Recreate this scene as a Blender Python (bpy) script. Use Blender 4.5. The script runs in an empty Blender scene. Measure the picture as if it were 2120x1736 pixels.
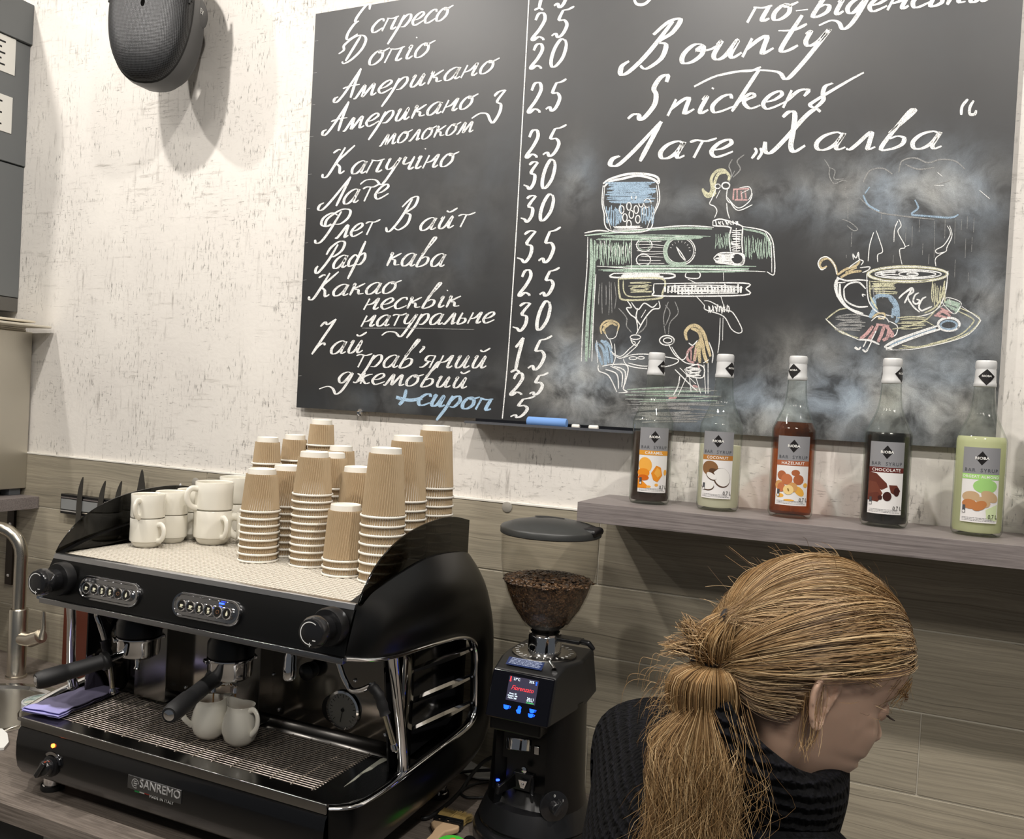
import bpy, bmesh, math, random
import numpy as np
from mathutils import Vector, Matrix
PI = math.pi
S = bpy.context.scene
COL = S.collection
random.seed(7)

# ------------------------------------------------------------------ camera
CAM = Vector((0, 0, 1.77))
YAW, PIT, ROL, FPX = 0.4218, -0.0163, 0.0533, 1800.0
FW = Vector((-math.sin(YAW)*math.cos(PIT), math.cos(YAW)*math.cos(PIT), math.sin(PIT)))
_r0 = Vector((math.cos(YAW), math.sin(YAW), 0)); _u0 = _r0.cross(FW)
RT = _r0*math.cos(ROL) + _u0*math.sin(ROL); UP = RT.cross(FW)
cd = bpy.data.cameras.new('camera'); cam = bpy.data.objects.new('camera', cd); COL.objects.link(cam)
cd.sensor_fit = 'HORIZONTAL'; cd.sensor_width = 36; cd.lens = FPX/2120*36; cd.clip_start = 0.02
m = Matrix.Identity(4)
for i, v in enumerate((RT, UP, -FW)):
    for j in range(3): m[j][i] = v[j]
for j in range(3): m[j][3] = CAM[j]
cam.matrix_world = m
S.camera = cam

# ------------------------------------------------------------------ world, exposure
w = bpy.data.worlds.new('world'); S.world = w; w.use_nodes = True
w.node_tree.nodes['Background'].inputs[0].default_value = (0.86, 0.92, 1.0, 1)
w.node_tree.nodes['Background'].inputs[1].default_value = 0.075
S.view_settings.view_transform = 'Standard'; S.view_settings.look = 'None'
S.view_settings.gamma = 1; S.view_settings.use_curve_mapping = False
S.view_settings.exposure = 0.12
S.cycles.transparent_max_bounces = 32

# ------------------------------------------------------------------ lamps: a row of small ceiling spots in front of the wall
SPOTS = [(-3.85, 0.67, 46), (-2.86, 0.67, 58), (-1.81, 0.67, 76), (-0.55, 0.67, 82), (0.75, 0.67, 92)]
for i, (x, y, p) in enumerate(SPOTS):
    ld = bpy.data.lights.new('ceiling_spot', 'SPOT'); lo = bpy.data.objects.new('ceiling_spot_light', ld); COL.objects.link(lo)
    ld.energy = p; ld.shadow_soft_size = 0.035; ld.spot_size = math.radians(130); ld.spot_blend = 0.7
    ld.color = (1.0, 0.95, 0.895); lo.location = (x, y, 3.5)
    d = Vector((0, 0.62, -1)); lo.rotation_euler = d.to_track_quat('-Z', 'Y').to_euler()

for x, p in ((-1.6, 30), (.7, 32)):      # soft fill lamps added behind the camera to brighten the person and jugs
    ld = bpy.data.lights.new('fill_panel', 'AREA'); lo = bpy.data.objects.new('fill_panel_light', ld); COL.objects.link(lo)
    ld.shape = 'RECTANGLE'; ld.size = .6; ld.size_y = .6; ld.energy = p; ld.color = (1.0, .95, .88); lo.location = (x, -.9, 3.57)

# ------------------------------------------------------------------ helpers
def N(nt, t, x=None, **k):
    n = nt.nodes.new(t)
    for a, b in k.items(): setattr(n, a, b)
    for a, b in (x or {}).items():
        if isinstance(b, bpy.types.NodeSocket): nt.links.new(b, n.inputs[a])
        else: n.inputs[a].default_value = b
    return n
def rgb(h):
    if not isinstance(h, str): return (*h[:3], 1)
    v = [int(h[i:i+2], 16)/255 for i in (0, 2, 4)]
    return (*[c/12.92 if c < .04045 else ((c+.055)/1.055)**2.4 for c in v], 1)
_M = {}
def mat(name, color=(.5, .5, .5), rough=.5, metal=0, **k):
    if name in _M: return _M[name]
    mt = bpy.data.materials.new(name); mt.use_nodes = True; nt = mt.node_tree
    b = nt.nodes['Principled BSDF']
    b.inputs['Base Color'].default_value = rgb(color); b.inputs['Roughness'].default_value = rough; b.inputs['Metallic'].default_value = metal
    for a, v in k.items():
        a = a.replace('_', ' ')
        b.inputs[a].default_value = rgb(v) if 'Color' in a or 'Tint' in a else v
    _M[name] = mt; return mt
def bs(mt): return mt.node_tree.nodes['Principled BSDF']
def bumpy(mt, scale=200, dist=.0005, strength=.5, detail=2, vec=None, height=None):
    nt = mt.node_tree
    if height is None:
        tc = N(nt, 'ShaderNodeTexCoord'); mp = N(nt, 'ShaderNodeMapping', {'Vector': tc.outputs['Object'], 'Scale': vec or (1, 1, 1)})
        nz = N(nt, 'ShaderNodeTexNoise', {'Vector': mp.outputs[0], 'Scale': scale, 'Detail': detail}); height = nz.outputs[0]
    bp = N(nt, 'ShaderNodeBump', {'Height': height, 'Strength': strength, 'Distance': dist})
    nt.links.new(bp.outputs[0], bs(mt).inputs['Normal']); return mt
def ramp(nt, fac, stops, interp='LINEAR'):
    r = N(nt, 'ShaderNodeValToRGB', {'Fac': fac}); r.color_ramp.interpolation = interp
    e = r.color_ramp.elements
    while len(e) < len(stops): e.new(.5)
    for i, (p, c) in enumerate(stops): e[i].position = p; e[i].color = rgb(c) if isinstance(c, (str, tuple)) else (c, c, c, 1)
    return r.outputs[0]
def mth(nt, op, a, b=0, c=0):
    n = N(nt, 'ShaderNodeMath', operation=op)
    for i, v in enumerate((a, b, c)):
        if isinstance(v, bpy.types.NodeSocket): nt.links.new(v, n.inputs[i])
        else: n.inputs[i].default_value = v
    return n.outputs[0]
def mixc(nt, fac, a, b, mode='MIX'):
    n = N(nt, 'ShaderNodeMix', data_type='RGBA', blend_type=mode)
    for i, v in ((0, fac), (6, a), (7, b)):
        if isinstance(v, bpy.types.NodeSocket): nt.links.new(v, n.inputs[i])
        else: n.inputs[i].default_value = rgb(v) if i else v
    return n.outputs[2]

class MB:
    """collects geometry for one mesh"""
    def __init__(s): s.v = []; s.f = []; s.m = []; s.mi = 0; s.sm = []
    def add(s, vs, fs, smooth=True):
        b = len(s.v); s.v += [tuple(v) for v in vs]
        for f in fs: s.f.append(tuple(i+b for i in f)); s.m.append(s.mi); s.sm.append(smooth)
    def box(s, a, b, M=None):
        x0, y0, z0 = a; x1, y1, z1 = b
        vs = [Vector(p) for p in ((x0,y0,z0),(x1,y0,z0),(x1,y1,z0),(x0,y1,z0),(x0,y0,z1),(x1,y0,z1),(x1,y1,z1),(x0,y1,z1))]
        if M is not None: vs = [M @ v for v in vs]
        s.add(vs, [(0,3,2,1),(4,5,6,7),(0,1,5,4),(1,2,6,5),(2,3,7,6),(3,0,4,7)], False); return s
    def lathe(s, prof, n=32, o=(0,0,0), M=None, cap=True, f=None, smooth=True):
        vs = []
        for r, z in prof:
            for k in range(n):
                a = 2*PI*k/n; rr = r*(f(a, z) if f else 1)
                vs.append(Vector((rr*math.cos(a), rr*math.sin(a), z)))
        if M is not None: vs = [M @ v for v in vs]
        vs = [v+Vector(o) for v in vs]
        fs = [(j*n+k, j*n+(k+1) % n, (j+1)*n+(k+1) % n, (j+1)*n+k) for j in range(len(prof)-1) for k in range(n)]
        if cap:
            if prof[0][0] > 1e-6: fs.append(tuple(reversed(range(n))))
            if prof[-1][0] > 1e-6: fs.append(tuple(range((len(prof)-1)*n, len(prof)*n)))
        s.add(vs, fs, smooth); return s
    def tube(s, pts, r, n=8, closed=False, cap=True, sx=1, up=None):
        P = [Vector(p) for p in pts]; L = len(P)
        R = r if isinstance(r, (list, tuple)) else [r]*L
        vs = []; prev = None
        for i, p in enumerate(P):
            t = (P[(i+1) % L]-P[i-1]) if (closed or 0 < i < L-1) else (P[1]-P[0] if i == 0 else P[-1]-P[-2])
            t.normalize()
            if prev is None:
                a = Vector(up) if up else (Vector((0, 0, 1)) if abs(t.z) < .9 else Vector((1, 0, 0)))
            else: a = prev
            a = (a-t*a.dot(t)).normalized(); prev = a; b = t.cross(a)
            for k in range(n):
                q = 2*PI*k/n; vs.append(p+a*math.cos(q)*R[i]+b*math.sin(q)*R[i]*sx)
        m_ = L if closed else L-1
        fs = [(j*n+k, j*n+(k+1) % n, ((j+1) % L)*n+(k+1) % n, ((j+1) % L)*n+k) for j in range(m_) for k in range(n)]
        if cap and not closed: fs += [tuple(reversed(range(n))), tuple(range((L-1)*n, L*n))]
        s.add(vs, fs); return s
    def grid(s, rows, closed=False, smooth=True):
        n = len(rows[0]); vs = [p for r in rows for p in r]
        m_ = n if closed else n-1
        s.add(vs, [(j*n+k, j*n+(k+1) % n, (j+1)*n+(k+1) % n, (j+1)*n+k) for j in range(len(rows)-1) for k in range(m_)], smooth); return s
    def prism(s, poly, d, M=None, smooth=False):
        """poly: 3-D points in order; d: extrusion vector"""
        A = [Vector(p) for p in poly]; n = len(A); B = [a+Vector(d) for a in A]
        if M is not None: A = [M @ v for v in A]; B = [M @ v for v in B]
        s.add(A+B, [tuple(reversed(range(n))), tuple(range(n, 2*n))]+[(i, (i+1) % n, n+(i+1) % n, n+i) for i in range(n)], smooth); return s
    def build(s, name, m, parent=None, bevel=0, sub=0, solid=0, auto=True, loc=None, seg=2):
        me = bpy.data.meshes.new(name); me.from_pydata(s.v, [], s.f)
        for q in (m if isinstance(m, (list, tuple)) else [m]): me.materials.append(q)
        me.polygons.foreach_set('material_index', s.m); me.polygons.foreach_set('use_smooth', s.sm)
        bm = bmesh.new(); bm.from_mesh(me); bmesh.ops.recalc_face_normals(bm, faces=bm.faces); bm.to_mesh(me); bm.free()
        o = bpy.data.objects.new(name, me); COL.objects.link(o)
        if parent is not None: o.parent = parent
        if loc is not None: o.location = loc
        if solid: q = o.modifiers.new('s', 'SOLIDIFY'); q.thickness = solid; q.offset = 0
        if sub: q = o.modifiers.new('u', 'SUBSURF'); q.levels = sub; q.render_levels = sub
        if bevel:
            q = o.modifiers.new('b', 'BEVEL'); q.width = bevel; q.segments = seg; q.limit_method = 'ANGLE'; q.angle_limit = math.radians(40)
            me.polygons.foreach_set('use_smooth', [True]*len(me.polygons))
            q = o.modifiers.new('w', 'WEIGHTED_NORMAL')
        elif auto:
            me.set_sharp_from_angle(angle=math.radians(40))
        return o
def tag(o, label=None, cat=None, group=None, kind=None):
    for a, b in (('label', label), ('category', cat), ('group', group), ('kind', kind)):
        if b: o[a] = b
    return o
def thing(name, label, cat, loc=(0, 0, 0), rz=0, group=None):
    o = bpy.data.objects.new(name, None); COL.objects.link(o); o.empty_display_size = .02
    o.location = loc; o.rotation_euler = (0, 0, rz); return tag(o, label, cat, group)
def dup(o, parent=None):
    c = o.copy(); COL.objects.link(c)
    if parent is not None: c.parent = parent
    for ch in list(o.children): dup(ch, c)
    return c
def spline(pts, n=8, closed=False):
    P = [Vector(p) for p in pts]; L = len(P); out = []
    for i in range(L if closed else L-1):
        if closed: a, b, c, d = P[i-1], P[i], P[(i+1) % L], P[(i+2) % L]
        else: a, b, c, d = P[max(i-1, 0)], P[i], P[i+1], P[min(i+2, L-1)]
        for k in range(n):
            t = k/n; out.append(.5*((2*b)+(c-a)*t+(2*a-5*b+4*c-d)*t*t+(3*b-a-3*c+d)*t*t*t))
    if not closed: out.append(P[-1])
    return out
def axis(a, b):
    """matrix taking +Z along a->b, origin at a"""
    a = Vector(a); d = (Vector(b)-a).normalized()
    return Matrix.Translation(a) @ d.to_track_quat('Z', 'Y').to_matrix().to_4x4()
def at(px, py, **k):
    """point of a plane x=, y= or z= seen at a pixel of the 2120x1736 photograph"""
    d = FW + RT*((px-1060)/FPX) - UP*((py-868)/FPX)
    (a, v), = k.items(); i = 'xyz'.index(a); return CAM + d*((v-CAM[i])/d[i])
FONT = None
def text(parent, s, size, M, m, name='lettering', depth=.0003, sx=1, shear=0, align='CENTER', spacing=1, bold=0):
    """one mesh of flat raised letters, in the XY plane of M"""
    c = bpy.data.curves.new(name, 'FONT'); c.body = s; c.size = size; c.extrude = depth; c.align_x = align; c.align_y = 'CENTER'
    c.shear = shear; c.space_character = spacing; c.resolution_u = 2; c.offset = bold
    o = bpy.data.objects.new('t', c); COL.objects.link(o)
    me = bpy.data.meshes.new_from_object(o.evaluated_get(bpy.context.evaluated_depsgraph_get()))
    bpy.data.objects.remove(o); me.transform(M @ Matrix.Diagonal((sx, 1, 1, 1)))
    me.materials.clear(); me.materials.append(m)
    q = bpy.data.objects.new(name, me); COL.objects.link(q)
    if parent is not None: q.parent = parent
    return q
def glassfac(nt, ior):
    g = N(nt, 'ShaderNodeNewGeometry').outputs['Backfacing']
    return mth(nt, 'MULTIPLY', N(nt, 'ShaderNodeFresnel', {'IOR': ior}).outputs[0], mth(nt, 'SUBTRACT', 1, g))
def frame(o, x, y):
    """matrix with origin o, X axis x, Y axis y"""
    x = Vector(x).normalized(); y = Vector(y).normalized(); z = x.cross(y).normalized(); y = z.cross(x)
    M = Matrix.Identity(4)
    for i, v in enumerate((x, y, z)):
        for j in range(3): M[j][i] = v[j]
    for j in range(3): M[j][3] = o[j]
    return M
# ------------------------------------------------------------------ materials of the room
WY = 1.95            # face of the back wall
TZ = 1.5296          # top of the tiles
CZ = 0.87            # worktop surface
def m_plaster():
    mt = mat('plaster_wallpaper', (.8, .76, .70), .82); nt = mt.node_tree
    tc = N(nt, 'ShaderNodeTexCoord').outputs['Object']
    def nz(sc, vec, det=4, rough=.6, off=0):
        mp = N(nt, 'ShaderNodeMapping', {'Vector': tc, 'Scale': vec, 'Location': (off, off, off)})
        return N(nt, 'ShaderNodeTexNoise', {'Vector': mp.outputs[0], 'Scale': sc, 'Detail': det, 'Roughness': rough}).outputs[0]
    base = mixc(nt, ramp(nt, nz(3, (1, 1, 1)), [(.3, 0.), (.75, 1.)]), (.80, .765, .71), (.70, .665, .62))
    def streak(sc, vec, lo, hi, off, mk):
        a = ramp(nt, nz(sc, vec, 5, .7, off), [(lo, 0.), (hi, 1.)]); b = ramp(nt, nz(mk, (1, 1, 1), 3, .6, off+5), [(.45, 0.), (.62, 1.)])
        return mth(nt, 'MULTIPLY', a, b)
    v = streak(26, (3.2, 1, .35), .56, .74, 1, 5); h = streak(26, (.35, 1, 3.2), .57, .75, 9, 4)
    c = mixc(nt, mth(nt, 'MULTIPLY', v, 1.0), base, (.34, .31, .28)); c = mixc(nt, mth(nt, 'MULTIPLY', h, .9), c, (.38, .35, .31))
    d1 = streak(80, (2.0, 1, .42), .55, .63, 3, 11); d2 = streak(80, (.45, 1, 2.0), .57, .65, 7, 9)
    c = mixc(nt, mth(nt, 'MULTIPLY', d1, .75), c, (.10, .09, .08)); c = mixc(nt, mth(nt, 'MULTIPLY', d2, .6), c, (.14, .12, .11))
    nt.links.new(c, bs(mt).inputs['Base Color'])
    return bumpy(mt, 60, .002, .35, 4)
def m_tile():
    mt = mat('wood_look_tile', (.4, .38, .33), .42); nt = mt.node_tree
    tc = N(nt, 'ShaderNodeTexCoord').outputs['Object']; tid = N(nt, 'ShaderNodeAttribute', attribute_name='tid').outputs['Fac']
    cb = N(nt, 'ShaderNodeCombineXYZ', {0: mth(nt, 'MULTIPLY', tid, 7.3), 1: mth(nt, 'MULTIPLY', tid, 3.1), 2: mth(nt, 'MULTIPLY', tid, 5.7)}).outputs[0]
    p = N(nt, 'ShaderNodeVectorMath', {0: tc, 1: cb}, operation='ADD').outputs[0]
    wrp = N(nt, 'ShaderNodeTexNoise', {'Vector': N(nt, 'ShaderNodeMapping', {'Vector': p, 'Scale': (1.3, 1, 4)}).outputs[0], 'Scale': 2.2, 'Detail': 2}).outputs['Color']
    p2 = N(nt, 'ShaderNodeVectorMath', {0: p, 1: N(nt, 'ShaderNodeVectorMath', {0: wrp, 1: (0, 0, .035)}, operation='MULTIPLY').outputs[0]}, operation='ADD').outputs[0]
    def g(sx, sz, sc, det, rg=.65): return N(nt, 'ShaderNodeTexNoise', {'Vector': N(nt, 'ShaderNodeMapping', {'Vector': p2, 'Scale': (sx, 1, sz)}).outputs[0], 'Scale': sc, 'Detail': det, 'Roughness': rg}).outputs[0]
    broad = g(.5, 7, 3, 3); fine = g(.25, 16, 16, 6, .75); line = g(.12, 16, 12, 5, .7)
    c = ramp(nt, broad, [(.25, '98917f'), (.5, 'a89f8c'), (.75, 'b6ad99')])
    c = mixc(nt, ramp(nt, fine, [(.40, .45), (.60, 0.)]), c, (.16, .145, .115), 'MIX')
    c = mixc(nt, ramp(nt, line, [(.33, .65), (.43, 0.)]), c, (.10, .09, .07))
    nt.links.new(c, bs(mt).inputs['Base Color'])
    bp = N(nt, 'ShaderNodeBump', {'Height': fine, 'Strength': .25, 'Distance': .001}); nt.links.new(bp.outputs[0], bs(mt).inputs['Normal']); return mt
def m_laminate(name, a, b, d, rough=.5):
    mt = mat(name, a, rough); nt = mt.node_tree; tc = N(nt, 'ShaderNodeTexCoord').outputs['Object']
    def g(v, sc, det=5): return N(nt, 'ShaderNodeTexNoise', {'Vector': N(nt, 'ShaderNodeMapping', {'Vector': tc, 'Scale': v}).outputs[0], 'Scale': sc, 'Detail': det, 'Roughness': .65}).outputs[0]
    c = ramp(nt, g((.35, 14, 14), 22), [(.3, d), (.5, a), (.7, b)])
    c = mixc(nt, ramp(nt, g((.3, 12, 12), 40), [(.56, 0.), (.66, .6)]), c, d)
    c = mixc(nt, ramp(nt, g((1, 3, 3), 5), [(.35, 0.), (.7, .35)]), c, b)
    nt.links.new(c, bs(mt).inputs['Base Color']); return mt
PLASTER = m_plaster(); TILE = m_tile()
SHELFW = m_laminate('grey_wood_laminate', '7d7573', '938b88', '57504e', .45)
COUNTERW = m_laminate('worktop_laminate', '6f665e', '8b8178', '4a423b', .45)
GROUT = mat('pale_grout', 'c9c3b4', .8)
CHROME = mat('chrome', (.82, .82, .83), .07, 1); STEEL = bumpy(mat('brushed_steel', (.58, .57, .54), .3, 1), 90, .0003, .3, 3, (1, 1, 30))
DKSTEEL = mat('dark_steel', (.22, .21, .20), .28, 1)
BLACK = mat('black_enamel', (.004, .004, .0045), .16, Coat_Weight=.3); SATIN = mat('satin_black', (.0025, .0025, .0025), .30, Specular_IOR_Level=.42)
BPLAS = mat('black_plastic', (.005, .005, .0055), .36); RUBBER = mat('black_rubber', (.009, .009, .0095), .55)
WHITE = mat('white_plastic', (.8, .8, .78), .4); CERAM = mat('cream_ceramic', (.80, .77, .68), .12, Coat_Weight=.5)

# ------------------------------------------------------------------ room shell
def struct(o): o['kind'] = 'structure'; return o
struct(MB().box((-4.2, WY, 0), (2.6, WY+.12, 3.6)).build('wall_back', PLASTER))
struct(MB().box((-4.32, -2.2, 0), (-4.2, WY+.12, 3.6)).build('wall_left', PLASTER))
struct(MB().box((-4.32, -2.2, -.1), (2.6, WY+.12, 0)).build('floor', bumpy(mat('floor_tile', '6b655d', .5), 8, .002, .2)))
struct(MB().box((-4.32, -2.2, 3.6), (2.6, WY+.12, 3.7)).build('ceiling', mat('ceiling_paint', (.75, .74, .72), .9)))
def tiles():
    b = MB(); ids = []; rnd = random.Random(3)
    b.box((-4.19, WY-.006, .03), (2.59, WY-.0005, TZ-.001)); ids += [0]*8; nf = 6
    rows = [(1.3624, TZ, -.63), (1.1952, 1.3604, -.235), (1.0280, 1.1932, .068), (.8608, 1.026, -.632), (.6936, .8588, -.23)]
    b.mi = 1
    for z0, z1, x0 in rows:
        k0 = -4
        for k in range(k0, 4):
            xa = x0+1.2*k; xb = xa+1.1975
            xa = max(xa, -4.19); xb = min(xb, 2.59)
            if xb-xa < .01: continue
            i = rnd.random()*9+1; n0 = len(b.v)
            y0, y1 = WY-.0085, WY-.002
            b.box((xa, y0, z0+.0012), (xb, y1, z1-.0012)); ids += [i]*(len(b.v)-n0)
    o = b.build('wall_tiles', [GROUT, TILE], None, bevel=.0008, seg=1)
    at_ = o.data.attributes.new('tid', 'FLOAT', 'POINT'); at_.data.foreach_set('value', ids)
    o.name = 'trim_1'; struct(o)
    o['label'] = 'grey wood look wall tiles below the plastered wall'
    t = MB().box((-4.19, WY-.010, TZ-.001), (2.59, WY-.0005, TZ+.0045)).build('trim_2', mat('trim_white', (.82, .79, .72), .45), bevel=.001); struct(t)
tiles()

# ------------------------------------------------------------------ worktop with the sink cut into it, base cabinets
def worktop():
    sc, sr = Vector((-2.235, 1.565)), .195
    b = MB(); n = 48; x0, x1, y0, y1 = -4.15, 1.3, 1.245, WY-.0095
    ring = [(sc.x+sr*math.cos(2*PI*k/n), sc.y+sr*math.sin(2*PI*k/n)) for k in range(n)]
    def sq(x, y):
        dx, dy = x-sc.x, y-sc.y; t = min(((x1b if dx > 0 else x0b)-sc.x)/dx if abs(dx) > 1e-6 else 9e9, ((y1 if dy > 0 else y0)-sc.y)/dy if abs(dy) > 1e-6 else 9e9)
        return (sc.x+dx*t, sc.y+dy*t)
    x0b, x1b = sc.x-.5, sc.x+.5
    outr = [sq(*p) for p in ring]
    # snap the nearest ring direction to each corner
    for cx, cy in ((x0b, y0), (x1b, y0), (x1b, y1), (x0b, y1)):
        k = min(range(n), key=lambda i: (outr[i][0]-cx)**2+(outr[i][1]-cy)**2); outr[k] = (cx, cy)
    zt, zb = CZ, CZ-.038
    b.grid([[Vector((*p, zb)) for p in ring], [Vector((*p, zt)) for p in ring], [Vector((*p, zt)) for p in outr]], closed=True, smooth=False)
    b.grid([[Vector((*p, zt)) for p in outr], [Vector((*p, zb)) for p in outr], [Vector((*p, zb)) for p in ring]], closed=True, smooth=False)
    b.box((x0, y0, zb), (x0b, y1, zt)); b.box((x1b, y0, zb), (x1, y1, zt))
    o = b.build('worktop', COUNTERW, None, auto=False); o.data.polygons.foreach_set('use_smooth', [False]*len(o.data.polygons))
    tag(o, 'grey wood look worktop under the coffee machine and grinder', 'worktop')
    s = thing('sink', 'round stainless steel sink bowl set in the worktop at the left', 'sink', (sc.x, sc.y, CZ))
    MB().lathe([(sr+.018, .0005), (sr+.018, .003), (sr+.008, .0055), (sr-.006, .004), (sr-.012, -.004)], 64, cap=False).build('rim', CHROME, s)
    MB().lathe([(sr-.012, -.004), (sr-.02, -.05), (sr-.035, -.12), (sr-.07, -.15), (.03, -.155), (.03, -.158), (0, -.158)], 64).build('bowl', STEEL, s, solid=.001)
    MB().lathe([(.028, -.1555), (.028, -.152), (.018, -.153), (0, -.1545)], 24).build('drain', CHROME, s)
worktop()
def base_cabinet(x0, x1, label):
    t = thing('base_cabinet', label, 'cabinet', ((x0+x1)/2, 1.62, 0)); h = CZ-.0385; w2 = (x1-x0)/2-.001
    dk = mat('dark_cabinet', (.018, .019, .022), .5)
    MB().box((-w2, -.30, .1), (w2, .32, .12)).box((-w2, -.30, .12), (-w2+.018, .32, h)).box((w2-.018, -.30, .12), (w2, .32, h)).box((-w2, .30, .12), (w2, .32, h)).build('carcass', dk, t)
    MB().box((-w2, -.25, 0), (w2, -.23, .1)).box((-w2, .28, 0), (w2, .30, .1)).build('plinth', dk, t)
    for k in (-1, 1):
        a, c = (-w2+.002, -.0015) if k < 0 else (.0015, w2-.002)
        d = MB().box((a, -.32, .105), (c, -.301, h-.02)).build('door', dk, t, bevel=.002)
        e = (c-.04) if k < 0 else (a+.04)
        MB().tube([(e, -.321, h-.25), (e, -.345, h-.25), (e, -.345, h-.1), (e, -.321, h-.1)], .005).build('handle', STEEL, d)
for i, (a, c, l) in enumerate([(-4.0, -2.75, 'dark base cabinet furthest left under the worktop'), (-2.73, -1.55, 'dark base cabinet under the sink'), (-1.53, -.45, 'dark base cabinet under the coffee machine'), (-.43, .65, 'dark base cabinet behind the person')]): base_cabinet(a, c, l)
tag(MB().box((-1.62, 1.288, .775), (-1.15, 1.2985, .822)).build('label_holder', mat('aluminium_strip', (.5, .5, .48), .4, .6), bevel=.001), 'pale metal strip fixed to the cabinet front under the worktop edge', 'strip')

# ------------------------------------------------------------------ shelf on the right and its brackets
t = thing('wall_shelf', 'grey wood look wall shelf carrying the syrup bottles', 'shelf', (.35, 1.84, 1.575))
MB().box((-.963, -.115, -.0405), (1.05, .1005, 0)).build('board', SHELFW, t, bevel=.0006, seg=1)
for x in (.0, .75): MB().box((x-.012, -.06, -.047), (x+.012, .1005, -.041)).box((x-.012, .094, -.20), (x+.012, .1005, -.047)).build('bracket', BPLAS, t)
# ------------------------------------------------------------------ left shelf
t = thing('wall_shelf', 'grey wood look wall shelf carrying the steel oven at the left', 'shelf', (-2.95, 1.74, 1.394))
MB().box((-.45, -.3, -.038), (.42, .2005, 0)).build('board', SHELFW, t, bevel=.0006, seg=1)
for x in (.30, -.36):
    k = MB().box((x-.016, .192, -.30), (x+.016, .2008, -.038)).box((x-.016, -.22, -.043), (x+.016, .192, -.038)).build('bracket', mat('brown_metal', (.03, .022, .016), .4, .6), t)
    for z in (-.1, -.27): MB().lathe([(0, .003), (.005, .002), (.006, 0)], 12, M=axis((x, .192, z), (x, .1, z))).build('screw', CHROME, k)
# ------------------------------------------------------------------ oven, papers, tall cabinet, faucet, knives, speaker
t = thing('oven', 'stainless steel countertop oven on the left wall shelf', 'oven', (-2.86, 1.72, 1.394))
ovs = mat('brushed_oven_steel', (.56, .53, .46), .38, .85); bumpy(ovs, 40, .0004, .2, 3, (1, .05, 14))
MB().box((-.265, -.24, .022), (.265, .222, .53)).build('body', ovs, t, bevel=.003)
MB().box((-.262, -.262, .05), (.262, -.241, .50)).build('door', mat('oven_glass', (.02, .02, .02), .1), t, bevel=.003)
MB().tube([(-.2, -.262, .46), (-.2, -.30, .46), (.2, -.30, .46), (.2, -.262, .46)], .008).build('handle', CHROME, t)
for x in (-.23, .235):
    for y in (-.2, .19): MB().box((x-.02, y-.02, 0), (x+.02, y+.02, .022)).build('foot', mat('grey_foot', (.10, .11, .12), .5), t, bevel=.002)
# sheets lying on the oven
pm = mat('old_cardboard', (.62, .57, .47), .7)
for i, (y0, x1, z0, h, r, l) in enumerate([(1.925, -2.605, 1.9245, .006, .01, 'bottom thin pale board lying on the oven'), (1.92, -2.60, 1.931, .005, -.01, 'second thin pale board on the oven'), (1.935, -2.50, 1.9365, .007, .02, 'long thin pale board sticking out on the oven'), (1.92, -2.555, 1.952, .007, .0, 'topmost thin pale board on the oven')]):
    b = MB().box((-.46, -.33, 0), (0, 0, h)); o = b.build('thin_board', pm, None, bevel=.0015); o.location = (x1, y0, z0); o.rotation_euler = (0, 0, r); tag(o, l, 'board', 'thin boards piled on the oven')
tag(MB().box((-.40, -.3, 0), (0, 0, .0085)).build('thin_tray', mat('tray_metal', (.4, .37, .3), .4, .7), None, bevel=.001, loc=(-2.63, 1.915, 1.9433)), 'dull metal tray between the thin boards on the oven', 'tray')
# tall grey cabinet
t = thing('wall_cabinet', 'dark grey metal wall cabinet with white vent plates at the top left', 'cabinet', (-2.9, 1.67, 1.99))
gm = mat('dark_grey_paint', '6c6f70', .5); rim = mat('cabinet_edge', '8d8a86', .5)
MB().box((-.22, -.3, .0), (.215, .2795, .045)).build('bottom_panel', mat('cabinet_base', '5d5b57', .5), t, bevel=.001)
MB().box((-.22, -.3, .047), (.217, .2795, .4745)).build('lower_panel', gm, t, bevel=.0012)
MB().box((-.22, -.3, .4785), (.222, .2795, .8715)).build('middle_panel', gm, t, bevel=.0012)
MB().box((-.22, -.3, .8755), (.232, .2795, 1.005)).build('upper_panel', gm, t, bevel=.0012)
slot = mat('slot_dark', (.006, .006, .006), .6)
def vent(zc, yb):
    v = MB().box((.222, yb-.17, zc-.058), (.2245, yb, zc+.058)).build('vent_plate', mat('vent_white', (.78, .77, .72), .45), t, bevel=.0005)
    b = MB()
    for i in range(5):
        for j in range(4):
            y = yb-.035-j*.03-(.012 if i % 2 else 0); z = zc+.036-i*.018
            b.box((.2245, y-.022, z-.0028), (.2251, y, z+.0028))
    b.build('slot', slot, v, bevel=.0015)
for a, c in ((31, 120), (24, 240)): q = at(a, c, x=-2.678); vent(q.z-1.99, q.y-1.67)
# faucet
t = thing('kitchen_faucet', 'brushed steel gooseneck faucet with side lever behind the sink', 'faucet', (-2.40, 1.79, CZ))
fm = mat('brushed_nickel', (.62, .58, .50), .27, 1)
MB().lathe([(.030, 0), (.030, .006), (.026, .008), (.026, .205), (.024, .208), (.0205, .209)], 32).build('body', fm, t)
pts = [(0, 0, .208), (0, 0, .37)] + [(-.075+.075*math.cos(a), -.03+.03*math.cos(a), .37+.08*math.sin(a)) for a in [PI*k/12 for k in range(1, 13)]] + [(-.15, -.06, .31)]
MB().tube(pts, .0185, 20).build('spout', fm, t)
lv = MB().tube([(.018, 0, .12), (.06, 0, .123), (.10, 0, .14)], [.02, .022, .021], 20).build('mixer_arm', fm, t)
MB().tube([(.098, 0, .135), (.108, 0, .165), (.107, 0, .215)], [.015, .009, .006], 12, sx=.6).build('lever', fm, lv)
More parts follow.
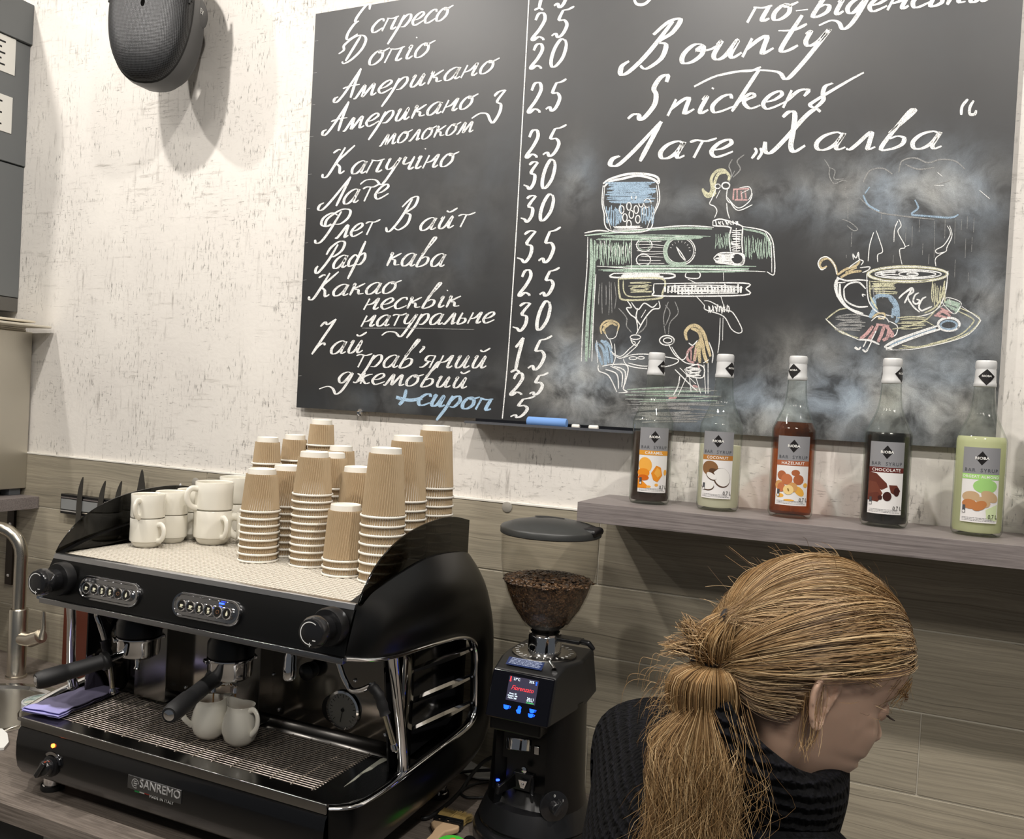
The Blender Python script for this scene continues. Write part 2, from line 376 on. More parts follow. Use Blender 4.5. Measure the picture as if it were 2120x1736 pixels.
# white paper plate at the edge of the frame
tag(MB().prism([at(x, y, z=CZ+.0005) for x, y in ((-90, 1508), (4, 1512), (15, 1522), (18, 1540), (8, 1552), (-90, 1560))], (0, 0, .006)).build('folded_napkin', mat('napkin_white', (.8, .8, .76), .8), None), 'white folded napkin at the left edge of the picture beside the sink', 'napkin')
# jar with a printed round lid, behind the drip tray
t = thing('tin_jar', 'dark jar with a round patterned lid behind the purple cloth', 'jar', (-1.828, 1.437, CZ))
MB().lathe([(.041, 0), (.044, .004), (.044, .130), (.042, .135)], 40).build('body', mat('dark_tin', (.02, .018, .018), .45), t)
lm = mat('printed_lid', (.7, .72, .7), .35); nt = lm.node_tree; tc = N(nt, 'ShaderNodeTexCoord').outputs['Object']
nz = N(nt, 'ShaderNodeTexNoise', {'Vector': tc, 'Scale': 38, 'Detail': 4}).outputs[0]
c = ramp(nt, nz, [(.35, '4f6658'), (.48, '9fb0ac'), (.58, 'e2ded0'), (.7, '8a9a86')])
nt.links.new(c, bs(lm).inputs['Base Color'])
l = MB().lathe([(.0445, .123), (.046, .124), (.046, .140), (.0425, .141), (.042, .1385), (0, .1385)], 48).build('lid', mat('lid_rim', (.72, .74, .76), .3, .3), t)
MB().lathe([(.0415, .1388), (.0415, .1392), (0, .1392)], 48).build('lid_print', lm, l)
t.rotation_euler = (math.radians(0), 0, 0)
# red-brown board standing against the wall behind the machine
tag(MB().box((-.11, -.009, 0), (.11, .009, .36)).build('cutting_board', bumpy(mat('red_brown_wood', (.085, .018, .008), .4), 30, .0005, .2, 3, (1, 1, 8)), None, bevel=.003, loc=(-2.205, 1.885, CZ+.001)), 'red-brown board standing on the worktop behind the coffee machine', 'board')
# magnetic knife rack and knives
t = thing('knife_rack', 'black magnetic knife strip with steel face on the tiles', 'knife rack', (-2.2, WY-.0085, 1.386))
MB().box((-.205, -.022, -.031), (.19, 0, .031)).build('bar', BPLAS, t, bevel=.002)
for z in (-.021, .021): MB().box((-.2, -.0245, z-.002), (.185, -.0222, z+.002)).build('rail', CHROME, t)
MB().box((-.2, -.0236, -.016), (.185, -.0222, .016)).build('magnet_face', mat('grey_steel_face', (.30, .31, .31), .5, .3), t)
def knife(x, ztip, wd, lean, ln, label, chef=False, tipw=False):
    z0 = ztip-ln; t = thing('knife', label, 'knife', (x, WY-.0085-.0256, z0), 0, 'knives on the magnetic strip')
    t.rotation_euler = (0, lean, 0)
    if chef: prof = [(-wd/2, 0), (-wd/2, ln*.45), (-wd*.36, ln*.72), (0, ln), (wd*.36, ln*.72), (wd/2, ln*.45), (wd/2, 0)]
    else: prof = [(-wd/2, 0), (-wd*.55, ln*.5), (-wd*.30, ln*.8), (wd*.45, ln), (wd*.5, ln*.7), (wd/2, 0)]
    P = [(a, 0, b) for a, b in prof]
    sp = spline(P, 4)
    MB().prism(sp, (0, -.0016, 0)).build('blade', mat('white_ceramic_blade', (.8, .8, .82), .3) if tipw else mat('knife_steel', (.10, .095, .085), .35, .7), t)
    MB().box((-wd*.42, -.010, -.115), (wd*.42, .003, .001)).build('handle', RUBBER, t, bevel=.004)
for a in [(-2.318, 1.478, .021, .03, .17, 'leftmost of the thin knives on the magnetic strip'), (-2.236, 1.4765, .021, .12, .17, 'thin knife second from the left on the magnetic strip'), (-2.165, 1.481, .021, .10, .17, 'thin knife beside the broad chef knife')]: knife(*a)
knife(-2.058, 1.521, .042, 0, .20, 'broad pointed chef knife on the magnetic strip', chef=True)
knife(-1.905, 1.492, .019, -.06, .12, 'small knife with a white tip showing above the dark machine panel', tipw=True)
# adhesive hook discs on the tiles
for p, l in (((405, 998), 'small clear hook disc stuck on the tiles above the mugs'), ((1050, 1049), 'small clear hook disc stuck on the tiles above the grinder')):
    q = at(*p, y=WY-.0086)
    tag(MB().lathe([(.0135, 0), (.0135, .0015), (.011, .003), (.0, .0035)], 24, M=axis(q, q+Vector((0, -1, 0)))).build('hook_disc', mat('clear_grey', (.33, .31, .27), .3), None), l, 'hook')
# loudspeaker
def speaker():
    t = thing('wall_speaker', 'dark grey oval loudspeaker hanging from its bracket high on the wall', 'speaker', (-1.945, 1.79, 2.585))
    gr = mat('speaker_grille', (.035, .036, .038), .42, .3); nt = gr.node_tree
    tc = N(nt, 'ShaderNodeTexCoord').outputs['Object']
    vo = N(nt, 'ShaderNodeTexVoronoi', {'Vector': N(nt, 'ShaderNodeMapping', {'Vector': tc, 'Scale': (1, 0, 1)}).outputs[0], 'Scale': 260, 'Randomness': .0}).outputs['Distance']
    nt.links.new(ramp(nt, vo, [(.25, (.004, .004, .004)), (.42, (.035, .036, .038))]), bs(gr).inputs['Base Color'])
    bp = N(nt, 'ShaderNodeBump', {'Height': vo, 'Strength': .6, 'Distance': .001}); nt.links.new(bp.outputs[0], bs(gr).inputs['Normal'])
    body = mat('speaker_shell', (.055, .056, .058), .45)
    H, W = .20, .118     # half height and half width of the egg
    def ring(y, k, n=56):
        out = []
        for i in range(n):
            a = 2*PI*i/n; s_, c_ = math.sin(a), math.cos(a)
            x = W*k*(abs(c_)**.8)*(1 if c_ > 0 else -1)*(1-.06*max(0, -s_)); z = H*k*(abs(s_)**.9)*(1 if s_ > 0 else -1)
            out.append(Vector((x, y, z+H)))
        return out
    MB().grid([ring(.075, .62), ring(.07, .78), ring(.03, .93), ring(-.03, 1.0), ring(-.052, 1.0)], closed=True).build('shell', body, t)
    MB().grid([ring(-.052, 1.0), ring(-.056, .985)], closed=True).build('seam', slot, t)
    MB().grid([ring(-.054, .985), ring(-.070, .965), ring(-.084, .88), ring(-.096, .68), ring(-.102, .4), ring(-.104, .05)], closed=True).build('grille', gr, t)
    for sx in (-1, 1):
        k = MB().prism([(sx*.079, -.085, .29), (sx*.118, -.060, .31), (sx*.121, -.052, .27), (sx*.118, -.060, .225), (sx*.079, -.085, .245), (sx*.07, -.09, .267)], (0, -.010, 0)).build('recess', slot, t, bevel=.003)
        MB().tube([(sx*.112, -.072, .218), (sx*.118, -.068, .267), (sx*.112, -.072, .318)], .004).build('clip', BPLAS, k)
    k = MB().lathe([(0, .006), (.035, .005), (.042, 0), (.042, -.01)], 32, M=axis((.108, .0, .235), (.14, -.004, .235))).build('side_cap', body, t)
    text(k, 'EV', .022, frame((.1155, -.002, .235), (0, 1, 0), (0, 0, 1)), WHITE, sx=.8)
    MB().box((-.02, .06, .16), (.02, .1615, .24)).box((-.05, .155, .11), (.05, .1615, .29)).build('wall_bracket', BPLAS, t, bevel=.003)
    t.rotation_euler = (math.radians(-6), math.radians(0), math.radians(20))
    return t
speaker()
# ------------------------------------------------------------------ espresso machine (built in room coordinates, then hung under its Empty)
XC = -1.285
MACH = thing('espresso_machine', 'black two group espresso machine with chrome trims on the worktop', 'espresso machine', (XC, 1.56, CZ))
def inm(p): return Vector(p)-Vector((XC, 1.56, CZ))
def fin(b, name, m_, par=None, **k):
    b.v = [tuple(inm(p)) for p in b.v]; return b.build(name, m_, par or MACH, **k)
# side panels: C-shaped shell between the outer outline and the window loop
outer = [(-.889,1.337,1.392),(-.884,1.40,1.412),(-.882,1.47,1.428),(-.881,1.55,1.441),(-.880,1.62,1.445),(-.880,1.70,1.440),(-.881,1.765,1.428),(-.881,1.80,1.385),(-.876,1.826,1.31),(-.872,1.836,1.22),(-.870,1.838,1.12),(-.870,1.83,1.03),(-.872,1.80,.968),(-.872,1.74,.940),(-.872,1.65,.928),(-.872,1.55,.922),(-.872,1.46,.918),(-.876,1.39,.914),(-.884,1.33,.914),(-.903,1.305,.915)]
inner = [(-.889,1.304,1.30),(-.862,1.345,1.293),(-.848,1.406,1.287),(-.840,1.48,1.285),(-.835,1.56,1.281),(-.833,1.64,1.273),(-.833,1.695,1.257),(-.834,1.72,1.236),(-.834,1.731,1.205),(-.834,1.733,1.17),(-.834,1.737,1.12),(-.834,1.737,1.086),(-.834,1.712,1.064),(-.833,1.65,1.059),(-.836,1.57,1.054),(-.840,1.50,1.048),(-.846,1.425,1.041),(-.857,1.36,1.033),(-.872,1.322,1.030),(-.903,1.297,1.030)]
def side(sg, name):
    mx = lambda v: Vector((v[0] if sg > 0 else 2*XC-v[0]-.048*min(1, max(0, (1.27-v[2])/.2)), v[1], v[2]))
    def shift(v): return mx((v[0], v[1], v[2]))
    oo = spline(outer, 5); ii = spline(inner, 5); rows = []
    n = len(oo)
    for j, (a, b) in enumerate(zip(oo, ii)):
        e = math.sin(PI*j/(n-1))**.5; row = []
        for k in range(13):
            t = k/12; v = b.lerp(a, t)
            x = b.x+(a.x-b.x)*t**3.2+.022*e*math.sin(PI*t)**1.1
            row.append(mx((x, v.y, v.z)))
        rows.append(row)
    rows = [[Vector((r[0].x-sg*.012, r[0].y, r[0].z))]+r+[Vector((r[-1].x-sg*.02, r[-1].y, r[-1].z))] for r in rows]
    p = fin(MB().grid(rows), 'side_panel', SATIN)
    # chrome loop round the window, running into the front trims
    lp = [mx((v.x+.001, v.y, v.z)) for v in ii]
    fin(MB().tube(lp, .0085, 12, sx=.55, up=(sg, 0, 0)), 'side_trim', CHROME)
    # recessed dark body behind the window and three chrome blades
    xb = -.885
    poly = [mx((xb, y, z)) for y, z in [(1.43,1.30),(1.56,1.30),(1.69,1.285),(1.745,1.24),(1.745,1.07),(1.70,1.05),(1.55,1.04),(1.47,1.035)]]
    w_ = fin(MB().prism(poly, (-sg*.004, 0, 0)), 'window_liner', mat('liner_black', (.01, .01, .011), .12))
    b = MB()
    for z in (1.228, 1.165, 1.105):
        rows = []
        for k in range(11):
            t = k/10; y = 1.735-.235*t; x = -.838-.03*t**1.6; h = .0035+.011*t*(1-t)*2
            rows.append([mx((x-.006, y, z+h)), mx((x, y, z+h*.4)), mx((x+.001, y, z-h*.5)), mx((x-.006, y, z-h))])
        b.grid(rows, closed=True)
    fin(b, 'side_blade', CHROME, None)
    # chrome post between the working recess and the window
    fin(MB().tube([mx(v) for v in [(-.852,1.408,1.286),(-.851,1.425,1.22),(-.849,1.445,1.14),(-.850,1.462,1.07),(-.852,1.468,1.045),(-.856,1.455,1.036)]], [.011,.010,.010,.011,.012,.010], 12, up=(1, 0, 0)), 'corner_post', CHROME)
    # fence of dark translucent plastic on the top
    fo = spline([(1.337,1.392),(1.355,1.418),(1.385,1.452),(1.43,1.480),(1.49,1.502),(1.56,1.515),(1.64,1.521),(1.70,1.517),(1.765,1.5045)] if 0 else [(0,1.337,1.394),(0,1.352,1.418),(0,1.385,1.452),(0,1.43,1.480),(0,1.49,1.502),(0,1.56,1.515),(0,1.64,1.521),(0,1.70,1.518),(0,1.768,1.5045)], 5)
    lo_ = [(0, 1.768, 1.405), (0, 1.6, 1.405), (0, 1.45, 1.392), (0, 1.342, 1.388)]
    px = -.8895
    poly = [mx((px, v[1], v[2])) for v in [tuple(q) for q in fo]+lo_]
    fin(MB().prism(poly, (sg*.004, 0, 0)), 'fence_panel', SMOKE, bevel=.0005, seg=1)
    return p
SMOKE = bpy.data.materials.new('smoked_acrylic'); SMOKE.use_nodes = True; nt = SMOKE.node_tree; nt.nodes.clear()
ab = N(nt, 'ShaderNodeMixShader', {0: glassfac(nt, 1.5), 1: N(nt, 'ShaderNodeBsdfTransparent', {0: (.13, .125, .11, 1)}).outputs[0], 2: N(nt, 'ShaderNodeBsdfGlossy', {'Roughness': .05}).outputs[0]})
o_ = N(nt, 'ShaderNodeOutputMaterial', {0: ab.outputs[0]})
side(1, 'right'); side(-1, 'left')
xl, xr = 2*XC+.889, -.889
# carcass inside
fin(MB().box((xl+.01, 1.56, .95), (xr-.01, 1.815, 1.375)).box((xl+.01, 1.33, .93), (xr-.01, 1.60, .985)).box((xl+.02, 1.345, 1.30), (xr-.02, 1.6, 1.376)), 'body', SATIN, bevel=.004)
# upper front panel
prof = [(1.3295,1.3818),(1.323,1.368),(1.317,1.352),(1.311,1.33),(1.3075,1.312),(1.3065,1.3015)]
rows = [[Vector((x, y, z)) for y, z in prof] for x in (xl+.0008, xl+.02, -1.5, -1.285, -1.0, xr-.02, xr-.0008)]
bk = [[Vector((x, y+.012, z)) for y, z in reversed(prof)] for x in (xl+.0008, xl+.02, -1.5, -1.285, -1.0, xr-.02, xr-.0008)]
FP = fin(MB().grid([r+b for r, b in zip(rows, bk)], closed=True), 'front_panel', SATIN)
fin(MB().box((xl+.001, 1.299, 1.2895), (xr-.001, 1.312, 1.3010)), 'lower_trim', mat('trim_steel', (.42, .42, .43), .2, 1), bevel=.001)
tr = MB(); tr.grid([[Vector((x, y, z)) for y, z in [(1.348,1.3925),(1.336,1.3930),(1.3325,1.3915),(1.3285,1.3825),(1.331,1.3812),(1.348,1.3862)]] for x in (xl+.002, xr-.002)], closed=True)
fin(tr, 'upper_trim', mat('trim_steel_bright', (.68, .69, .72), .22, 1))
# cup warmer: steel deck, cream rubber grid
DZ = 1.392
fin(MB().box((xl+.004, 1.345, 1.376), (xr-.004, 1.822, 1.3855)), 'cup_deck', mat('deck_steel', (.24, .22, .185), .5, .4), bevel=.001)
b = MB(); xa, xb_ = xl+.006, xr-.006; ya, yb = 1.347, 1.819
nx = int((xb_-xa)/.0118)
for k in range(nx+1):
    x = xa+(xb_-xa-.0026)*k/nx; b.box((x, ya, 1.3857), (x+.0026, yb, DZ-.0004))
ny = int((yb-ya)/.0118)
for k in range(ny+1):
    y = ya+(yb-ya-.003)*k/ny; b.box((xa, y, 1.3857), (xb_, y+.003, DZ-.0002))
fin(b, 'cup_grid', mat('cream_rubber', (.76, .71, .62), .55), auto=False)
# back splash, side cheeks, group columns
MIR = mat('mirror_steel', (.30, .285, .26), .13, 1)
bsx = fin(MB().box((xl+.004, 1.545, 1.035), (xr-.004, 1.555, 1.30)), 'back_splash', MIR, bevel=.001)
for sg in (1, -1):
    X = lambda x: x if sg > 0 else 2*XC-x
    fin(MB().grid([[Vector((X(x), y, z)) for z in (1.038, 1.296)] for x, y in ((-.9, 1.5445), (-.88, 1.535), (-.865, 1.515), (-.858, 1.48), (-.857, 1.455))]), 'side_splash', MIR, solid=.0015)
fin(MB().grid([[Vector((x, y, z)) for y, z in ((1.548, 1.062), (1.54, 1.050), (1.532, 1.040), (1.52, 1.0365))] for x in (xl+.01, xr-.01)]), 'cove', DKSTEEL, solid=.001)
for px in ((292, 343), (490, 538)):
    a = at(px[0], 1400, y=1.52).x; c = at(px[1], 1400, y=1.50).x
    fin(MB().box((a, 1.50, 1.045), (c, 1.546, 1.299)), 'group_column', mat('column_steel', (.20, .195, .185), .22, 1), bevel=.0015)
for p in ((165+100, 1345), (384, 1422), (425, 1480), (565, 1395), (577, 1468), (735, 1408), (798, 1520)):
    q = at(*p, y=1.5445)
    if q.x > xr-.02: continue
    fin(MB().lathe([(.0045, 0), (.0045, .002), (.003, .0035), (0, .004)], 12, M=axis(q, q+Vector((0, -1, 0)))), 'screw', CHROME, bsx_ if 0 else None)
# pressure gauge on the back splash
q = at(712, 1468, y=1.5445); g = thing('x', None, None); bpy.data.objects.remove(g)
G = fin(MB().lathe([(.040, -.002), (.042, .002), (.041, .006), (.036, .007), (.036, .005)], 48, M=axis(q, q+Vector((0, -1, 0))), cap=False), 'pressure_gauge', CHROME)
fin(MB().lathe([(0, .0042), (.0362, .0042), (.0362, .002), (0, .002)], 48, M=axis(q, q+Vector((0, -1, 0)))), 'dial', mat('dial_grey', (.33, .32, .28), .3), G)
b = MB(); F = frame(q+Vector((0, -.0045, 0)), (1, 0, 0), (0, 0, 1))
for k in range(21):
    a = math.radians(225-k*13.5); r0, r1 = (.026, .033) if k % 2 == 0 else (.030, .033)
    R_ = F @ Matrix.Rotation(a, 4, 'Z'); b.box((r0, -.0006, 0), (r1, .0006, .0003), R_)
b.box((-.006, -.0008, .0003), (.027, .0008, .0007), F @ Matrix.Rotation(math.radians(-100), 4, 'Z')); b.lathe([(.004, 0), (.004, .0015), (0, .0018)], 16, M=F)
fin(b, 'dial_marks', mat('ink_black', (.01, .01, .01), .5), G)
hole = MB().lathe([(.030, 0), (.030, .0012), (0, .0012)], 40, M=axis(q+Vector((-.026, 0, -.004)), q+Vector((-.026, -1, -.004))))
fin(hole, 'gauge_hole', SATIN)
# drip tray: frame, dark basin, wires
ZT = 1.0355
gx0, gx1, gy0, gy1 = -1.700, -.958, 1.331, 1.525
fr_ = MB(); n = 24
def lipx(y, sg):
    P = [(1.297, -.903), (1.305, -.889), (1.322, -.874), (1.36, -.859), (1.425, -.848), (1.52, -.842), (1.56, -.84)]
    for (a, xa_), (c, xc_) in zip(P, P[1:]):
        if y <= c: v = xa_+(xc_-xa_)*max(0, (y-a)/(c-a)); break
    return v if sg > 0 else 2*XC-v-.048
ys = [1.297, 1.301, 1.305, 1.312, 1.322, 1.331, 1.36, 1.40, 1.45, 1.50, 1.525, 1.548]
z0, z1 = ZT-.006, ZT
for sg in (1, -1):
    edge = gx1 if sg > 0 else gx0
    fr_.grid([[Vector((edge, y, z0)), Vector((edge, y, z1)), Vector((lipx(y, sg)-sg*.003, y, z1)), Vector((lipx(y, sg)-sg*.003, y, z0))] for y in ys], closed=True, smooth=False)
fr_.box((gx0, 1.2975, z0), (gx1, gy0, z1)).box((gx0, gy1, z0), (gx1, 1.546, z1))
fin(fr_, 'drip_tray_frame', mat('tray_steel', (.26, .255, .25), .2, 1), auto=True)
fin(MB().box((2*XC+.857, 1.2925, ZT-.019), (-.905, 1.2985, ZT+.0005)), 'tray_front_trim', mat('tray_trim_steel', (.36, .35, .335), .22, 1), bevel=.002)
fin(MB().box((gx0-.01, gy0-.004, .988), (gx1+.01, gy1+.005, .995)).box((gx0-.008, gy0-.006, .99), (gx1+.008, gy0-.002, z0)).box((gx0-.008, gy1+.002, .99), (gx1+.008, gy1+.006, z0)).box((gx0-.012, gy0, .99), (gx0-.008, gy1, z0)).box((gx1+.008, gy0, .99), (gx1+.012, gy1, z0)), 'drip_basin', mat('basin_dark', (.006, .005, .004), .5))
b = MB(); b2 = MB()
for k in range(24):
    y = gy0+.004+(gy1-gy0-.008)*k/23; b.tube([(gx0+.001, y, ZT-.0005), (gx1-.001, y, ZT-.0005)], .0013, 6)
for k in range(16):
    x = gx0+.006+(gx1-gx0-.012)*k/15; b2.tube([(x, gy0-.003, ZT-.0008), (x, gy0+.002, ZT+.0016), (x, gy1-.002, ZT+.0016), (x, gy1+.002, ZT-.0008)], .0011, 6)
b.v += []; n0 = len(b.v)
b.add(b2.v, b2.f)
wire = fin(b, 'drip_grid', mat('wire_steel', (.72, .64, .56), .35, .85))
# torn sticker on the right plate
stk = [at(x, y, z=ZT+.0003) for x, y in ((712,1628),(742,1603),(768,1584),(788,1570),(806,1565),(800,1574),(782,1583),(770,1592),(752,1600),(735,1614))]
fin(MB().prism(stk, (0, 0, .0003)), 'torn_sticker', mat('sticker_film', (.50, .50, .42), .35))
# lower front panel
prof = [(1.2965,1.0155),(1.290,1.008),(1.2865,.985),(1.2865,.955),(1.291,.930),(1.302,.9135),(1.33,.908)]
xs_ = (2*XC+.8555, 2*XC+.90, -1.4, -1.1, -.93, -.9035)
LP = fin(MB().grid([[Vector((x, y, z)) for y, z in prof]+[Vector((x, 1.345, .912)), Vector((x, 1.31, 1.0155))] for x in xs_], closed=True), 'lower_front_panel', BLACK)
fin(MB().box((xl-.0, 1.34, .905), (xr-.03, 1.79, .93)), 'underside', BPLAS, bevel=.004)
for x in (xl+.012, xr-.03):
    for y in (1.345, 1.75):
        f_ = fin(MB().lathe([(.019, .905), (.019, .882), (.021, .880)], 28, o=(x, y, 0)), 'foot', CHROME)
        fin(MB().lathe([(.024, .8805), (.025, .874), (.024, CZ+.0003)], 28, o=(x, y, 0)), 'rubber_pad', RUBBER, f_)
# ---- button panels
icon = mat('icon_cream', (.75, .73, .55), .5); BLUE = mat('blue_led', (.0, .02, .5), .4, Emission_Color=(.02, .06, 1.0), Emission_Strength=6)
def stadium(w_, h_, n=12):
    r = h_/2; out = []
    for sx, a0 in ((1, -90), (-1, 90)):
        for k in range(n+1): a = math.radians(a0+180*k/n); out.append((sx*(w_/2-r)+r*math.cos(a), r*math.sin(a)))
    return out
def badge(px, led):
    q = at(*px, y=1.3135); F = frame(q+Vector((0, -.0015, 0)), (1, 0, 0), (0, .22, 1))
    st = stadium(.172, .050); st2 = stadium(.163, .041); st3 = stadium(.160, .038)
    B_ = fin(MB().grid([[F @ Vector((x*1.0, y, 0)) for x, y in st], [F @ Vector((x*.99, y*.98, .005)) for x, y in st], [F @ Vector((x, y, .0055)) for x, y in st2], [F @ Vector((x, y, .003)) for x, y in st3]], closed=True).add([F @ Vector((x, y, .003)) for x, y in st3], [tuple(range(len(st3)))], False) or _b, 'x', CHROME) if 0 else None
    b = MB(); b.grid([[F @ Vector((x, y, -.004)) for x, y in st], [F @ Vector((x, y, .004)) for x, y in st], [F @ Vector((x*.985, y*.95, .006)) for x, y in st], [F @ Vector((x, y, .0055)) for x, y in st2], [F @ Vector((x, y, .003)) for x, y in st3]], closed=True)
    b.add([F @ Vector((x, y, .003)) for x, y in st3], [tuple(range(len(st3)))], False)
    B_ = fin(b, 'button_panel', mat('chrome_dark', (.45, .45, .46), .1, 1))
    for k in range(6):
        x = -.0575+.023*k; K = F @ Matrix.Translation((x, -.001, 0))
        bt = fin(MB().lathe([(.0122, .003), (.0125, .008), (.0112, .0105), (.0094, .0098), (.0094, .0088), (0, .0088)], 28, M=K), 'button', CHROME, B_)
        fin(MB().lathe([(.0093, .0089), (.0093, .0094), (0, .0094)], 24, M=K), 'button_face', mat('button_black', (.01, .009, .008), .3), bt)
        ic = MB()
        def cup(cx, cy, s_):
            ic.prism([K @ Vector((cx+a*s_, cy+c*s_, .0095)) for a, c in ((-3, 2.2), (3, 2.2), (2.4, -1), (1.2, -2), (-1.2, -2), (-2.4, -1))], K.to_3x3() @ Vector((0, 0, .0003)))
            ic.box((cx-3.6*s_, cy-3.4*s_, .0095), (cx+3.6*s_, cy-2.6*s_, .0098), K); ic.box((cx+2.6*s_, cy+0*s_, .0095), (cx+4.2*s_, cy+1.4*s_, .0098), K)
        if k < 2: cup(0, 0, .0011+.0002*k)
        elif k < 4: cup(-.0005, .003, .0009); cup(.0005, -.003, .0009)
        elif k == 4: ic.lathe([(.004, .0095), (.004, .0098), (.0028, .0098), (.0028, .0095)], 16, M=K, cap=False)
        else: ic.prism([K @ Vector(p) for p in ((0, .0062, .0095), (.0022, .001, .0095), (.0026, -.0015, .0095), (.0015, -.004, .0095), (0, -.0046, .0095), (-.0015, -.004, .0095), (-.0026, -.0015, .0095), (-.0022, .001, .0095))], K.to_3x3() @ Vector((0, 0, .0003)))
        fin(ic, 'button_icon', icon if k != 4 else mat('icon_brown', (.12, .05, .015), .5), bt, auto=False)
    if led:
        K = F @ Matrix.Translation((.036, .0155, .006)); fin(MB().box((-.005, -.0015, -.004), (.005, .0015, -.0005), K), 'blue_lamp', BLUE, B_)
badge((228, 1223), False); badge((430, 1260), True)
# ---- steam knobs
def steam(x, z):
    q = Vector((x, 1.311, z)); A = axis(q, q+Vector((.03, -1, .02)))
    R_ = fin(MB().lathe([(.035, -.004), (.0355, .012), (.033, .018), (.024, .019)], 40, M=A), 'knob_collar', BPLAS)
    K = fin(MB().lathe([(.022, .018), (.024, .024), (.023, .034), (.0265, .041), (.0285, .050), (.028, .060), (.0245, .066), (.022, .0668), (0, .0668)], 48, M=A, f=lambda a, zz: 1+(.012*math.cos(9*a) if zz < .045 else 0)), 'steam_knob', mat('knob_black', (.012, .012, .013), .2, Coat_Weight=.4), R_)
    b = MB(); ro, ri = .0205, .0188
    rows = []
    for k in range(31):
        a = math.radians(55+ (265-55)*k/30); rows.append([A @ Vector((r_*math.cos(a+PI/2-PI/2), r_*math.sin(a), .0672)) for r_ in (ri, ro)])
    b.grid(rows)
    F = frame(A @ Vector((0, 0, .0673)), (1, 0, 0), (0, 0, 1))
    b.box((.006, -.0125, 0), (.0125, -.0110, .0003), F); b.box((-.003, -.0205, 0), (.004, -.0192, .0003), F); b.box((-.0002, -.0235, 0), (.0012, -.0165, .0003), F)
    fin(b, 'knob_marking', WHITE, K, auto=False)
steam(-.925, 1.352); steam(-1.622, 1.348)
# ---- main switch, lamp, name plate
q = at(106, 1585, y=1.287); A = axis(q, q+Vector((-.05, -1, .05)))
K = fin(MB().lathe([(.022, -.003), (.022, .004), (.017, .006)], 32, M=A), 'switch_base', BPLAS)
fin(MB().lathe([(.0165, .005), (.0165, .016), (.014, .0195), (0, .020)], 32, M=A), 'main_switch', mat('knob_black'), K)
F = frame(A @ Vector((-.004, 0, .012)), (math.cos(.95), 0, math.sin(.95)), (-math.sin(.95), 0, math.cos(.95)))
fin(MB().box((-.024, -.0055, -.004), (.018, .0055, .014), F), 'switch_grip', mat('knob_black'), K, bevel=.003)
rows = []
for k in range(17):
    a = math.radians(10+125*k/16); rows.append([Vector((q.x+.004+r_*math.cos(a), 1.2858-.0005*j, q.z+.004+r_*math.sin(a))) for j, r_ in ((0, .0215), (3, .0215), (3, .0275), (0, .0275))])
fin(MB().grid(rows), 'switch_scale', CHROME, K)
q = at(110, 1543, y=1.287); fin(MB().lathe([(.0042, -.002), (.0045, .0015), (.003, .003), (0, .0035)], 20, M=axis(q, q+Vector((0, -1, 0)))), 'red_lamp', mat('red_lamp', (.6, .08, .02), .3, Emission_Color=(1, .12, .02), Emission_Strength=7))
q = (at(320, 1632, y=1.2862)); F = frame(q+Vector((0, -.0004, 0)), (1, 0, 0), (0, 0, 1))
P_ = fin(MB().box((-.071, -.0135, -.002), (.071, .0135, .0015), F), 'name_plate', mat('plate_silver', (.17, .17, .17), .35, .9), bevel=.0008)
LET = mat('letter_silver', (.75, .75, .75), .3, .6)
def mtext(par, s, size, px, y, m_, dz=0, **k):
    q = at(*px, y=y); F = frame(inm(q)+Vector((0, -dz, 0)), (1, 0, 0), (0, 0, 1)); return text(par, s, size, F, m_, **k)
mtext(P_, 'SANREMO', .0235, (331, 1634), 1.2840, LET, depth=.0006, sx=1.0)
b = MB(); F2 = frame(at(280, 1621, y=1.2838), (1, 0, 0), (0, 0, 1))
b.grid([[F2 @ Vector((r_*math.cos(a), r_*math.sin(a), 0)) for r_ in (.0082, .0098)] for a in [2*PI*k/24 for k in range(21)]])
b.box((-.004, -.001, 0), (.006, .001, .0005), F2); b.box((-.004, -.005, 0), (.004, -.0035, .0005), F2); b.box((-.004, .0035, 0), (.004, .005, .0005), F2)
fin(b, 'name_plate_emblem', LET, P_, auto=False)
z_ = at(290, 1639, y=1.2862)
for i, c_ in enumerate(((.01, .22, .05), (.6, .6, .55), (.45, .03, .02))):
    F3 = frame(at(284+10*i, 1636.5+2.2*i, y=1.2860), (1, 0, 0), (0, 0, 1)); fin(MB().box((-.0068, -.0028, -.001), (.0068, .0028, .0004), F3), 'flag_sticker', mat('flag_%s' % 'abc'[i], c_, .4), LP)
mtext(LP, 'MADE IN ITALY', .0082, (334, 1655), 1.2855, mat('print_silver', (.6, .6, .58), .4), spacing=1.15)
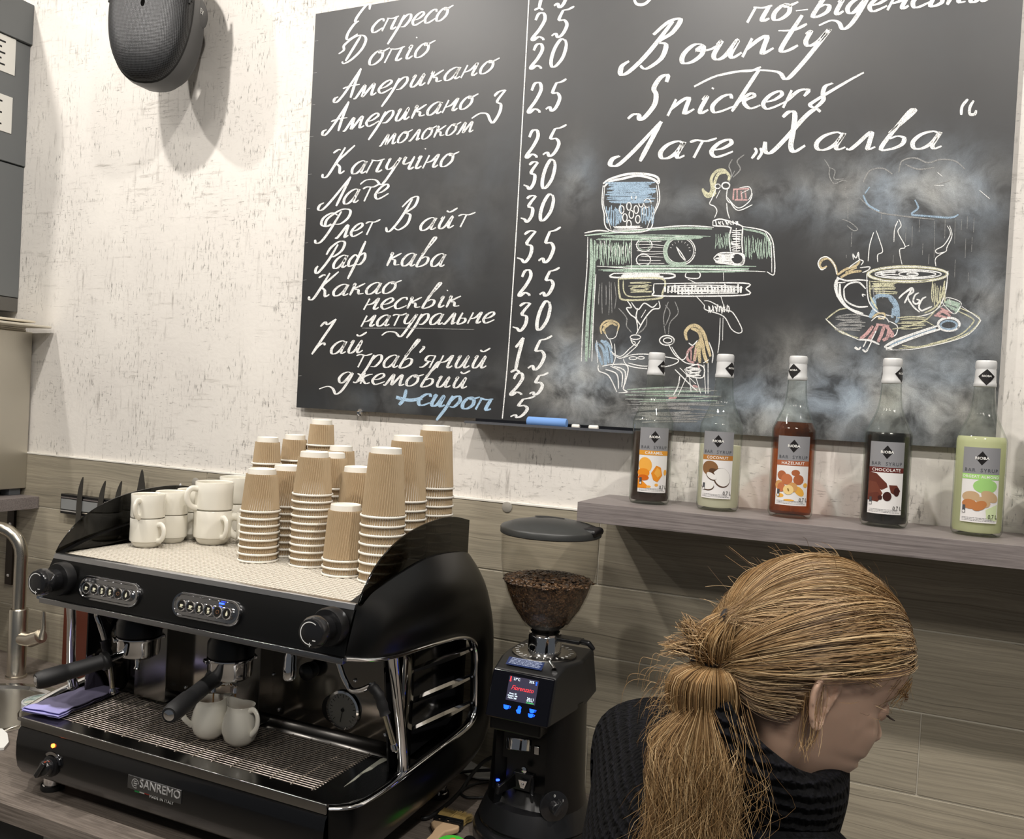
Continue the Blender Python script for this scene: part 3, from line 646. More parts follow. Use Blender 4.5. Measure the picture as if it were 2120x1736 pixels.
# ---- group heads and portafilters
def group(cx, cy, tip, root, name):
    c = Vector((cx, cy, 0))
    h = fin(MB().lathe([(.030, 1.299), (.040, 1.262), (.0475, 1.248), (.0475, 1.222), (.044, 1.218), (0, 1.218)], 40, o=c), 'group_head', BPLAS)
    fin(MB().box((cx-.028, cy, 1.225), (cx+.028, 1.505, 1.285)), 'group_neck', BPLAS, h, bevel=.006)
    pf = fin(MB().lathe([(.0475, 1.2175), (.048, 1.214), (.046, 1.210), (.0452, 1.186), (.0435, 1.178), (.034, 1.1715), (.014, 1.168), (0, 1.168)], 48, o=c), 'portafilter', CHROME)
    for a in (1.0, 1.0+PI): fin(MB().box((.042, -.010, 1.2085), (.054, .010, 1.2165), Matrix.Translation(c) @ Matrix.Rotation(a, 4, 'Z')), 'lug', CHROME, pf, bevel=.002)
    d = (Vector(tip)-Vector(root)); L = d.length; A = axis(root, tip); st = c+Vector((0, 0, 1.192)); st += (Vector(root)-st).normalized()*.040
    fin(MB().tube([st, Vector(root)+(Vector(root)-st)*.02], [.0085, .0075], 14), 'handle_neck', CHROME, pf)
    hd = fin(MB().lathe([(.0155, -.004), (.0195, 0), (.0195, .010), (.0155, .013), (.0158, .04), (.0168, L*.55), (.0168, L*.6), (.0185, L*.62), (.0188, L-.018), (.0172, L-.006), (.0145, L)], 32, M=A), 'handle', RUBBER, pf)
    fin(MB().lathe([(.0105, L-.002), (.0105, L+.001), (.006, L+.0025), (0, L+.003)], 24, M=A), 'handle_cap', CHROME, hd)
    return pf, c
tR, rR = at(350, 1480, z=1.163), at(447, 1401, z=1.180)
pf, c = group(-1.247, 1.415, tR, rR, 'R')
# double spout of the right portafilter
for p in (((484, 1450)), ((459, 1448))):
    pass
e1, e2 = at(487, 1438, z=1.128), at(442, 1436, z=1.128)
for e in (e1, e2):
    pts = spline([c+Vector((0, 0, 1.169)), c+Vector((0, 0, 1.158))+(Vector((e.x, e.y, 0))-c)*.25, Vector((e.x, e.y, 1.150)), Vector((e.x, e.y, 1.132))], 5)
    fin(MB().tube(pts, .0055, 12), 'spout', CHROME, pf)
SPOUTS = (e1, e2)
pfL, cL = group(-1.514, 1.422, at(74, 1410, z=1.163), at(222, 1366, z=1.182), 'L')
fin(MB().tube([cL+Vector((0, 0, 1.168)), cL+Vector((0, 0, 1.150)), cL+Vector((0, -.002, 1.143))], [.0075, .0055, .0075], 14), 'spout', CHROME, pfL)
# ---- hot water nozzle, black cap, steam wands
x0, y0 = -1.0985, 1.42
NZ = fin(MB().lathe([(.006, 1.302), (.006, 1.258), (.009, 1.252), (.0125, 1.240), (.0125, 1.222), (.0135, 1.219), (.0135, 1.198), (.011, 1.194), (.006, 1.193)], 28, o=(x0, y0, 0)), 'water_nozzle', CHROME)
q = at(640, 1388, y=1.53); fin(MB().lathe([(.016, -.015), (.019, 0), (.018, .012), (.010, .018), (0, .019)], 28, M=axis(q, q+Vector((0, -1, 0)))), 'black_cap', BPLAS)
def wand(pts, par_name):
    W_ = fin(MB().tube(spline(pts[:6], 6), .0058, 14), 'steam_wand', CHROME)
    g_ = spline(pts[5:8], 6); n_ = len(g_)
    fin(MB().tube(g_, [.0095 if i % 3 else .0108 for i in range(n_)], 18), 'grip', RUBBER, W_)
    fin(MB().tube([pts[7], pts[8]], .0055, 14), 'wand_tube', mat('wand_steel', (.72, .66, .5), .25, 1), W_)
    d = (Vector(pts[8])-Vector(pts[7])).normalized(); fin(MB().lathe([(.0065, -.004), (.0078, .002), (.0078, .008), (.003, .013), (0, .0135)], 16, M=axis(pts[8], Vector(pts[8])+d)), 'wand_tip', CHROME, W_)
Y_ = lambda px, py, y: tuple(at(px, py, y=y))
wand([Y_(698, 1352, 1.40), Y_(702, 1372, 1.40), Y_(712, 1402, 1.40), Y_(727, 1427, 1.40), Y_(746, 1428, 1.39), Y_(768, 1419, 1.385), Y_(784, 1438, 1.385), Y_(797, 1478, 1.39), Y_(816, 1543, 1.40)], 'R')
wl = [(2*XC-v[0], v[1], v[2]) for v in [Y_(698, 1352, 1.40), Y_(702, 1372, 1.40)]]
wand([(wl[0][0], 1.43, 1.30), (wl[0][0], 1.43, 1.288), (-1.655, 1.43, 1.25), (-1.652, 1.435, 1.22), (-1.648, 1.44, 1.20), (-1.645, 1.445, 1.18), (-1.64, 1.45, 1.15), (-1.636, 1.455, 1.12), (-1.63, 1.46, 1.065)], 'L')
# maker's lettering stuck low on the left splash
mtext(bsx, 'CE', .020, (203, 1287), 1.5440, mat('sticker_ink', (.35, .34, .31), .5), spacing=1.0)
q = at(240, 1296, y=1.5443); F = frame(q, (1, 0, 0), (0, 0, 1)); pl = fin(MB().box((-.038, -.0095, 0), (.038, .0095, .0008), F), 'small_badge', mat('badge_black', (.01, .01, .01), .4), bsx)
mtext(pl, 'SANREMO', .0125, (240, 1296), 1.5430, mat('sticker_ink'), sx=1)
# ------------------------------------------------------------------ paper cups
KRAFT = mat('kraft_ripple', (.46, .335, .195), .75); CUPW = mat('cup_white', (.86, .82, .73), .5)
_kt = KRAFT.node_tree; _tc = N(_kt, 'ShaderNodeTexCoord').outputs['Object']
_kn = N(_kt, 'ShaderNodeTexNoise', {'Vector': N(_kt, 'ShaderNodeMapping', {'Vector': _tc, 'Scale': (1, 1, .3)}).outputs[0], 'Scale': 160, 'Detail': 3}).outputs[0]
_kt.links.new(ramp(_kt, _kn, [(.3, (.455, .34, .205)), (.7, (.49, .37, .23))]), bs(KRAFT).inputs['Base Color'])
def make_cup(h, rt, rb, nr, tw):
    """cup standing upside down: rim (radius rt) on z=0, base (radius rb) at z=h"""
    t = thing('paper_cup', 'x', 'paper cup')
    b = MB(); n = nr*6; rows = []
    for j in range(9):
        z = .006+(h-.018)*j/8; k = (z/h); r0 = rt-.0025+(rb+.0012-rt+.0025)*k; row = []
        for i in range(n):
            a = 2*PI*i/n; r = r0+.0015*math.cos(nr*a); a2 = a+tw*.05*k; row.append(Vector((r*math.cos(a2), r*math.sin(a2), z)))
        rows.append(row)
    c0 = [v*1 for v in rows[0]]; c0 = [Vector((v.x*.97, v.y*.97, v.z)) for v in c0]; c1 = [Vector((v.x*.965, v.y*.965, v.z)) for v in rows[-1]]
    b.grid([c0]+rows+[c1], closed=True).build('ripple_sleeve', KRAFT, t)
    b = MB(); pr_ = []
    for k in range(13): a = -PI/2-PI*2*k/12; pr_.append((rt+.0021*math.cos(a)*.9, .0024+.0024*math.sin(a)))
    b.lathe(pr_, 48, cap=False)
    ri = lambda z: rt-.0035+(rb-rt+.0025)*z/h
    b.lathe([(ri(.003), .003), (ri(h), h-.0008), (ri(h)-.0012, h), (ri(h)-.003, h-.0035), (0, h-.0045)], 48, cap=False)
    b.build('paper_rim', CUPW, t)
    return t
PROTO = {'T': (make_cup(.066, .0345, .0255, 40, 0), .066, .0145), 'Q': (make_cup(.084, .039, .0275, 44, 3), .084, .0155), 'S': (make_cup(.096, .0435, .0312, 48, 5), .096, .0171), 'M': (make_cup(.118, .0445, .033, 48, 6.5), .118, .0187), 'L': (make_cup(.143, .0465, .0325, 50, 4.5), .143, .0208)}
used = {k: False for k in PROTO}
ORD = ['topmost']+[q+' from top' for q in 'second third fourth fifth sixth seventh eighth ninth tenth eleventh twelfth thirteenth fourteenth fifteenth sixteenth seventeenth'.split()]
def stack(kind, n, top, y, where):
    pt, h, p = PROTO[kind]; z0 = DZ
    c = at(*top, y=y); p = (c.z+.001-z0-h)/(n-1); rnd = random.Random(str(top))
    for i in range(n):
        o = pt if not used[kind] else dup(pt); used[kind] = True
        k = n-1-i          # k=0 lowest; i=0 topmost
        o.location = (c.x+rnd.uniform(-.0005, .0005), c.y+rnd.uniform(-.0005, .0005), z0+k*p); o.rotation_euler = (0, 0, rnd.uniform(0, 6))
        pos = ORD[i] if i < n-1 else 'lowest'
        size = {'T': 'tiny', 'Q': 'slim', 'S': 'small', 'M': 'medium', 'L': 'large'}[kind]
        o['label'] = '%s ripple cup, %s, in the stack %s' % (size, pos, where); o['category'] = 'paper cup'; o['group'] = 'paper cups stacked '+where
STACKS = [('S', 8, (543, 970), 1.553, 'nearest the white mugs'), ('S', 11, (651.5, 935), 1.58, 'second in the front row'), ('M', 3, (717, 1044), 1.545, 'that is shortest'), ('L', 8, (800.5, 927), 1.54, 'nearest the right black panel'),
    ('L', 9, (846, 902), 1.635, 'behind the tall front right one'), ('L', 10, (904, 881), 1.735, 'furthest to the right'), ('S', 9, (741, 966), 1.655, 'just behind the shortest one'), ('S', 8, (597, 963), 1.645, 'between the two front left ones'),
    ('Q', 11, (690, 937), 1.67, 'peeping out behind the second one'), ('Q', 12, (707, 923), 1.745, 'in the back middle'), ('T', 18, (667, 869), 1.785, 'highest at the back'), ('T', 16, (611, 900), 1.76, 'second from left at the back'), ('T', 15, (555, 905), 1.68, 'leftmost at the back')]
for s_ in STACKS: stack(*s_)

# ------------------------------------------------------------------ white mugs
def make_mug(r, h, hr=1.0):
    t = thing('mug', 'x', 'mug')
    f = lambda a, z: 1+(.006*math.cos(8*a) if z < .2*h else 0)
    MB().lathe([(0, .003), (r*.62, .002), (r*.66, 0), (r*.72, .001), (r*.84, h*.10), (r*.90, h*.19), (r*.985, h*.215), (r, h*.27), (r*.985, h*.7), (r*1.0, h-.001), (r*.985, h), (r*.94, h-.002), (r*.93, h*.3), (r*.8, h*.14), (0, h*.12)], 48, f=f).build('body', CERAM, t)
    pts = spline([(r*.95, 0, h*.80), (r*1.28, 0, h*.82), (r*1.5, 0, h*.70), (r*1.50, 0, h*.48), (r*1.28, 0, h*.30), (r*.96, 0, h*.24)], 6)
    MB().tube(pts, .0045*hr, 12, sx=1.4, up=(0, 1, 0)).build('handle', CERAM, t); return t
mugA = make_mug(.0385, .068); mugB = make_mug(.0455, .083, 1.15); fa = fb = False
def mugs(kind, px, rots, where, z0=None, scale=1):
    global fa, fb
    c = at(*px, z=DZ)
    h = .0560 if kind == 'A' else .0690
    for i, rz in enumerate(rots):
        pt = mugA if kind == 'A' else mugB
        o = pt if not (fa if kind == 'A' else fb) else dup(pt)
        if kind == 'A': fa = True
        else: fb = True
        o.location = (c.x, c.y, DZ+i*h); o.rotation_euler = (0, 0, math.radians(rz))
        pos = ('lower', 'upper')[i] if len(rots) > 1 else 'single'
        o['label'] = '%s cream white %s, %s' % (pos, 'mug' if kind == 'A' else 'large mug', where); o['category'] = 'mug'; o['group'] = 'white mugs on the coffee machine'
mugs('A', (303, 1130), (-5, 288), 'in the front left pair on the machine')
mugs('A', (352, 1121), (120, 100), 'in the pair just behind the front left one')
mugs('A', (396, 1113), (60, 80), 'in the pair half hidden behind the big ones')
mugs('B', (439, 1124), (-20, 250), 'in the big pair in the middle')
mugs('B', (487, 1106), (0, 60), 'in the pair partly hidden by paper cups')
mg = make_mug(.041, .082, 1.5); c = at(520, 1127, z=DZ); mg.location = (c.x+.005, c.y, DZ); mg.rotation_euler = (0, 0, math.radians(205))
tag(mg, 'white mug with a big round handle just left of the paper cups', 'mug', 'white mugs on the coffee machine')

# ------------------------------------------------------------------ two milk jugs, coffee running into them
COFFEE = mat('coffee', (.16, .07, .02), .2)
def jug(px, rz, label):
    c = at(*px, z=ZT+.0035); t = thing('milk_jug', label, 'jug', (c.x, c.y, ZT+.0032), math.radians(rz), 'cream jugs on the drip tray')
    rows = []; prof = [(.0, .0012), (.018, .0), (.022, .0015), (.032, .012), (.0372, .028), (.0372, .042), (.034, .058), (.0292, .070), (.0275, .077), (.0285, .082)]
    inn = [(.0265, .0815), (.0255, .076), (.0275, .069), (.0325, .057), (.0355, .040), (.030, .014), (.0, .005)]
    n = 48
    for r, z in prof+inn:
        row = []
        for i in range(n):
            a = 2*PI*i/n; d = math.cos(a); k = max(0, (z-.055)/.027); s_ = max(0, (d-.72)/.28)**1.3*k
            row.append(Vector(((r+.016*s_)*math.cos(a), (r+.016*s_*.3)*math.sin(a)*(1-.25*s_), z+.006*s_*k)))
        rows.append(row)
    MB().grid(rows, closed=True).build('body', CERAM, t)
    pts = spline([(-.026, 0, .074), (-.042, 0, .080), (-.054, 0, .068), (-.052, 0, .046), (-.035, 0, .027)], 6)
    MB().tube(pts, .0038, 12, sx=1.5, up=(0, 1, 0)).build('handle', CERAM, t)
    o = MB().lathe([(0, .0555), (.0322, .0555), (.0322, .0545), (0, .0545)], 32).build('coffee', COFFEE, t); return t
jR = jug((496, 1538), 168, 'right cream jug under the portafilter, handle to the right'); jL = jug((433, 1524), 48, 'left cream jug behind the black handle, spout to the right')
for (e, j, l) in ((SPOUTS[0], jR, 'right'), (SPOUTS[1], jL, 'left')):
    p = [Vector((e.x, e.y, 1.132)), Vector((e.x, e.y, 1.115)), Vector((e.x, e.y, 1.0935))]
    tag(MB().tube(p, [.0018, .0013, .0011], 8).build('coffee_stream', mat('stream_coffee', (.32, .15, .04), .2), None), '%s thin stream of coffee running from the spout into a jug' % l, 'coffee', 'coffee streams')

# ------------------------------------------------------------------ purple cloth
def cloth():
    P = [at(x, y, z=ZT+.008) for x, y in ((50, 1470), (122, 1484), (248, 1428), (193, 1417))]
    b = MB(); nu, nv = 40, 22; L = []
    rnd = random.Random(5); import mathutils.noise as no
    for layer, (zz, sh) in enumerate(((.003, 0), (.0075, .004), (.0125, .0))):
        top = []
        for j in range(nv+1):
            row = []
            for i in range(nu+1):
                u, v = i/nu, j/nv
                a = P[0].lerp(P[3], u).lerp(P[1].lerp(P[2], u), v)
                e = .006*no.noise(Vector((u*5, v*3, layer))); w_ = .005*no.noise(Vector((u*7+3, v*5, .3)))*math.sin(PI*min(1, u*1.2))
                f = Vector(a)+Vector((e+sh*.5, e*.8-sh, 0)); f.z = ZT+.0028+zz*(1-.25*u)+max(-.001, w_); row.append(f)
            top.append(row)
        L.append(top)
    for t_ in L: b.grid(t_)
    # rounded fold along the front edge joining the layers
    for a, c in ((0, 1), (1, 2)):
        rows = []
        for i in range(nu+1):
            p, q = (L[a][k][0] if 0 else L[a][0][i] for k in (0,)).__next__(), L[c][0][i]
            rows.append([p, p.lerp(q, .5)+Vector((-.003, -.002, 0)), q])
        b.grid(rows)
    m_ = mat('purple_cloth', (.27, .25, .62), .9); nt = m_.node_tree; tc = N(nt, 'ShaderNodeTexCoord').outputs['Object']
    g = P[0].lerp(P[3], .62).lerp(P[1].lerp(P[2], .62), .55)
    mp = N(nt, 'ShaderNodeMapping', {'Vector': tc, 'Location': (-g.x*8, -g.y*8, -g.z*8), 'Scale': (8, 8, 8)}).outputs[0]
    ln = N(nt, 'ShaderNodeVectorMath', {0: mp}, operation='LENGTH').outputs['Value']
    nz = N(nt, 'ShaderNodeTexNoise', {'Vector': tc, 'Scale': 25, 'Detail': 3}).outputs[0]
    wet = ramp(nt, mth(nt, 'ADD', ln, mth(nt, 'MULTIPLY', nz, .35)), [(.92, 1.), (1.0, 0.)])
    nt.links.new(mixc(nt, wet, (.40, .38, .74), (.12, .11, .18)), bs(m_).inputs['Base Color']); bumpy(m_, 900, .0006, .6, 2)
    o = b.build('cloth', m_, None, solid=.0018); tag(o, 'folded purple cleaning cloth lying on the left of the drip tray', 'cloth')
cloth()

# ------------------------------------------------------------------ grinder
GX, GY = -.660, 1.70
def grinder():
    t = thing('coffee_grinder', 'black coffee grinder with a clear bean hopper and lit display', 'coffee grinder', (GX, GY, CZ))
    L = lambda *p: Vector(p)-Vector((GX, GY, CZ)); g = lambda py: 1.541-(py-1070)/988-CZ
    def W(b, name, m_, par=t, **k): b.v = [tuple(Vector(p)-Vector((GX, GY, CZ))) for p in b.v]; return b.build(name, m_, par, **k)
    MB().lathe([(.128, 0), (.131, .004), (.131, .022), (.127, .032), (.118, .037), (.117, .040), (.121, .046), (.113, .066), (.104, .085)], 64).build('base', mat('grinder_black', (.010, .010, .011), .3, Coat_Weight=.2), t)
    # column: rounded body with a working niche cut in front
    rows = []; n = 48
    for z, r, fl in ((.060, .108, .100), (.11, .1005, .088), (.17, .098, .080), (.24, .0965, .078), (.300, .0955, .078)):
        row = []
        for i in range(n):
            a = 2*PI*i/n; x, y = r*math.cos(a), r*math.sin(a)
            niche = y < -.055 and abs(x+.008) < .052 and .10 < z < .32
            if niche: y = -.052
            row.append(Vector((x, y, z)))
        rows.append(row)
    MB().grid(rows, closed=True).build('body', SATIN, t)
    # head housing
    TL, TR, BR, BL = [at(*p, y=q) for p, q in (((1028, 1382), 1.590), ((1146, 1403), 1.590), ((1131, 1507), 1.560), ((1007, 1482), 1.560))]
    TLx = (TL.x+BL.x)/2; xr_ = TR.x; xl_ = TL.x; zt = (TL.z+TR.z)/2; zb = (BL.z+BR.z)/2
    yb = 1.79; zt2 = zt+.014
    hx0, hx1 = xl_-.006, xr_+.006
    v = [(hx0, 1.560, zb), (hx1, 1.560, zb), (hx1, 1.590, zt), (hx0, 1.590, zt), (GX-.088, yb, zb+.012), (GX+.092, yb, zb+.012), (GX+.080, yb, zt2), (GX-.076, yb, zt2), (GX-.068, 1.635, zt2), (GX+.074, 1.635, zt2), (GX+.097, 1.70, zb+.008), (GX-.094, 1.70, zb+.008), (GX+.086, 1.70, zt2-.004), (GX-.082, 1.70, zt2-.004)]
    f = [(0, 1, 2, 3), (3, 2, 9, 8), (8, 9, 12, 13), (13, 12, 6, 7), (4, 7, 6, 5), (1, 10, 12, 9, 2), (10, 5, 6, 12), (0, 3, 8, 13, 11), (11, 13, 7, 4), (0, 11, 10, 1), (11, 4, 5, 10)]
    b = MB(); b.add([Vector(p) for p in v], f, False); W(b, 'head_housing', mat('housing_black', (.013, .013, .013), .42), bevel=.006, seg=3)
    n_ = Vector((0, -(zt-zb), (1.590-1.560))).normalized()
    up_ = Vector((0, 1.590-1.560, zt-zb)).normalized()
    O = Vector(((hx0+hx1)/2, 1.575, (zt+zb)/2))+n_*.001
    F = frame(O, (1, 0, 0), up_); w2, h2 = (hx1-hx0)/2-.001, (zt-zb)/2*1.04
    pan = W(MB().box((-w2, -h2, -.003), (w2, h2, .004), F), 'display_panel', mat('glass_black', (.003, .003, .005), .08), bevel=.004)
    dsp = W(MB().box((-w2*.42, -h2*.20, .0038), (w2*.52, h2*.80, .0046), F), 'display', mat('lcd_dark', (.01, .01, .015), .3, Emission_Color=(.035, .03, .055), Emission_Strength=1.0), pan)
    RED = mat('lit_red', (.5, .02, .02), .5, Emission_Color=(1, .045, .06), Emission_Strength=1.0); LW = mat('lit_white', (.7, .8, .9), .5, Emission_Color=(.75, .9, 1), Emission_Strength=1.3)
    LG = mat('lit_green', (.05, .5, .1), .5, Emission_Color=(.08, .9, .2), Emission_Strength=.9); LB = mat('lit_blue', (0, .1, .6), .5, Emission_Color=(.005, .055, 1.0), Emission_Strength=3.2)
    Fl = frame(L(*O), (1, 0, 0), up_)
    def tx(s, size, u, v_, m_, **k): return text(dsp, s, size, Fl @ Matrix.Translation((u*w2, v_*h2, .0048)), m_, depth=.0001, **k)
    tx('Fiorenzato', .0125, .05, .34, RED, name='red_lettering', shear=.35, sx=.88)
    tx('27°C', .0068, -.17, .69, LW); tx('35%', .0066, .31, .69, LW); tx('20:11', .0072, .36, .0, LW)
    tx('Dose: 20\nDoppia: 100\nMacin: 200', .0042, -.22, .0, LW); tx('mar 20 feb', .0030, .34, -.08, LW); tx('Connesso', .0040, .36, -.15, LG)
    W(MB().box((w2*-.385, h2*.60, .0046), (w2*-.35, h2*.78, .0049), F).lathe([(.0018, .0046), (.0018, .0049), (0, .0049)], 12, M=F @ Matrix.Translation((w2*-.367, h2*.60, 0))), 'thermometer_icon', RED, dsp)
    W(MB().lathe([(.0017, .0046), (.0017, .0049), (0, .0049)], 12, M=F @ Matrix.Translation((w2*.46, h2*.70, 0))).lathe([(.0013, .0046), (.0013, .0049), (0, .0049)], 12, M=F @ Matrix.Translation((w2*.46, h2*.62, 0))), 'drop_icon', LB, dsp)
    def icup(b, u, v_, s_=1):
        for q in range(12):
            pass
        pts = [(-.0062, .003), (.0062, .003), (.0045, -.003), (.002, -.0045), (-.002, -.0045), (-.0045, -.003)]
        b.prism([F @ Vector((u*w2+x*s_, v_*h2+y*s_, .0042)) for x, y in pts], n_*.0004); b.tube([F @ Vector((u*w2+x*s_, v_*h2+y*s_, .0044)) for x, y in ((.0055, .002), (.009, .002), (.008, -.001), (.0045, -.0018))], .0006, 6)
    b = MB(); icup(b, -.36, -.48, 1.05); W(b, 'single_dose_icon', LB, pan, auto=False)
    b = MB(); icup(b, .46, -.43, .95); icup(b, .44, -.62, .95); W(b, 'double_dose_icon', LB, pan, auto=False)
    b = MB(); b.prism([F @ Vector((.06*w2+x, -.52*h2+y, .0042)) for x, y in [(-.003, -.006), (.003, -.006), (.0042, -.001), (.0032, .002), (-.0032, .002), (-.0058, .0), (-.0065, -.001)]], n_*.0004)
    for i, (dx, ln) in enumerate(((-.0027, .0055), (-.0009, .0066), (.0010, .0062), (.0029, .0048))): b.box((.06*w2+dx-.0007, -.52*h2+.002, .0042), (.06*w2+dx+.0007, -.52*h2+.002+ln, .0046), F)
    W(b, 'hand_icon', LB, pan, auto=False)
    # warning label on the housing
    q = [at(x, y, z=zt+.020) for x, y in ((1067, 1361), (1140, 1366), (1142, 1384), (1072, 1383))]
    cy_ = sum((p.y for p in q))/4
    lab = MB(); slope = (zt2-zt)/(1.635-1.590)
    P4 = [Vector((GX+x, y, zt+(y-1.590)*slope+.0030)) for x, y in ((-.048, 1.628), (.030, 1.628), (.034, 1.602), (-.044, 1.602))]
    lab = W(MB().prism(P4, (0, 0, .0004)), 'warning_label', mat('label_blue', (.015, .03, .11), .4))
    b = MB(); ex = (P4[1]-P4[0]).normalized(); ey = (P4[3]-P4[0]).normalized(); LF = frame(P4[3]+Vector((0, 0, .0009)), ex, -ey)
    rnd = random.Random(4); wl_ = (P4[1]-P4[0]).length; hl_ = (P4[3]-P4[0]).length
    for r_ in range(5):
        x = .004
        while x < wl_-.012:
            d = rnd.uniform(.003, .011); b.box((x, hl_*(.15+.17*r_), 0), (min(x+d, wl_-.006), hl_*(.15+.17*r_)+.0024, .0002), LF); x += d+.0012
    W(b, 'label_print', mat('label_print_pale', (.35, .40, .55), .5), lab, auto=False)
    # collar and adjusting dial
    zc = zt2-CZ-.012
    dl = MB().lathe([(.066, zc), (.068, zc+.003), (.068, zc+.012), (.066, zc+.014), (.036, zc+.017), (.034, zc+.017)], 90, cap=False, f=lambda a, z: 1+(.006*math.cos(45*a) if zc+.002 < z < zc+.013 else 0)).build('adjusting_dial', mat('dial_metal', (.34, .33, .31), .25, 1), t)
    MB().tube([(.035, -.055, zc+.010), (.058, -.090, zc+.008)], .005, 14).build('dial_lever', CHROME, dl)
    b = MB()
    for k in range(26):
        a = 2*PI*k/26; b.box((.054, -.001, zc+.0158), (.062 if k % 5 else .060, .001, zc+.0164), Matrix.Rotation(a, 4, 'Z'))
    b.build('dial_scale', WHITE, dl, auto=False)
    cl = MB().lathe([(.0355, zc+.010), (.0355, zc+.050), (.034, zc+.052), (.0345, zc+.056), (.031, zc+.058)], 48, cap=False).build('hopper_collar', CHROME, t)
    MB().box((.022, -.016, zc+.044), (.082, .016, zc+.052)).tube([(.08, 0, zc+.048), (.098, -.004, zc+.048), (.110, -.002, zc+.036)], [.006, .006, .004], 12).build('hopper_latch', BPLAS, t, bevel=.002)
    # hopper
    hp = [(.031, zc+.052), (.033, zc+.066)]+[(w_/2/988, g(py)) for py, w_ in ((1299, 92), (1280, 116), (1260, 144), (1230, 171), (1200, 190), (1165, 200), (1130, 203), (1098, 205))]
    hp = [(r, z+.004) for r, z in hp]
    CLEAR = bpy.data.materials.new('clear_acrylic'); CLEAR.use_nodes = True; nt = CLEAR.node_tree; nt.nodes.clear()
    lw = N(nt, 'ShaderNodeLayerWeight', {'Blend': .25}).outputs['Facing']
    tint = mixc(nt, ramp(nt, lw, [(.6, 0.), (1., 1.)]), (.93, .92, .90), (.50, .49, .46))
    sh = N(nt, 'ShaderNodeMixShader', {0: glassfac(nt, 1.38), 1: N(nt, 'ShaderNodeBsdfTransparent', {0: tint}).outputs[0], 2: N(nt, 'ShaderNodeBsdfGlossy', {'Roughness': .04}).outputs[0]}); N(nt, 'ShaderNodeOutputMaterial', {0: sh.outputs[0]})
    globals()['CLEAR'] = CLEAR
    MB().lathe(hp, 64, cap=False).build('hopper', CLEAR, t)
    zl = hp[-1][1]
    LID = mat('lid_smoke', (.035, .036, .034), .42)
    lid = MB().lathe([(.104, zl-.012), (.1065, zl-.010), (.1065, zl), (.1035, zl+.004), (.080, zl+.012), (.050, zl+.018), (.012, zl+.0205), (0, zl+.0205)], 64).build('lid', LID, t)
    MB().grid([[Vector((-.012+.034*math.cos(a)*k, .020+.019*math.sin(a)*k, zl+.0212-.0012*k)) for a in [2*PI*i/32 for i in range(32)]] for k in (1, .86, .02)], closed=True).build('lid_slot', slot, lid)
    MB().box((.060, -.030, zl-.006), (.109, .028, zl+.011)).build('lid_latch', BPLAS, lid, bevel=.008, seg=3)
    # beans
    rb = lambda z: np.interp(z, [p[1] for p in hp], [p[0] for p in hp])-.0055
    zs = g(1208)+.006
    core = [(rb(z)-.002, z) for z in (hp[0][1]+.004, hp[2][1], hp[3][1], hp[4][1], hp[5][1], zs-.004)]+[(.05, zs+.004), (0, zs+.010)]
    BE = mat('coffee_bean', (.055, .022, .010), .32); nt = BE.node_tree; oi = N(nt, 'ShaderNodeNewGeometry').outputs['Random Per Island']
    nt.links.new(ramp(nt, oi, [(0., (.022, .012, .007)), (.5, (.065, .036, .019)), (1., (.17, .095, .048))]), bs(BE).inputs['Base Color'])
    MB().lathe(core, 40).build('bean_mass', mat('bean_core', (.010, .006, .004), .7), t)
    b = MB(); rnd = random.Random(2)
    def bean(p, nrm):
        nrm = nrm.normalized(); q = (Vector((rnd.gauss(0, 1), rnd.gauss(0, 1), rnd.gauss(0, 1)))).normalized(); q = (q-nrm*q.dot(nrm)).normalized(); M = frame(p, q, nrm.cross(q)) @ Matrix.Rotation(rnd.uniform(-.5, .5), 4, 'X')
        vs = []; n_ = 7
        for j, (x, r) in enumerate(((-.0052, .0001), (-.0038, .0024), (0, .0036), (.0038, .0024), (.0052, .0001))):
            for i in range(n_): a = 2*PI*i/n_; vs.append(M @ Vector((x, r*math.cos(a), r*.62*math.sin(a))))
        b.add(vs, [(j*n_+i, j*n_+(i+1) % n_, (j+1)*n_+(i+1) % n_, (j+1)*n_+i) for j in range(4) for i in range(n_)])
    for _ in range(900):
        r = .093*math.sqrt(rnd.random()); a = rnd.uniform(0, 2*PI); bean(Vector((r*math.cos(a), r*math.sin(a), zs+.011-.010*(r/.09)**2+rnd.uniform(-.002, .002))), Vector((0, 0, 1)))
    for _ in range(2600):
        z = rnd.uniform(hp[1][1]+.01, zs+.002); a = rnd.uniform(PI*.95, PI*2.1); r = rb(z); bean(Vector((r*math.cos(a), r*math.sin(a), z)), Vector((math.cos(a), math.sin(a), -.4)))
    bo = b.build('coffee_beans', BE, t); bo['kind'] = 'stuff'
    # outlet, fork, screws, button, timer knob
    q = at(1073, 1540, y=1.600)-Vector((GX, GY, CZ)); A = axis(q+Vector((0, .004, .010)), q+Vector((.002, -.004, -.012)))
    MB().lathe([(.018, -.002), (.0262, 0), (.0268, .004), (.0262, .021), (.0245, .022), (.0225, .008), (0, .006)], 40, M=A).build('coffee_outlet', CHROME, t)
    MB().box((-.062, -.125, .250), (.050, -.05, .312)).build('outlet_block', SATIN, t, bevel=.006)
    q = at(1112, 1552, y=1.61)-Vector((GX, GY, CZ)); MB().box((q.x-.005, q.y-.004, q.z-.008), (q.x+.005, q.y+.004, q.z+.008)).build('clip_bracket', CHROME, t, bevel=.001)
    q = at(1086, 1592, y=1.632)-Vector((GX, GY, CZ)); MB().lathe([(.0065, 0), (.0065, .005), (.003, .007), (0, .007)], 20, M=axis(q, q+Vector((0, -1, 0)))).build('screw', CHROME, t)
    k = MB(); 
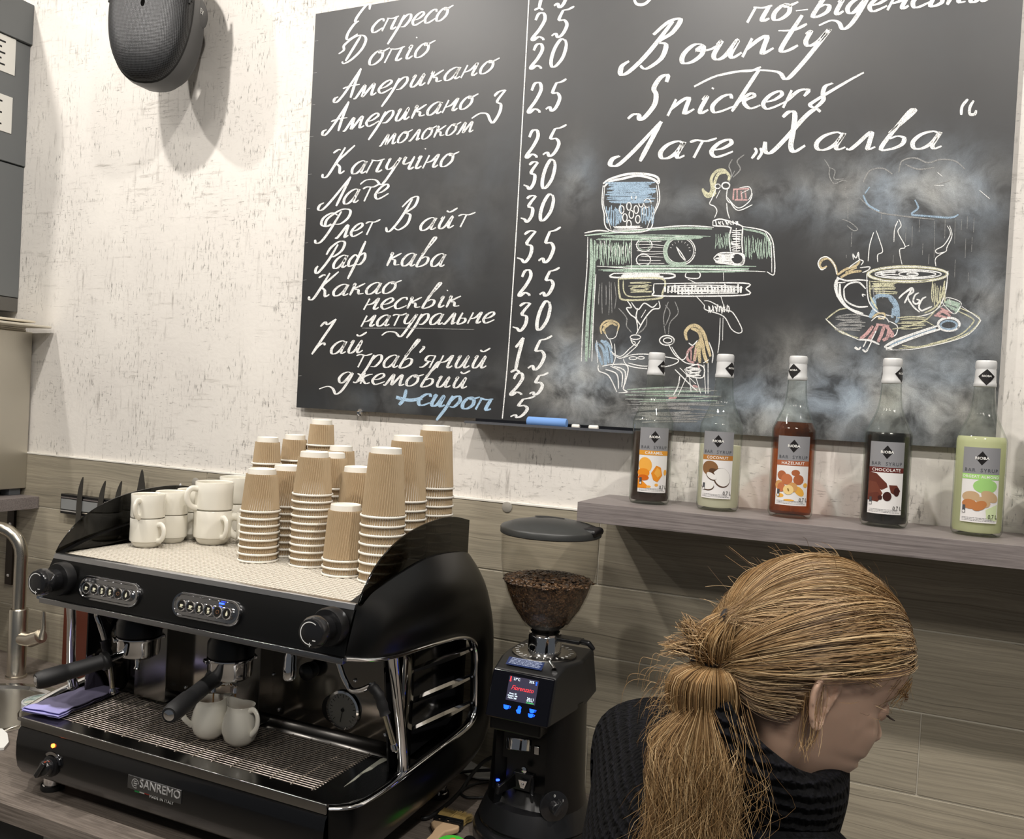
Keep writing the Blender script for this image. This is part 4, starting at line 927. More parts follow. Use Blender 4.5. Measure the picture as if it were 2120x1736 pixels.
    for sx in (-1, 1): k.prism([(-.008+sx*.016, -.055, .145), (-.008+sx*.034, -.100, .128), (-.008+sx*.036, -.102, .112), (-.008+sx*.014, -.058, .118)], (sx*.006, 0, 0))
    k.box((-.03, -.060, .112), (.014, -.050, .148)); fk = k.build('portafilter_fork', BPLAS, t, bevel=.0015)
    q = at(1083, 1622, y=1.635)-Vector((GX, GY, CZ)); MB().prism([(q.x-.010, q.y, q.z+.008), (q.x+.010, q.y, q.z+.008), (q.x+.004, q.y, q.z-.008), (q.x-.004, q.y, q.z-.008)], (0, -.004, 0)).lathe([(.003, .004), (.003, .006), (0, .006)], 12, M=axis(q, q+Vector((0, -1, 0)))).build('fork_plate', CHROME, fk, bevel=.0006)
    q = at(1029, 1628, y=1.625)-Vector((GX, GY, CZ)); MB().lathe([(.0075, -.006), (.0075, .001), (.006, .002), (0, .002)], 20, M=axis(q, q+Vector((-.35, -1, .3)))).build('button', mat('knob_black'), t)
    q = at(1029, 1614, y=1.625)-Vector((GX, GY, CZ)); MB().lathe([(.0022, -.006), (.0022, .001), (0, .0015)], 12, M=axis(q, q+Vector((-.35, -1, .2)))).build('blue_lamp', mat('blue_led'), t)
    a = math.radians(-48); d = Vector((math.cos(a), math.sin(a), .12)).normalized(); q = Vector((math.cos(a)*.1005, math.sin(a)*.1005, .105)); A = axis(q, q+d)
    kb = MB().lathe([(.030, -.004), (.030, .003), (.028, .004), (0, .004)], 40, M=A).build('switch_plate', mat('knob_black'), t)
    MB().lathe([(.0125, .004), (.0115, .022), (.009, .024), (0, .024)], 32, M=A).box((-.0125, -.004, .006), (.0165, .004, .028), A @ Matrix.Rotation(.9, 4, 'Z')).build('timer_knob', mat('knob_black'), kb, bevel=.001)
    TF = A @ Matrix.Translation((0, 0, .0042)); zx = Vector((0, 0, 1)); 
    ex = zx.cross(d).normalized(); FF = frame(q+d*.0044, ex, d.cross(ex))
    text(kb, '0', .008, FF @ Matrix.Translation((.0, .0205, 0)), WHITE); text(kb, '1', .007, FF @ Matrix.Translation((.018, .010, 0)), WHITE)
grinder()

# ------------------------------------------------------------------ brush, green lid, cables, saucer behind
def brush():
    z = CZ
    c = at(905, 1705, z=z+.012); e = at(950, 1662, z=z+.012)    # handle towards the viewer, bristles towards the wall
    A0 = at(897, 1702, z=z+.01); A1 = at(952, 1714, z=z+.01)
    ex = (A1-A0).normalized(); ey = Vector((-ex.y, ex.x, 0)); O = (A0+A1)/2; wd = (A1-A0).length/2
    t = thing('paint_brush', 'flat paint brush with pale wooden handle lying before the grinder', 'brush', (O.x, O.y, z), math.atan2(ex.y, ex.x))
    w_ = wd
    prof = [(-w_, .0), (-w_*1.02, -.012), (-w_*.75, -.024), (-w_*.42, -.036), (-w_*.36, -.055), (-w_*.42, -.09), (-w_*.45, -.12), (-w_*.2, -.135), (w_*.2, -.135), (w_*.45, -.12), (w_*.42, -.09), (w_*.36, -.055), (w_*.42, -.036), (w_*.75, -.024), (w_*1.02, -.012), (w_, 0)]
    MB().prism([(x, y, .004) for x, y in prof], (0, 0, .013)).build('handle', mat('pale_birch', (.62, .43, .26), .5), t, bevel=.004, seg=3)
    fe = MB().box((-w_*1.03, -.001, .002), (w_*1.03, .020, .020)).box((-w_*1.05, .004, .001), (w_*1.05, .007, .021)).box((-w_*1.05, .015, .001), (w_*1.05, .018, .021)).build('ferrule', mat('ferrule_black', (.012, .012, .012), .25, .3), t, bevel=.0015)
    b = MB()
    for x in (-w_*.55, w_*.1): b.lathe([(.003, .0205), (.003, .0215), (0, .022)], 12, o=(x, .002, 0))
    b.build('rivet', CHROME, fe)
    b = MB(); rnd = random.Random(9)
    for _ in range(1500):
        x = rnd.uniform(-w_, w_); zz = rnd.uniform(.004, .018); sp = rnd.uniform(.8, 1.3); ln = rnd.uniform(.030, .040)
        tip = Vector((x*1.12+rnd.gauss(0, .002)+.004, .02+ln, zz*.9+rnd.gauss(0, .002)+.001)); tip.z = max(.001, tip.z)
        b.tube([(x, .018, zz), (x*1.05, .036, zz), tip], [.00035, .0003, .0002], 3, cap=False)
    o = b.build('bristles', mat('bristle', (.42, .30, .11), .5), t); o['kind'] = 'stuff'
    c = at(937, 1738, z=z+.03)
    q = thing('green_lid', 'bright green round lid beside the brush at the bottom edge', 'lid', (c.x, c.y-.005, z))
    MB().lathe([(.030, 0), (.031, .004), (.031, .024), (.028, .028), (0, .0285)], 40).build('cap', mat('bright_green', (.08, .62, .06), .4), q)
    MB().lathe([(.006, .0286), (.006, .029), (0, .029)], 16, o=(-.002, .01, 0)).build('mark', mat('orange_mark', (.6, .25, .05), .5), q)
    c = at(970, 1738, z=z+.01)
    tag(MB().lathe([(.012, 0), (.014, .004), (.013, .018), (.009, .022), (0, .022)], 24).build('small_knob', BPLAS, None, loc=(c.x+.008, c.y-.012, z+.0003)), 'small black knob lying between the green lid and the grinder', 'knob')
    def cable(pts, r, label):
        tag(MB().tube(spline([at(x, y, z=zz) for x, y, zz in pts], 8), r, 10).build('power_cable', RUBBER, None), label, 'cable', 'cables behind the grinder')
    cable([(1030, 1560, z+.03), (1000, 1578, z+.03), (975, 1605, z+.02), (955, 1635, z+.006), (925, 1665, z+.005), (890, 1690, z+.006), (872, 1692, z+.007)], .0045, 'thick black cable running diagonally to the coffee machine')
    cable([(1045, 1592, z+.016), (1000, 1594, z+.016), (970, 1596, z+.016), (940, 1600, z+.012), (920, 1606, z+.008)], .0038, 'black cable running straight across behind the grinder')
    cable([(1010, 1618, z+.006), (985, 1622, z+.006), (962, 1632, z+.006), (955, 1642, z+.005), (968, 1650, z+.005), (1000, 1650, z+.005), (1030, 1648, z+.005)], .003, 'thin black cable looping on the worktop beside the grinder')
    c = at(1010, 1596, z=z+.01)
    tag(MB().lathe([(0, 0), (.035, 0), (.06, .008), (.062, .012), (.058, .010), (.035, .003), (0, .003)], 40).build('saucer', WHITE, None, loc=(c.x-.012, c.y+.012, z+.0003)), 'white saucer behind the grinder cables against the tiles', 'saucer')
brush()
# ------------------------------------------------------------------ syrup bottles
SZ = 1.575
def thin(name, tint, edge, gl=.03, ior=1.45):
    mt = bpy.data.materials.new(name); mt.use_nodes = True; nt = mt.node_tree; nt.nodes.clear()
    lw = N(nt, 'ShaderNodeLayerWeight', {'Blend': .3}).outputs['Facing']
    c = mixc(nt, ramp(nt, lw, [(.35, 0.), (.95, 1.)]), tint, edge)
    sh = N(nt, 'ShaderNodeMixShader', {0: glassfac(nt, ior), 1: N(nt, 'ShaderNodeBsdfTransparent', {0: c}).outputs[0], 2: N(nt, 'ShaderNodeBsdfGlossy', {'Roughness': gl}).outputs[0]})
    if name == 'bottle_glass': sh = N(nt, 'ShaderNodeMixShader', {0: .015, 1: sh.outputs[0], 2: N(nt, 'ShaderNodeBsdfDiffuse', {0: (.72, .78, .70, 1)}).outputs[0]})
    N(nt, 'ShaderNodeOutputMaterial', {0: sh.outputs[0]}); return mt
GLASS = thin('bottle_glass', (.955, .965, .94), (.42, .47, .41))
def milky(name, c):
    mt = bpy.data.materials.new(name); mt.use_nodes = True; nt = mt.node_tree; nt.nodes.clear()
    sh = N(nt, 'ShaderNodeMixShader', {0: .5, 1: N(nt, 'ShaderNodeBsdfDiffuse', {0: (*c, 1)}).outputs[0], 2: N(nt, 'ShaderNodeBsdfTranslucent', {0: (*c, 1)}).outputs[0]})
    N(nt, 'ShaderNodeOutputMaterial', {0: sh.outputs[0]}); return mt
LIQ = {'caramel': mat('caramel_syrup', (.022, .008, .004), .2), 'hazelnut': thin('hazelnut_syrup', (.62, .27, .045), (.30, .10, .012)),
       'chocolate': mat('chocolate_syrup', (.004, .003, .003), .25), 'coconut': milky('coconut_syrup', (.82, .81, .66)), 'almond': milky('almond_syrup', (.76, .78, .52))}
BODY = [(0, .004), (.028, .0035), (.034, 0), (.0385, .0015), (.0415, .007), (.042, .012), (.042, .168), (.0418, .172), (.0405, .176), (.0355, .187), (.030, .199), (.0245, .211), (.0212, .222), (.0192, .236), (.0180, .250), (.0172, .270), (.0165, .296)]
LABW = 1.72; R_ = .0424
def wrap(o, r):
    for v in o.data.vertices:
        a = v.co.x/R_; rr = r+v.co.z; v.co = Vector((rr*math.sin(a), -rr*math.cos(a), v.co.y))
def patch(b, pts, lv=0):
    """polygon in (u, z) label coordinates, split into narrow columns so that it follows the curve"""
    b.append((pts, lv))
def make_label(parent, polys):
    """polys: list of (material name, colour, [(u,z)...], level) drawn on the cylinder; convex outlines"""
    by = {}
    for mname, colr, pts, lv in polys: by.setdefault(mname, (colr, []))[1].append((pts, lv))
    for mname, (colr, L) in by.items():
        b = MB()
        for pts, lv in L:
            u0, u1 = min(p[0] for p in pts), max(p[0] for p in pts); n = max(2, int((u1-u0)/.0010)+1); rows = []
            for i in range(n+1):
                u = u0+(u1-u0)*(i/n); u = min(max(u, u0+1e-6), u1-1e-6); zs = []
                for (a, za), (c, zc) in zip(pts, pts[1:]+pts[:1]):
                    if (a-u)*(c-u) <= 0 and abs(a-c) > 1e-9: zs.append(za+(zc-za)*(u-a)/(c-a))
                if len(zs) < 2: continue
                r = R_+.00012*lv; a_ = u/R_; rows.append([Vector((r*math.sin(a_), -r*math.cos(a_), z)) for z in (min(zs), max(zs))])
            b.grid(rows)
        yield mname, b, colr
def ell(cx, cz, rx, rz, rot=0, n=30): return [(cx+rx*math.cos(a)*math.cos(rot)-rz*math.sin(a)*math.sin(rot), cz+rx*math.cos(a)*math.sin(rot)+rz*math.sin(a)*math.cos(rot)) for a in [2*PI*k/n for k in range(n)]]
def rect(x0, z0, x1, z1): return [(x0, z0), (x1, z0), (x1, z1), (x0, z1)]
def ltext(par, s, size, u, z, m_, name='lettering', r=R_+.0004, **k):
    o = text(par, s, size, Matrix.Identity(4), m_, name=name, depth=.00003, **k)
    for v in o.data.vertices: v.co = Vector((v.co.x+u, v.co.y+z, v.co.z))
    wrap(o, r); return o
PICS = {
 'caramel': [('caramel_pale', (.86, .42, .07), ell(-.017, .082, .014, .016, .3), 2), ('caramel_orange', (.78, .27, .02), ell(-.020, .066, .013, .009), 3), ('caramel_orange', 0, [(-.004, .066), (.006, .082), (.016, .078), (.020, .062), (.010, .048), (.001, .052)], 3), ('caramel_pale', 0, [(.002, .066), (.008, .078), (.015, .073), (.017, .063), (.010, .057)], 4), ('caramel_deep', (.60, .13, .01), ell(-.020, .056, .012, .006), 4), ('caramel_pale', 0, ell(.027, .068, .004, .006), 3), ('caramel_orange', 0, [(-.0315, .034), (-.0315, .052), (-.022, .050), (-.010, .040), (-.012, .034)], 2), ('caramel_pale', 0, ell(.008, .042, .004, .003), 3), ('caramel_pale', 0, ell(-.008, .038, .005, .0025), 3)],
 'coconut': [('coconut_shell', (.24, .12, .05), ell(-.014, .086, .017, .0145), 2), ('coconut_husk', (.10, .05, .025), ell(-.004, .078, .012, .007, -.4), 3), ('coconut_rim', (.09, .05, .03), ell(.011, .068, .0165, .020, .4), 3), ('coconut_flesh', (.80, .78, .74), ell(.0118, .0690, .0150, .0185, .4), 4), ('coconut_rim', 0, ell(-.010, .069, .012, .006, -.5), 4), ('coconut_flesh', 0, ell(-.010, .0705, .011, .0055, -.5), 5), ('coconut_rim', 0, ell(-.017, .050, .014, .009), 4), ('coconut_flesh', 0, ell(-.017, .0518, .0132, .0085), 5), ('coconut_flesh', 0, ell(.002, .080, .008, .003, .5), 5)],
 'hazelnut': [('nut_brown', (.42, .13, .05), ell(-.020, .083, .009, .009), 2), ('nut_brown', 0, ell(.006, .089, .008, .006), 2), ('nut_red', (.52, .17, .07), ell(-.010, .076, .0105, .0105), 4), ('nut_brown', 0, ell(.012, .076, .010, .0095), 3), ('nut_pale', (.62, .33, .12), ell(-.024, .064, .009, .009), 3), ('nut_red', 0, ell(-.020, .060, .008, .009), 4), ('nut_pale', 0, ell(.001, .061, .0095, .0095), 4), ('nut_cream', (.85, .62, .26), ell(-.006, .056, .0098, .0092), 5), ('nut_slit', (.25, .14, .03), ell(-.006, .056, .0015, .0035, .4), 6), ('syrup_drop', (.80, .42, .07), ell(.014, .054, .012, .007, -.7), 2), ('syrup_drop', 0, ell(.026, .066, .0045, .0045), 3), ('syrup_drop', 0, ell(-.022, .044, .008, .004), 2), ('syrup_drop', 0, ell(-.004, .036, .010, .002), 3)],
 'chocolate': [('choc_mid', (.13, .035, .022), [(-.0315, .103), (-.0315, .086), (-.006, .070), (.004, .076), (.002, .083), (-.016, .100)], 2), ('choc_light', (.17, .05, .03), [(-.0315, .086), (-.0315, .060), (-.010, .054), (-.004, .064), (-.016, .084)], 3), ('choc_mid', 0, [(-.0315, .062), (-.0315, .050), (-.012, .048), (-.004, .058), (-.012, .066)], 4), ('choc_dark', (.055, .015, .012), ell(.004, .059, .0075, .0085), 5), ('choc_mid', 0, [(.006, .080), (.020, .080), (.027, .070), (.022, .060), (.010, .066)], 4), ('choc_dark', 0, ell(.020, .068, .0055, .008), 5), ('choc_dark', 0, ell(-.008, .056, .004, .004), 6)],
 'almond': [('almond_green', (.35, .62, .20), ell(.008, .091, .020, .0125), 2), ('almond_shell', (.55, .38, .22), ell(-.015, .072, .0145, .009, .1), 3), ('almond_shell', 0, ell(.016, .073, .0155, .0088, -.45), 3), ('almond_nut', (.50, .20, .07), ell(-.016, .058, .013, .0085, -.1), 4), ('almond_shell', 0, ell(.006, .063, .012, .009, -.4), 4), ('almond_nut', 0, ell(.000, .056, .0125, .0078, .5), 5), ('almond_leaf', (.62, .72, .42), [(.010, .050), (.030, .060), (.030, .030), (.012, .034)], 2)]}
BAND = {'caramel': (.72, .32, .04), 'coconut': (.45, .19, .04), 'hazelnut': (.40, .12, .05), 'chocolate': (.12, .018, .014), 'almond': (.38, .68, .20)}
GREY = mat('label_grey', (.27, .27, .28), .35); PAPER = mat('label_white', (.80, .78, .76), .35); INK = mat('label_ink', (.012, .010, .010), .4); DGREY = mat('label_dark_grey', (.075, .08, .09), .4); LWH = mat('label_letter_white', (.85, .84, .80), .4)
def bottle(px, fl, name, level, rz, caprz, label, crz=0):
    x, y = px; t = thing('syrup_bottle', label, 'bottle', (x, y, SZ), math.radians(rz), 'syrup bottles on the shelf'); t.scale = (1.03, 1.03, 1.03)
    flute = lambda a, z: 1+(.040*math.cos(12*a)*max(0, 1-abs(z-.222)/.045) if .177 < z < .267 else 0)
    MB().lathe(BODY, 96, cap=False, f=flute).build('glass', GLASS, t)
    li = [(0, .0065), (.030, .0065), (.038, .008), (.0398, .014)]+[(r-.0020, z) for r, z in BODY if .02 < z < level-.001]
    rl = np.interp(level, [p[1] for p in BODY[6:]], [p[0] for p in BODY[6:]])-.0020
    MB().lathe(li+[(rl, level), (0, level-.0005)], 64).build('syrup', LIQ[fl], t)
    # cap with its shrink sleeve
    CAPM = mat('cap_silver_white', (.66, .66, .65), .35)
    cp = MB().lathe([(.0182, .268), (.0186, .2685), (.0186, .274), (.0178, .276), (.0172, .286), (.0168, .297), (.0165, .2985), (.0165, .300), (.0172, .3015), (.0170, .312), (.0160, .3145), (.0155, .315), (0, .315)], 96, f=lambda a, z: 1+(.012*math.cos(48*a) if .3014 < z < .313 else 0)).build('cap', CAPM, t)
    for k in range(2):
        b = MB(); c_ = PI*k+math.radians(caprz)-math.radians(rz); rows = []
        for i in range(17):
            u = (i/16-.5)*.030; h = .0165*(1-abs(u)/.015); rr = .0186
            for_ = c_+u/rr; rows.append([Vector(((np.interp(zz, [.268, .300], [.0190, .0173]))*math.sin(for_), -(np.interp(zz, [.268, .300], [.0190, .0173]))*math.cos(for_), zz)) for zz in (.286-h*.98, .286-h*.5, .286, .286+h*.5, .286+h*.8)])
        b.grid(rows); d_ = b.build('cap_diamond', INK, cp)
        o = text(d_, 'RIOBA', .0052, Matrix.Identity(4), LWH, depth=.00002, sx=1.1, bold=.00008)
        for v in o.data.vertices: a_ = c_+v.co.x/.0187; rr = .0186+v.co.z; v.co = Vector((rr*math.sin(a_), -rr*math.cos(a_), v.co.y+.2865))
    # label
    polys = [('label_white', 0, rect(-.0315, .026, .0315, .159), 0), ('label_grey', 0, rect(-.0315, .112, .0315, .159), 1), ('band_'+fl, BAND[fl], rect(-.0315, .1025, .0315, .112), 2), ('label_ink', 0, [(0, .1525), (.0105, .1400), (0, .1275), (-.0105, .1400)], 2)]+PICS[fl]
    polys += [('label_dark_grey', 0, rect(-.0275, .042, -.0225, .056), 8), ('label_white', 0, ell(-.025, .0445, .0022, .0024), 9)]
    rnd = random.Random(8)
    for r_ in range(3):
        u = -.028
        while u < .024: d = rnd.uniform(.002, .006); polys.append(('label_dark_grey', 0, rect(u, .0292+r_*.0024, min(u+d, .028), .0298+r_*.0024), 2)); u += d+.0008
    lab = None
    for mname, b, colr in make_label(t, polys):
        m_ = _M.get(mname) or mat(mname, colr, .35)
        nm = 'label' if lab is None else {'label_grey': 'label_header', 'label_ink': 'emblem', 'label_dark_grey': 'small_print'}.get(mname, 'label_band' if mname.startswith('band') else 'label_picture')
        o = b.build(nm, m_, lab if lab is not None else t, auto=False)
        if lab is None: lab = o
    lf = LWH
    ltext(lab, 'RIOBA', .0068, 0, .140, lf, sx=1.15, bold=.00018); ltext(lab, 'BAR  SYRUP', .0088, 0, .1185, DGREY, spacing=1.22)
    ltext(lab, name, .0078 if len(name) < 12 else .0066, 0, .1070, lf, spacing=1.12, bold=.00012); ltext(lab, '0,7 L', .0105, .0225, .0375, INK, sx=.8, r=R_+.0009)
    return t
def onsh(px, py, yy=None): p = at(px, py, z=SZ); return (p.x, p.y)
yb = 1.835
BT = [(1342, 'caramel', 'CARAMEL', .150, 14, 58, 'syrup bottle with an orange caramel label and dark brown syrup'), (1484, 'coconut', 'COCONUT', .132, -2, 50, 'syrup bottle with a coconut label and pale milky syrup'), (1635, 'hazelnut', 'HAZELNUT', .186, 4, -28, 'syrup bottle with a hazelnut label and amber syrup'), (1830, 'chocolate', 'CHOCOLATE', .176, 0, 62, 'syrup bottle with a chocolate label and black syrup'), (2023, 'almond', 'ORGEAT ALMOND', .178, 2, 6, 'syrup bottle with a green almond label and pale green syrup')]
for px, fl, nm, lv, rz, crz, lb in BT:
    x = at(px, 868+(px-1060)*.0+190, y=yb+ (0.0 if px > 1400 else .0)).x
    view = math.degrees(math.atan2(x, yb))   # turn so that the label roughly faces the room
    bottle((x, yb), fl, nm, lv, -view*.55+rz, -view*.8+crz, lb)
x6 = at(2150, 1110, y=yb).x+.035
bottle((x6, yb), 'chocolate', 'CHOCOLATE', .17, 0, 60, 'dark syrup bottle cut off at the very right edge, beyond the almond one')
# ------------------------------------------------------------------ chalk board
BY = 1.932      # front face
B0 = at(613.5, 841.7, y=BY); B1 = at(653.8, 28.7, y=BY); BR = at(2074, 742, y=BY); BB = at(1974.5, 928, y=BY)
bx0, bx1, bz0, bz1 = (B0.x+B1.x)/2, BR.x-.002, (B0.z+BB.z)/2, B1.z
def board():
    t = thing('chalkboard', 'large black chalkboard menu with prices and chalk drawings on the wall', 'chalkboard', ((bx0+bx1)/2, BY, bz0))
    cx = (bx0+bx1)/2
    m_ = mat('blackboard', (.012, .012, .0125), .46, Specular_IOR_Level=.7); nt = m_.node_tree; tc = N(nt, 'ShaderNodeTexCoord').outputs['Object']
    # wiped chalk dust: soft patches with cloudy noise
    patches = [(1850, 400, 190, 95, .50), (1990, 400, 110, 80, .28), (1230, 800, 120, 95, .62), (1160, 740, 45, 90, .30), (1195, 370, 45, 75, .22), (1420, 420, 130, 45, .16), (1610, 410, 110, 50, .20),
        (1560, 860, 150, 80, .62), (1760, 820, 190, 100, .55), (1950, 830, 160, 110, .50), (1960, 690, 140, 100, .30), (2040, 600, 60, 90, .32), (1690, 720, 120, 60, .14), (1380, 880, 130, 30, .25), (840, 560, 150, 55, .07), (800, 830, 130, 45, .09), (1000, 780, 160, 60, .05), (950, 420, 230, 160, .04)]
    s_ = N(nt, 'ShaderNodeSeparateXYZ', {0: tc})
    tot = None; base = (at(cx*0+1300, 500, y=BY))
    for px, py, rx, ry, k in patches:
        c = at(px, py, y=BY); e = at(px+rx, py, y=BY); d = at(px, py+ry, y=BY)
        ax, az = abs(e.x-c.x), abs(d.z-c.z)
        u = mth(nt, 'MULTIPLY_ADD', s_.outputs[0], 1/ax, -(c.x-cx)/ax); v = mth(nt, 'MULTIPLY_ADD', s_.outputs[2], 1/az, -(c.z-bz0)/az)
        q = mth(nt, 'MULTIPLY_ADD', u, u, mth(nt, 'MULTIPLY', v, v)) if 0 else mth(nt, 'ADD', mth(nt, 'MULTIPLY', u, u), mth(nt, 'MULTIPLY', v, v))
        g = mth(nt, 'MULTIPLY', mth(nt, 'EXPONENT', mth(nt, 'MULTIPLY', q, -1.3)), k)
        tot = g if tot is None else mth(nt, 'ADD', tot, g)
    wv = N(nt, 'ShaderNodeTexNoise', {'Vector': tc, 'Scale': 7, 'Detail': 3}).outputs['Color']
    p2 = N(nt, 'ShaderNodeVectorMath', {0: tc, 1: N(nt, 'ShaderNodeVectorMath', {0: wv, 1: (.14, 0, .10)}, operation='MULTIPLY').outputs[0]}, operation='ADD').outputs[0]
    n1 = N(nt, 'ShaderNodeTexNoise', {'Vector': p2, 'Scale': 13, 'Detail': 7, 'Roughness': .62}).outputs[0]
    n2 = N(nt, 'ShaderNodeTexNoise', {'Vector': tc, 'Scale': 520, 'Detail': 2, 'Roughness': .7}).outputs[0]
    cl = mth(nt, 'MULTIPLY', tot, ramp(nt, n1, [(.36, .12), (.50, .7), (.66, 1.3)])); cl = mth(nt, 'MULTIPLY', cl, ramp(nt, n2, [(.25, .72), (.75, 1.2)]))
    n3 = N(nt, 'ShaderNodeTexNoise', {'Vector': tc, 'Scale': 6, 'Detail': 2}).outputs[0]
    dust = mixc(nt, ramp(nt, n3, [(.38, 0.), (.62, 1.)]), (.62, .62, .58), (.42, .50, .58))
    haze = mth(nt, 'MULTIPLY', ramp(nt, N(nt, 'ShaderNodeTexNoise', {'Vector': p2, 'Scale': 3, 'Detail': 6}).outputs[0], [(.35, 0.), (.75, 1.)]), .028)
    f = mth(nt, 'MINIMUM', mth(nt, 'ADD', cl, haze), .8)
    nt.links.new(mixc(nt, f, (.012, .012, .0125), dust), bs(m_).inputs['Base Color'])
    nt.links.new(mth(nt, 'ADD', .46, mth(nt, 'MULTIPLY', f, .5)), bs(m_).inputs['Roughness'])
    MB().box((bx0-cx, 0, 0), (bx1-cx, .005, bz1-bz0)).build('board', m_, t)
    q = at(746, 853, y=BY)
    for qx, qz in ((q.x, q.z), (bx0+.62, bz1-.012), (bx1-.3, bz1-.012)):
        sx = qx-cx; sz = qz-bz0
        MB().lathe([(.0045, .012), (.0045, -.002), (.0088, -.0022), (.0092, -.005), (.0068, -.0075), (.0035, -.0062), (0, -.006)], 24, M=axis((sx, .0015, sz), (sx, 1, sz))).build('standoff_screw', CHROME, t)
    return t, cx
BOARD, BCX = board()
CH = {}
def chalk_mat(nm, c):
    mt = bpy.data.materials.new('chalk_'+nm); mt.use_nodes = True; nt = mt.node_tree; b = nt.nodes['Principled BSDF']; b.inputs['Base Color'].default_value = (*c, 1); b.inputs['Roughness'].default_value = .95
    tc = N(nt, 'ShaderNodeTexCoord').outputs['Object']
    a = N(nt, 'ShaderNodeTexNoise', {'Vector': tc, 'Scale': 900, 'Detail': 2, 'Roughness': .8}).outputs[0]; d = N(nt, 'ShaderNodeTexNoise', {'Vector': tc, 'Scale': 60, 'Detail': 2}).outputs[0]
    nt.links.new(ramp(nt, mth(nt, 'ADD', a, mth(nt, 'MULTIPLY', d, .25)), [(.46, .22), (.62, 1.)] if nm in ('white', 'bright_blue') else [(.48, .16), (.68, .95)]), b.inputs['Alpha']); return mt
CC = {'w': ('white', (.90, .90, .88)), 'b': ('blue', (.40, .54, .68)), 'g': ('green', (.50, .64, .53)), 'y': ('yellow', (.74, .72, .50)), 'o': ('ochre', (.76, .63, .38)), 'p': ('pink', (.72, .44, .43)), 'd': ('dim', (.36, .36, .35)), 'B': ('bright_blue', (.42, .60, .78))}
CM = {k: chalk_mat(*v) for k, v in CC.items()}
RIB = {}     # (part name, colour) -> mesh builder
LAYER = [0]
def stroke(part, col, pts, w=5, smooth=True, nib=False, taper=True, closed=False):
    """a chalk stroke given in photo pixels, laid on the board surface as a thin raised ribbon"""
    P = [Vector((x, y, 0)) for x, y in pts]
    if smooth and len(P) > 2: P = spline(P, 5, closed)
    if closed: P.append(P[0])
    b = RIB.setdefault((part, col), MB()); n = len(P); L, R = [], []
    for i, p in enumerate(P):
        d = (P[min(i+1, n-1)]-P[max(i-1, 0)]);
        if d.length < 1e-6: d = Vector((1, 0, 0))
        d.normalize(); nn = Vector((-d.y, d.x, 0)); ww = w/2
        if nib: ww *= .42+.75*abs(d.x*.42+d.y*.91)**1.3 if 0 else .40+.80*abs(d.y)**1.2
        if taper: k = min(i, n-1-i)/max(1, n-1); ww *= .62+.38*min(1, k*6)
        L.append(p+nn*ww); R.append(p-nn*ww)
    LAYER[0] = (LAYER[0]+1) % 40; y = BY-.00025-LAYER[0]*.000012
    def cv(v): q = at(v.x, v.y, y=y); return Vector((q.x-BCX, q.y-BY, q.z-bz0))
    L = [cv(v) for v in L]; R = [cv(v) for v in R]
    b.add(L+R, [(i, i+1, n+i+1, n+i) for i in range(n-1)])
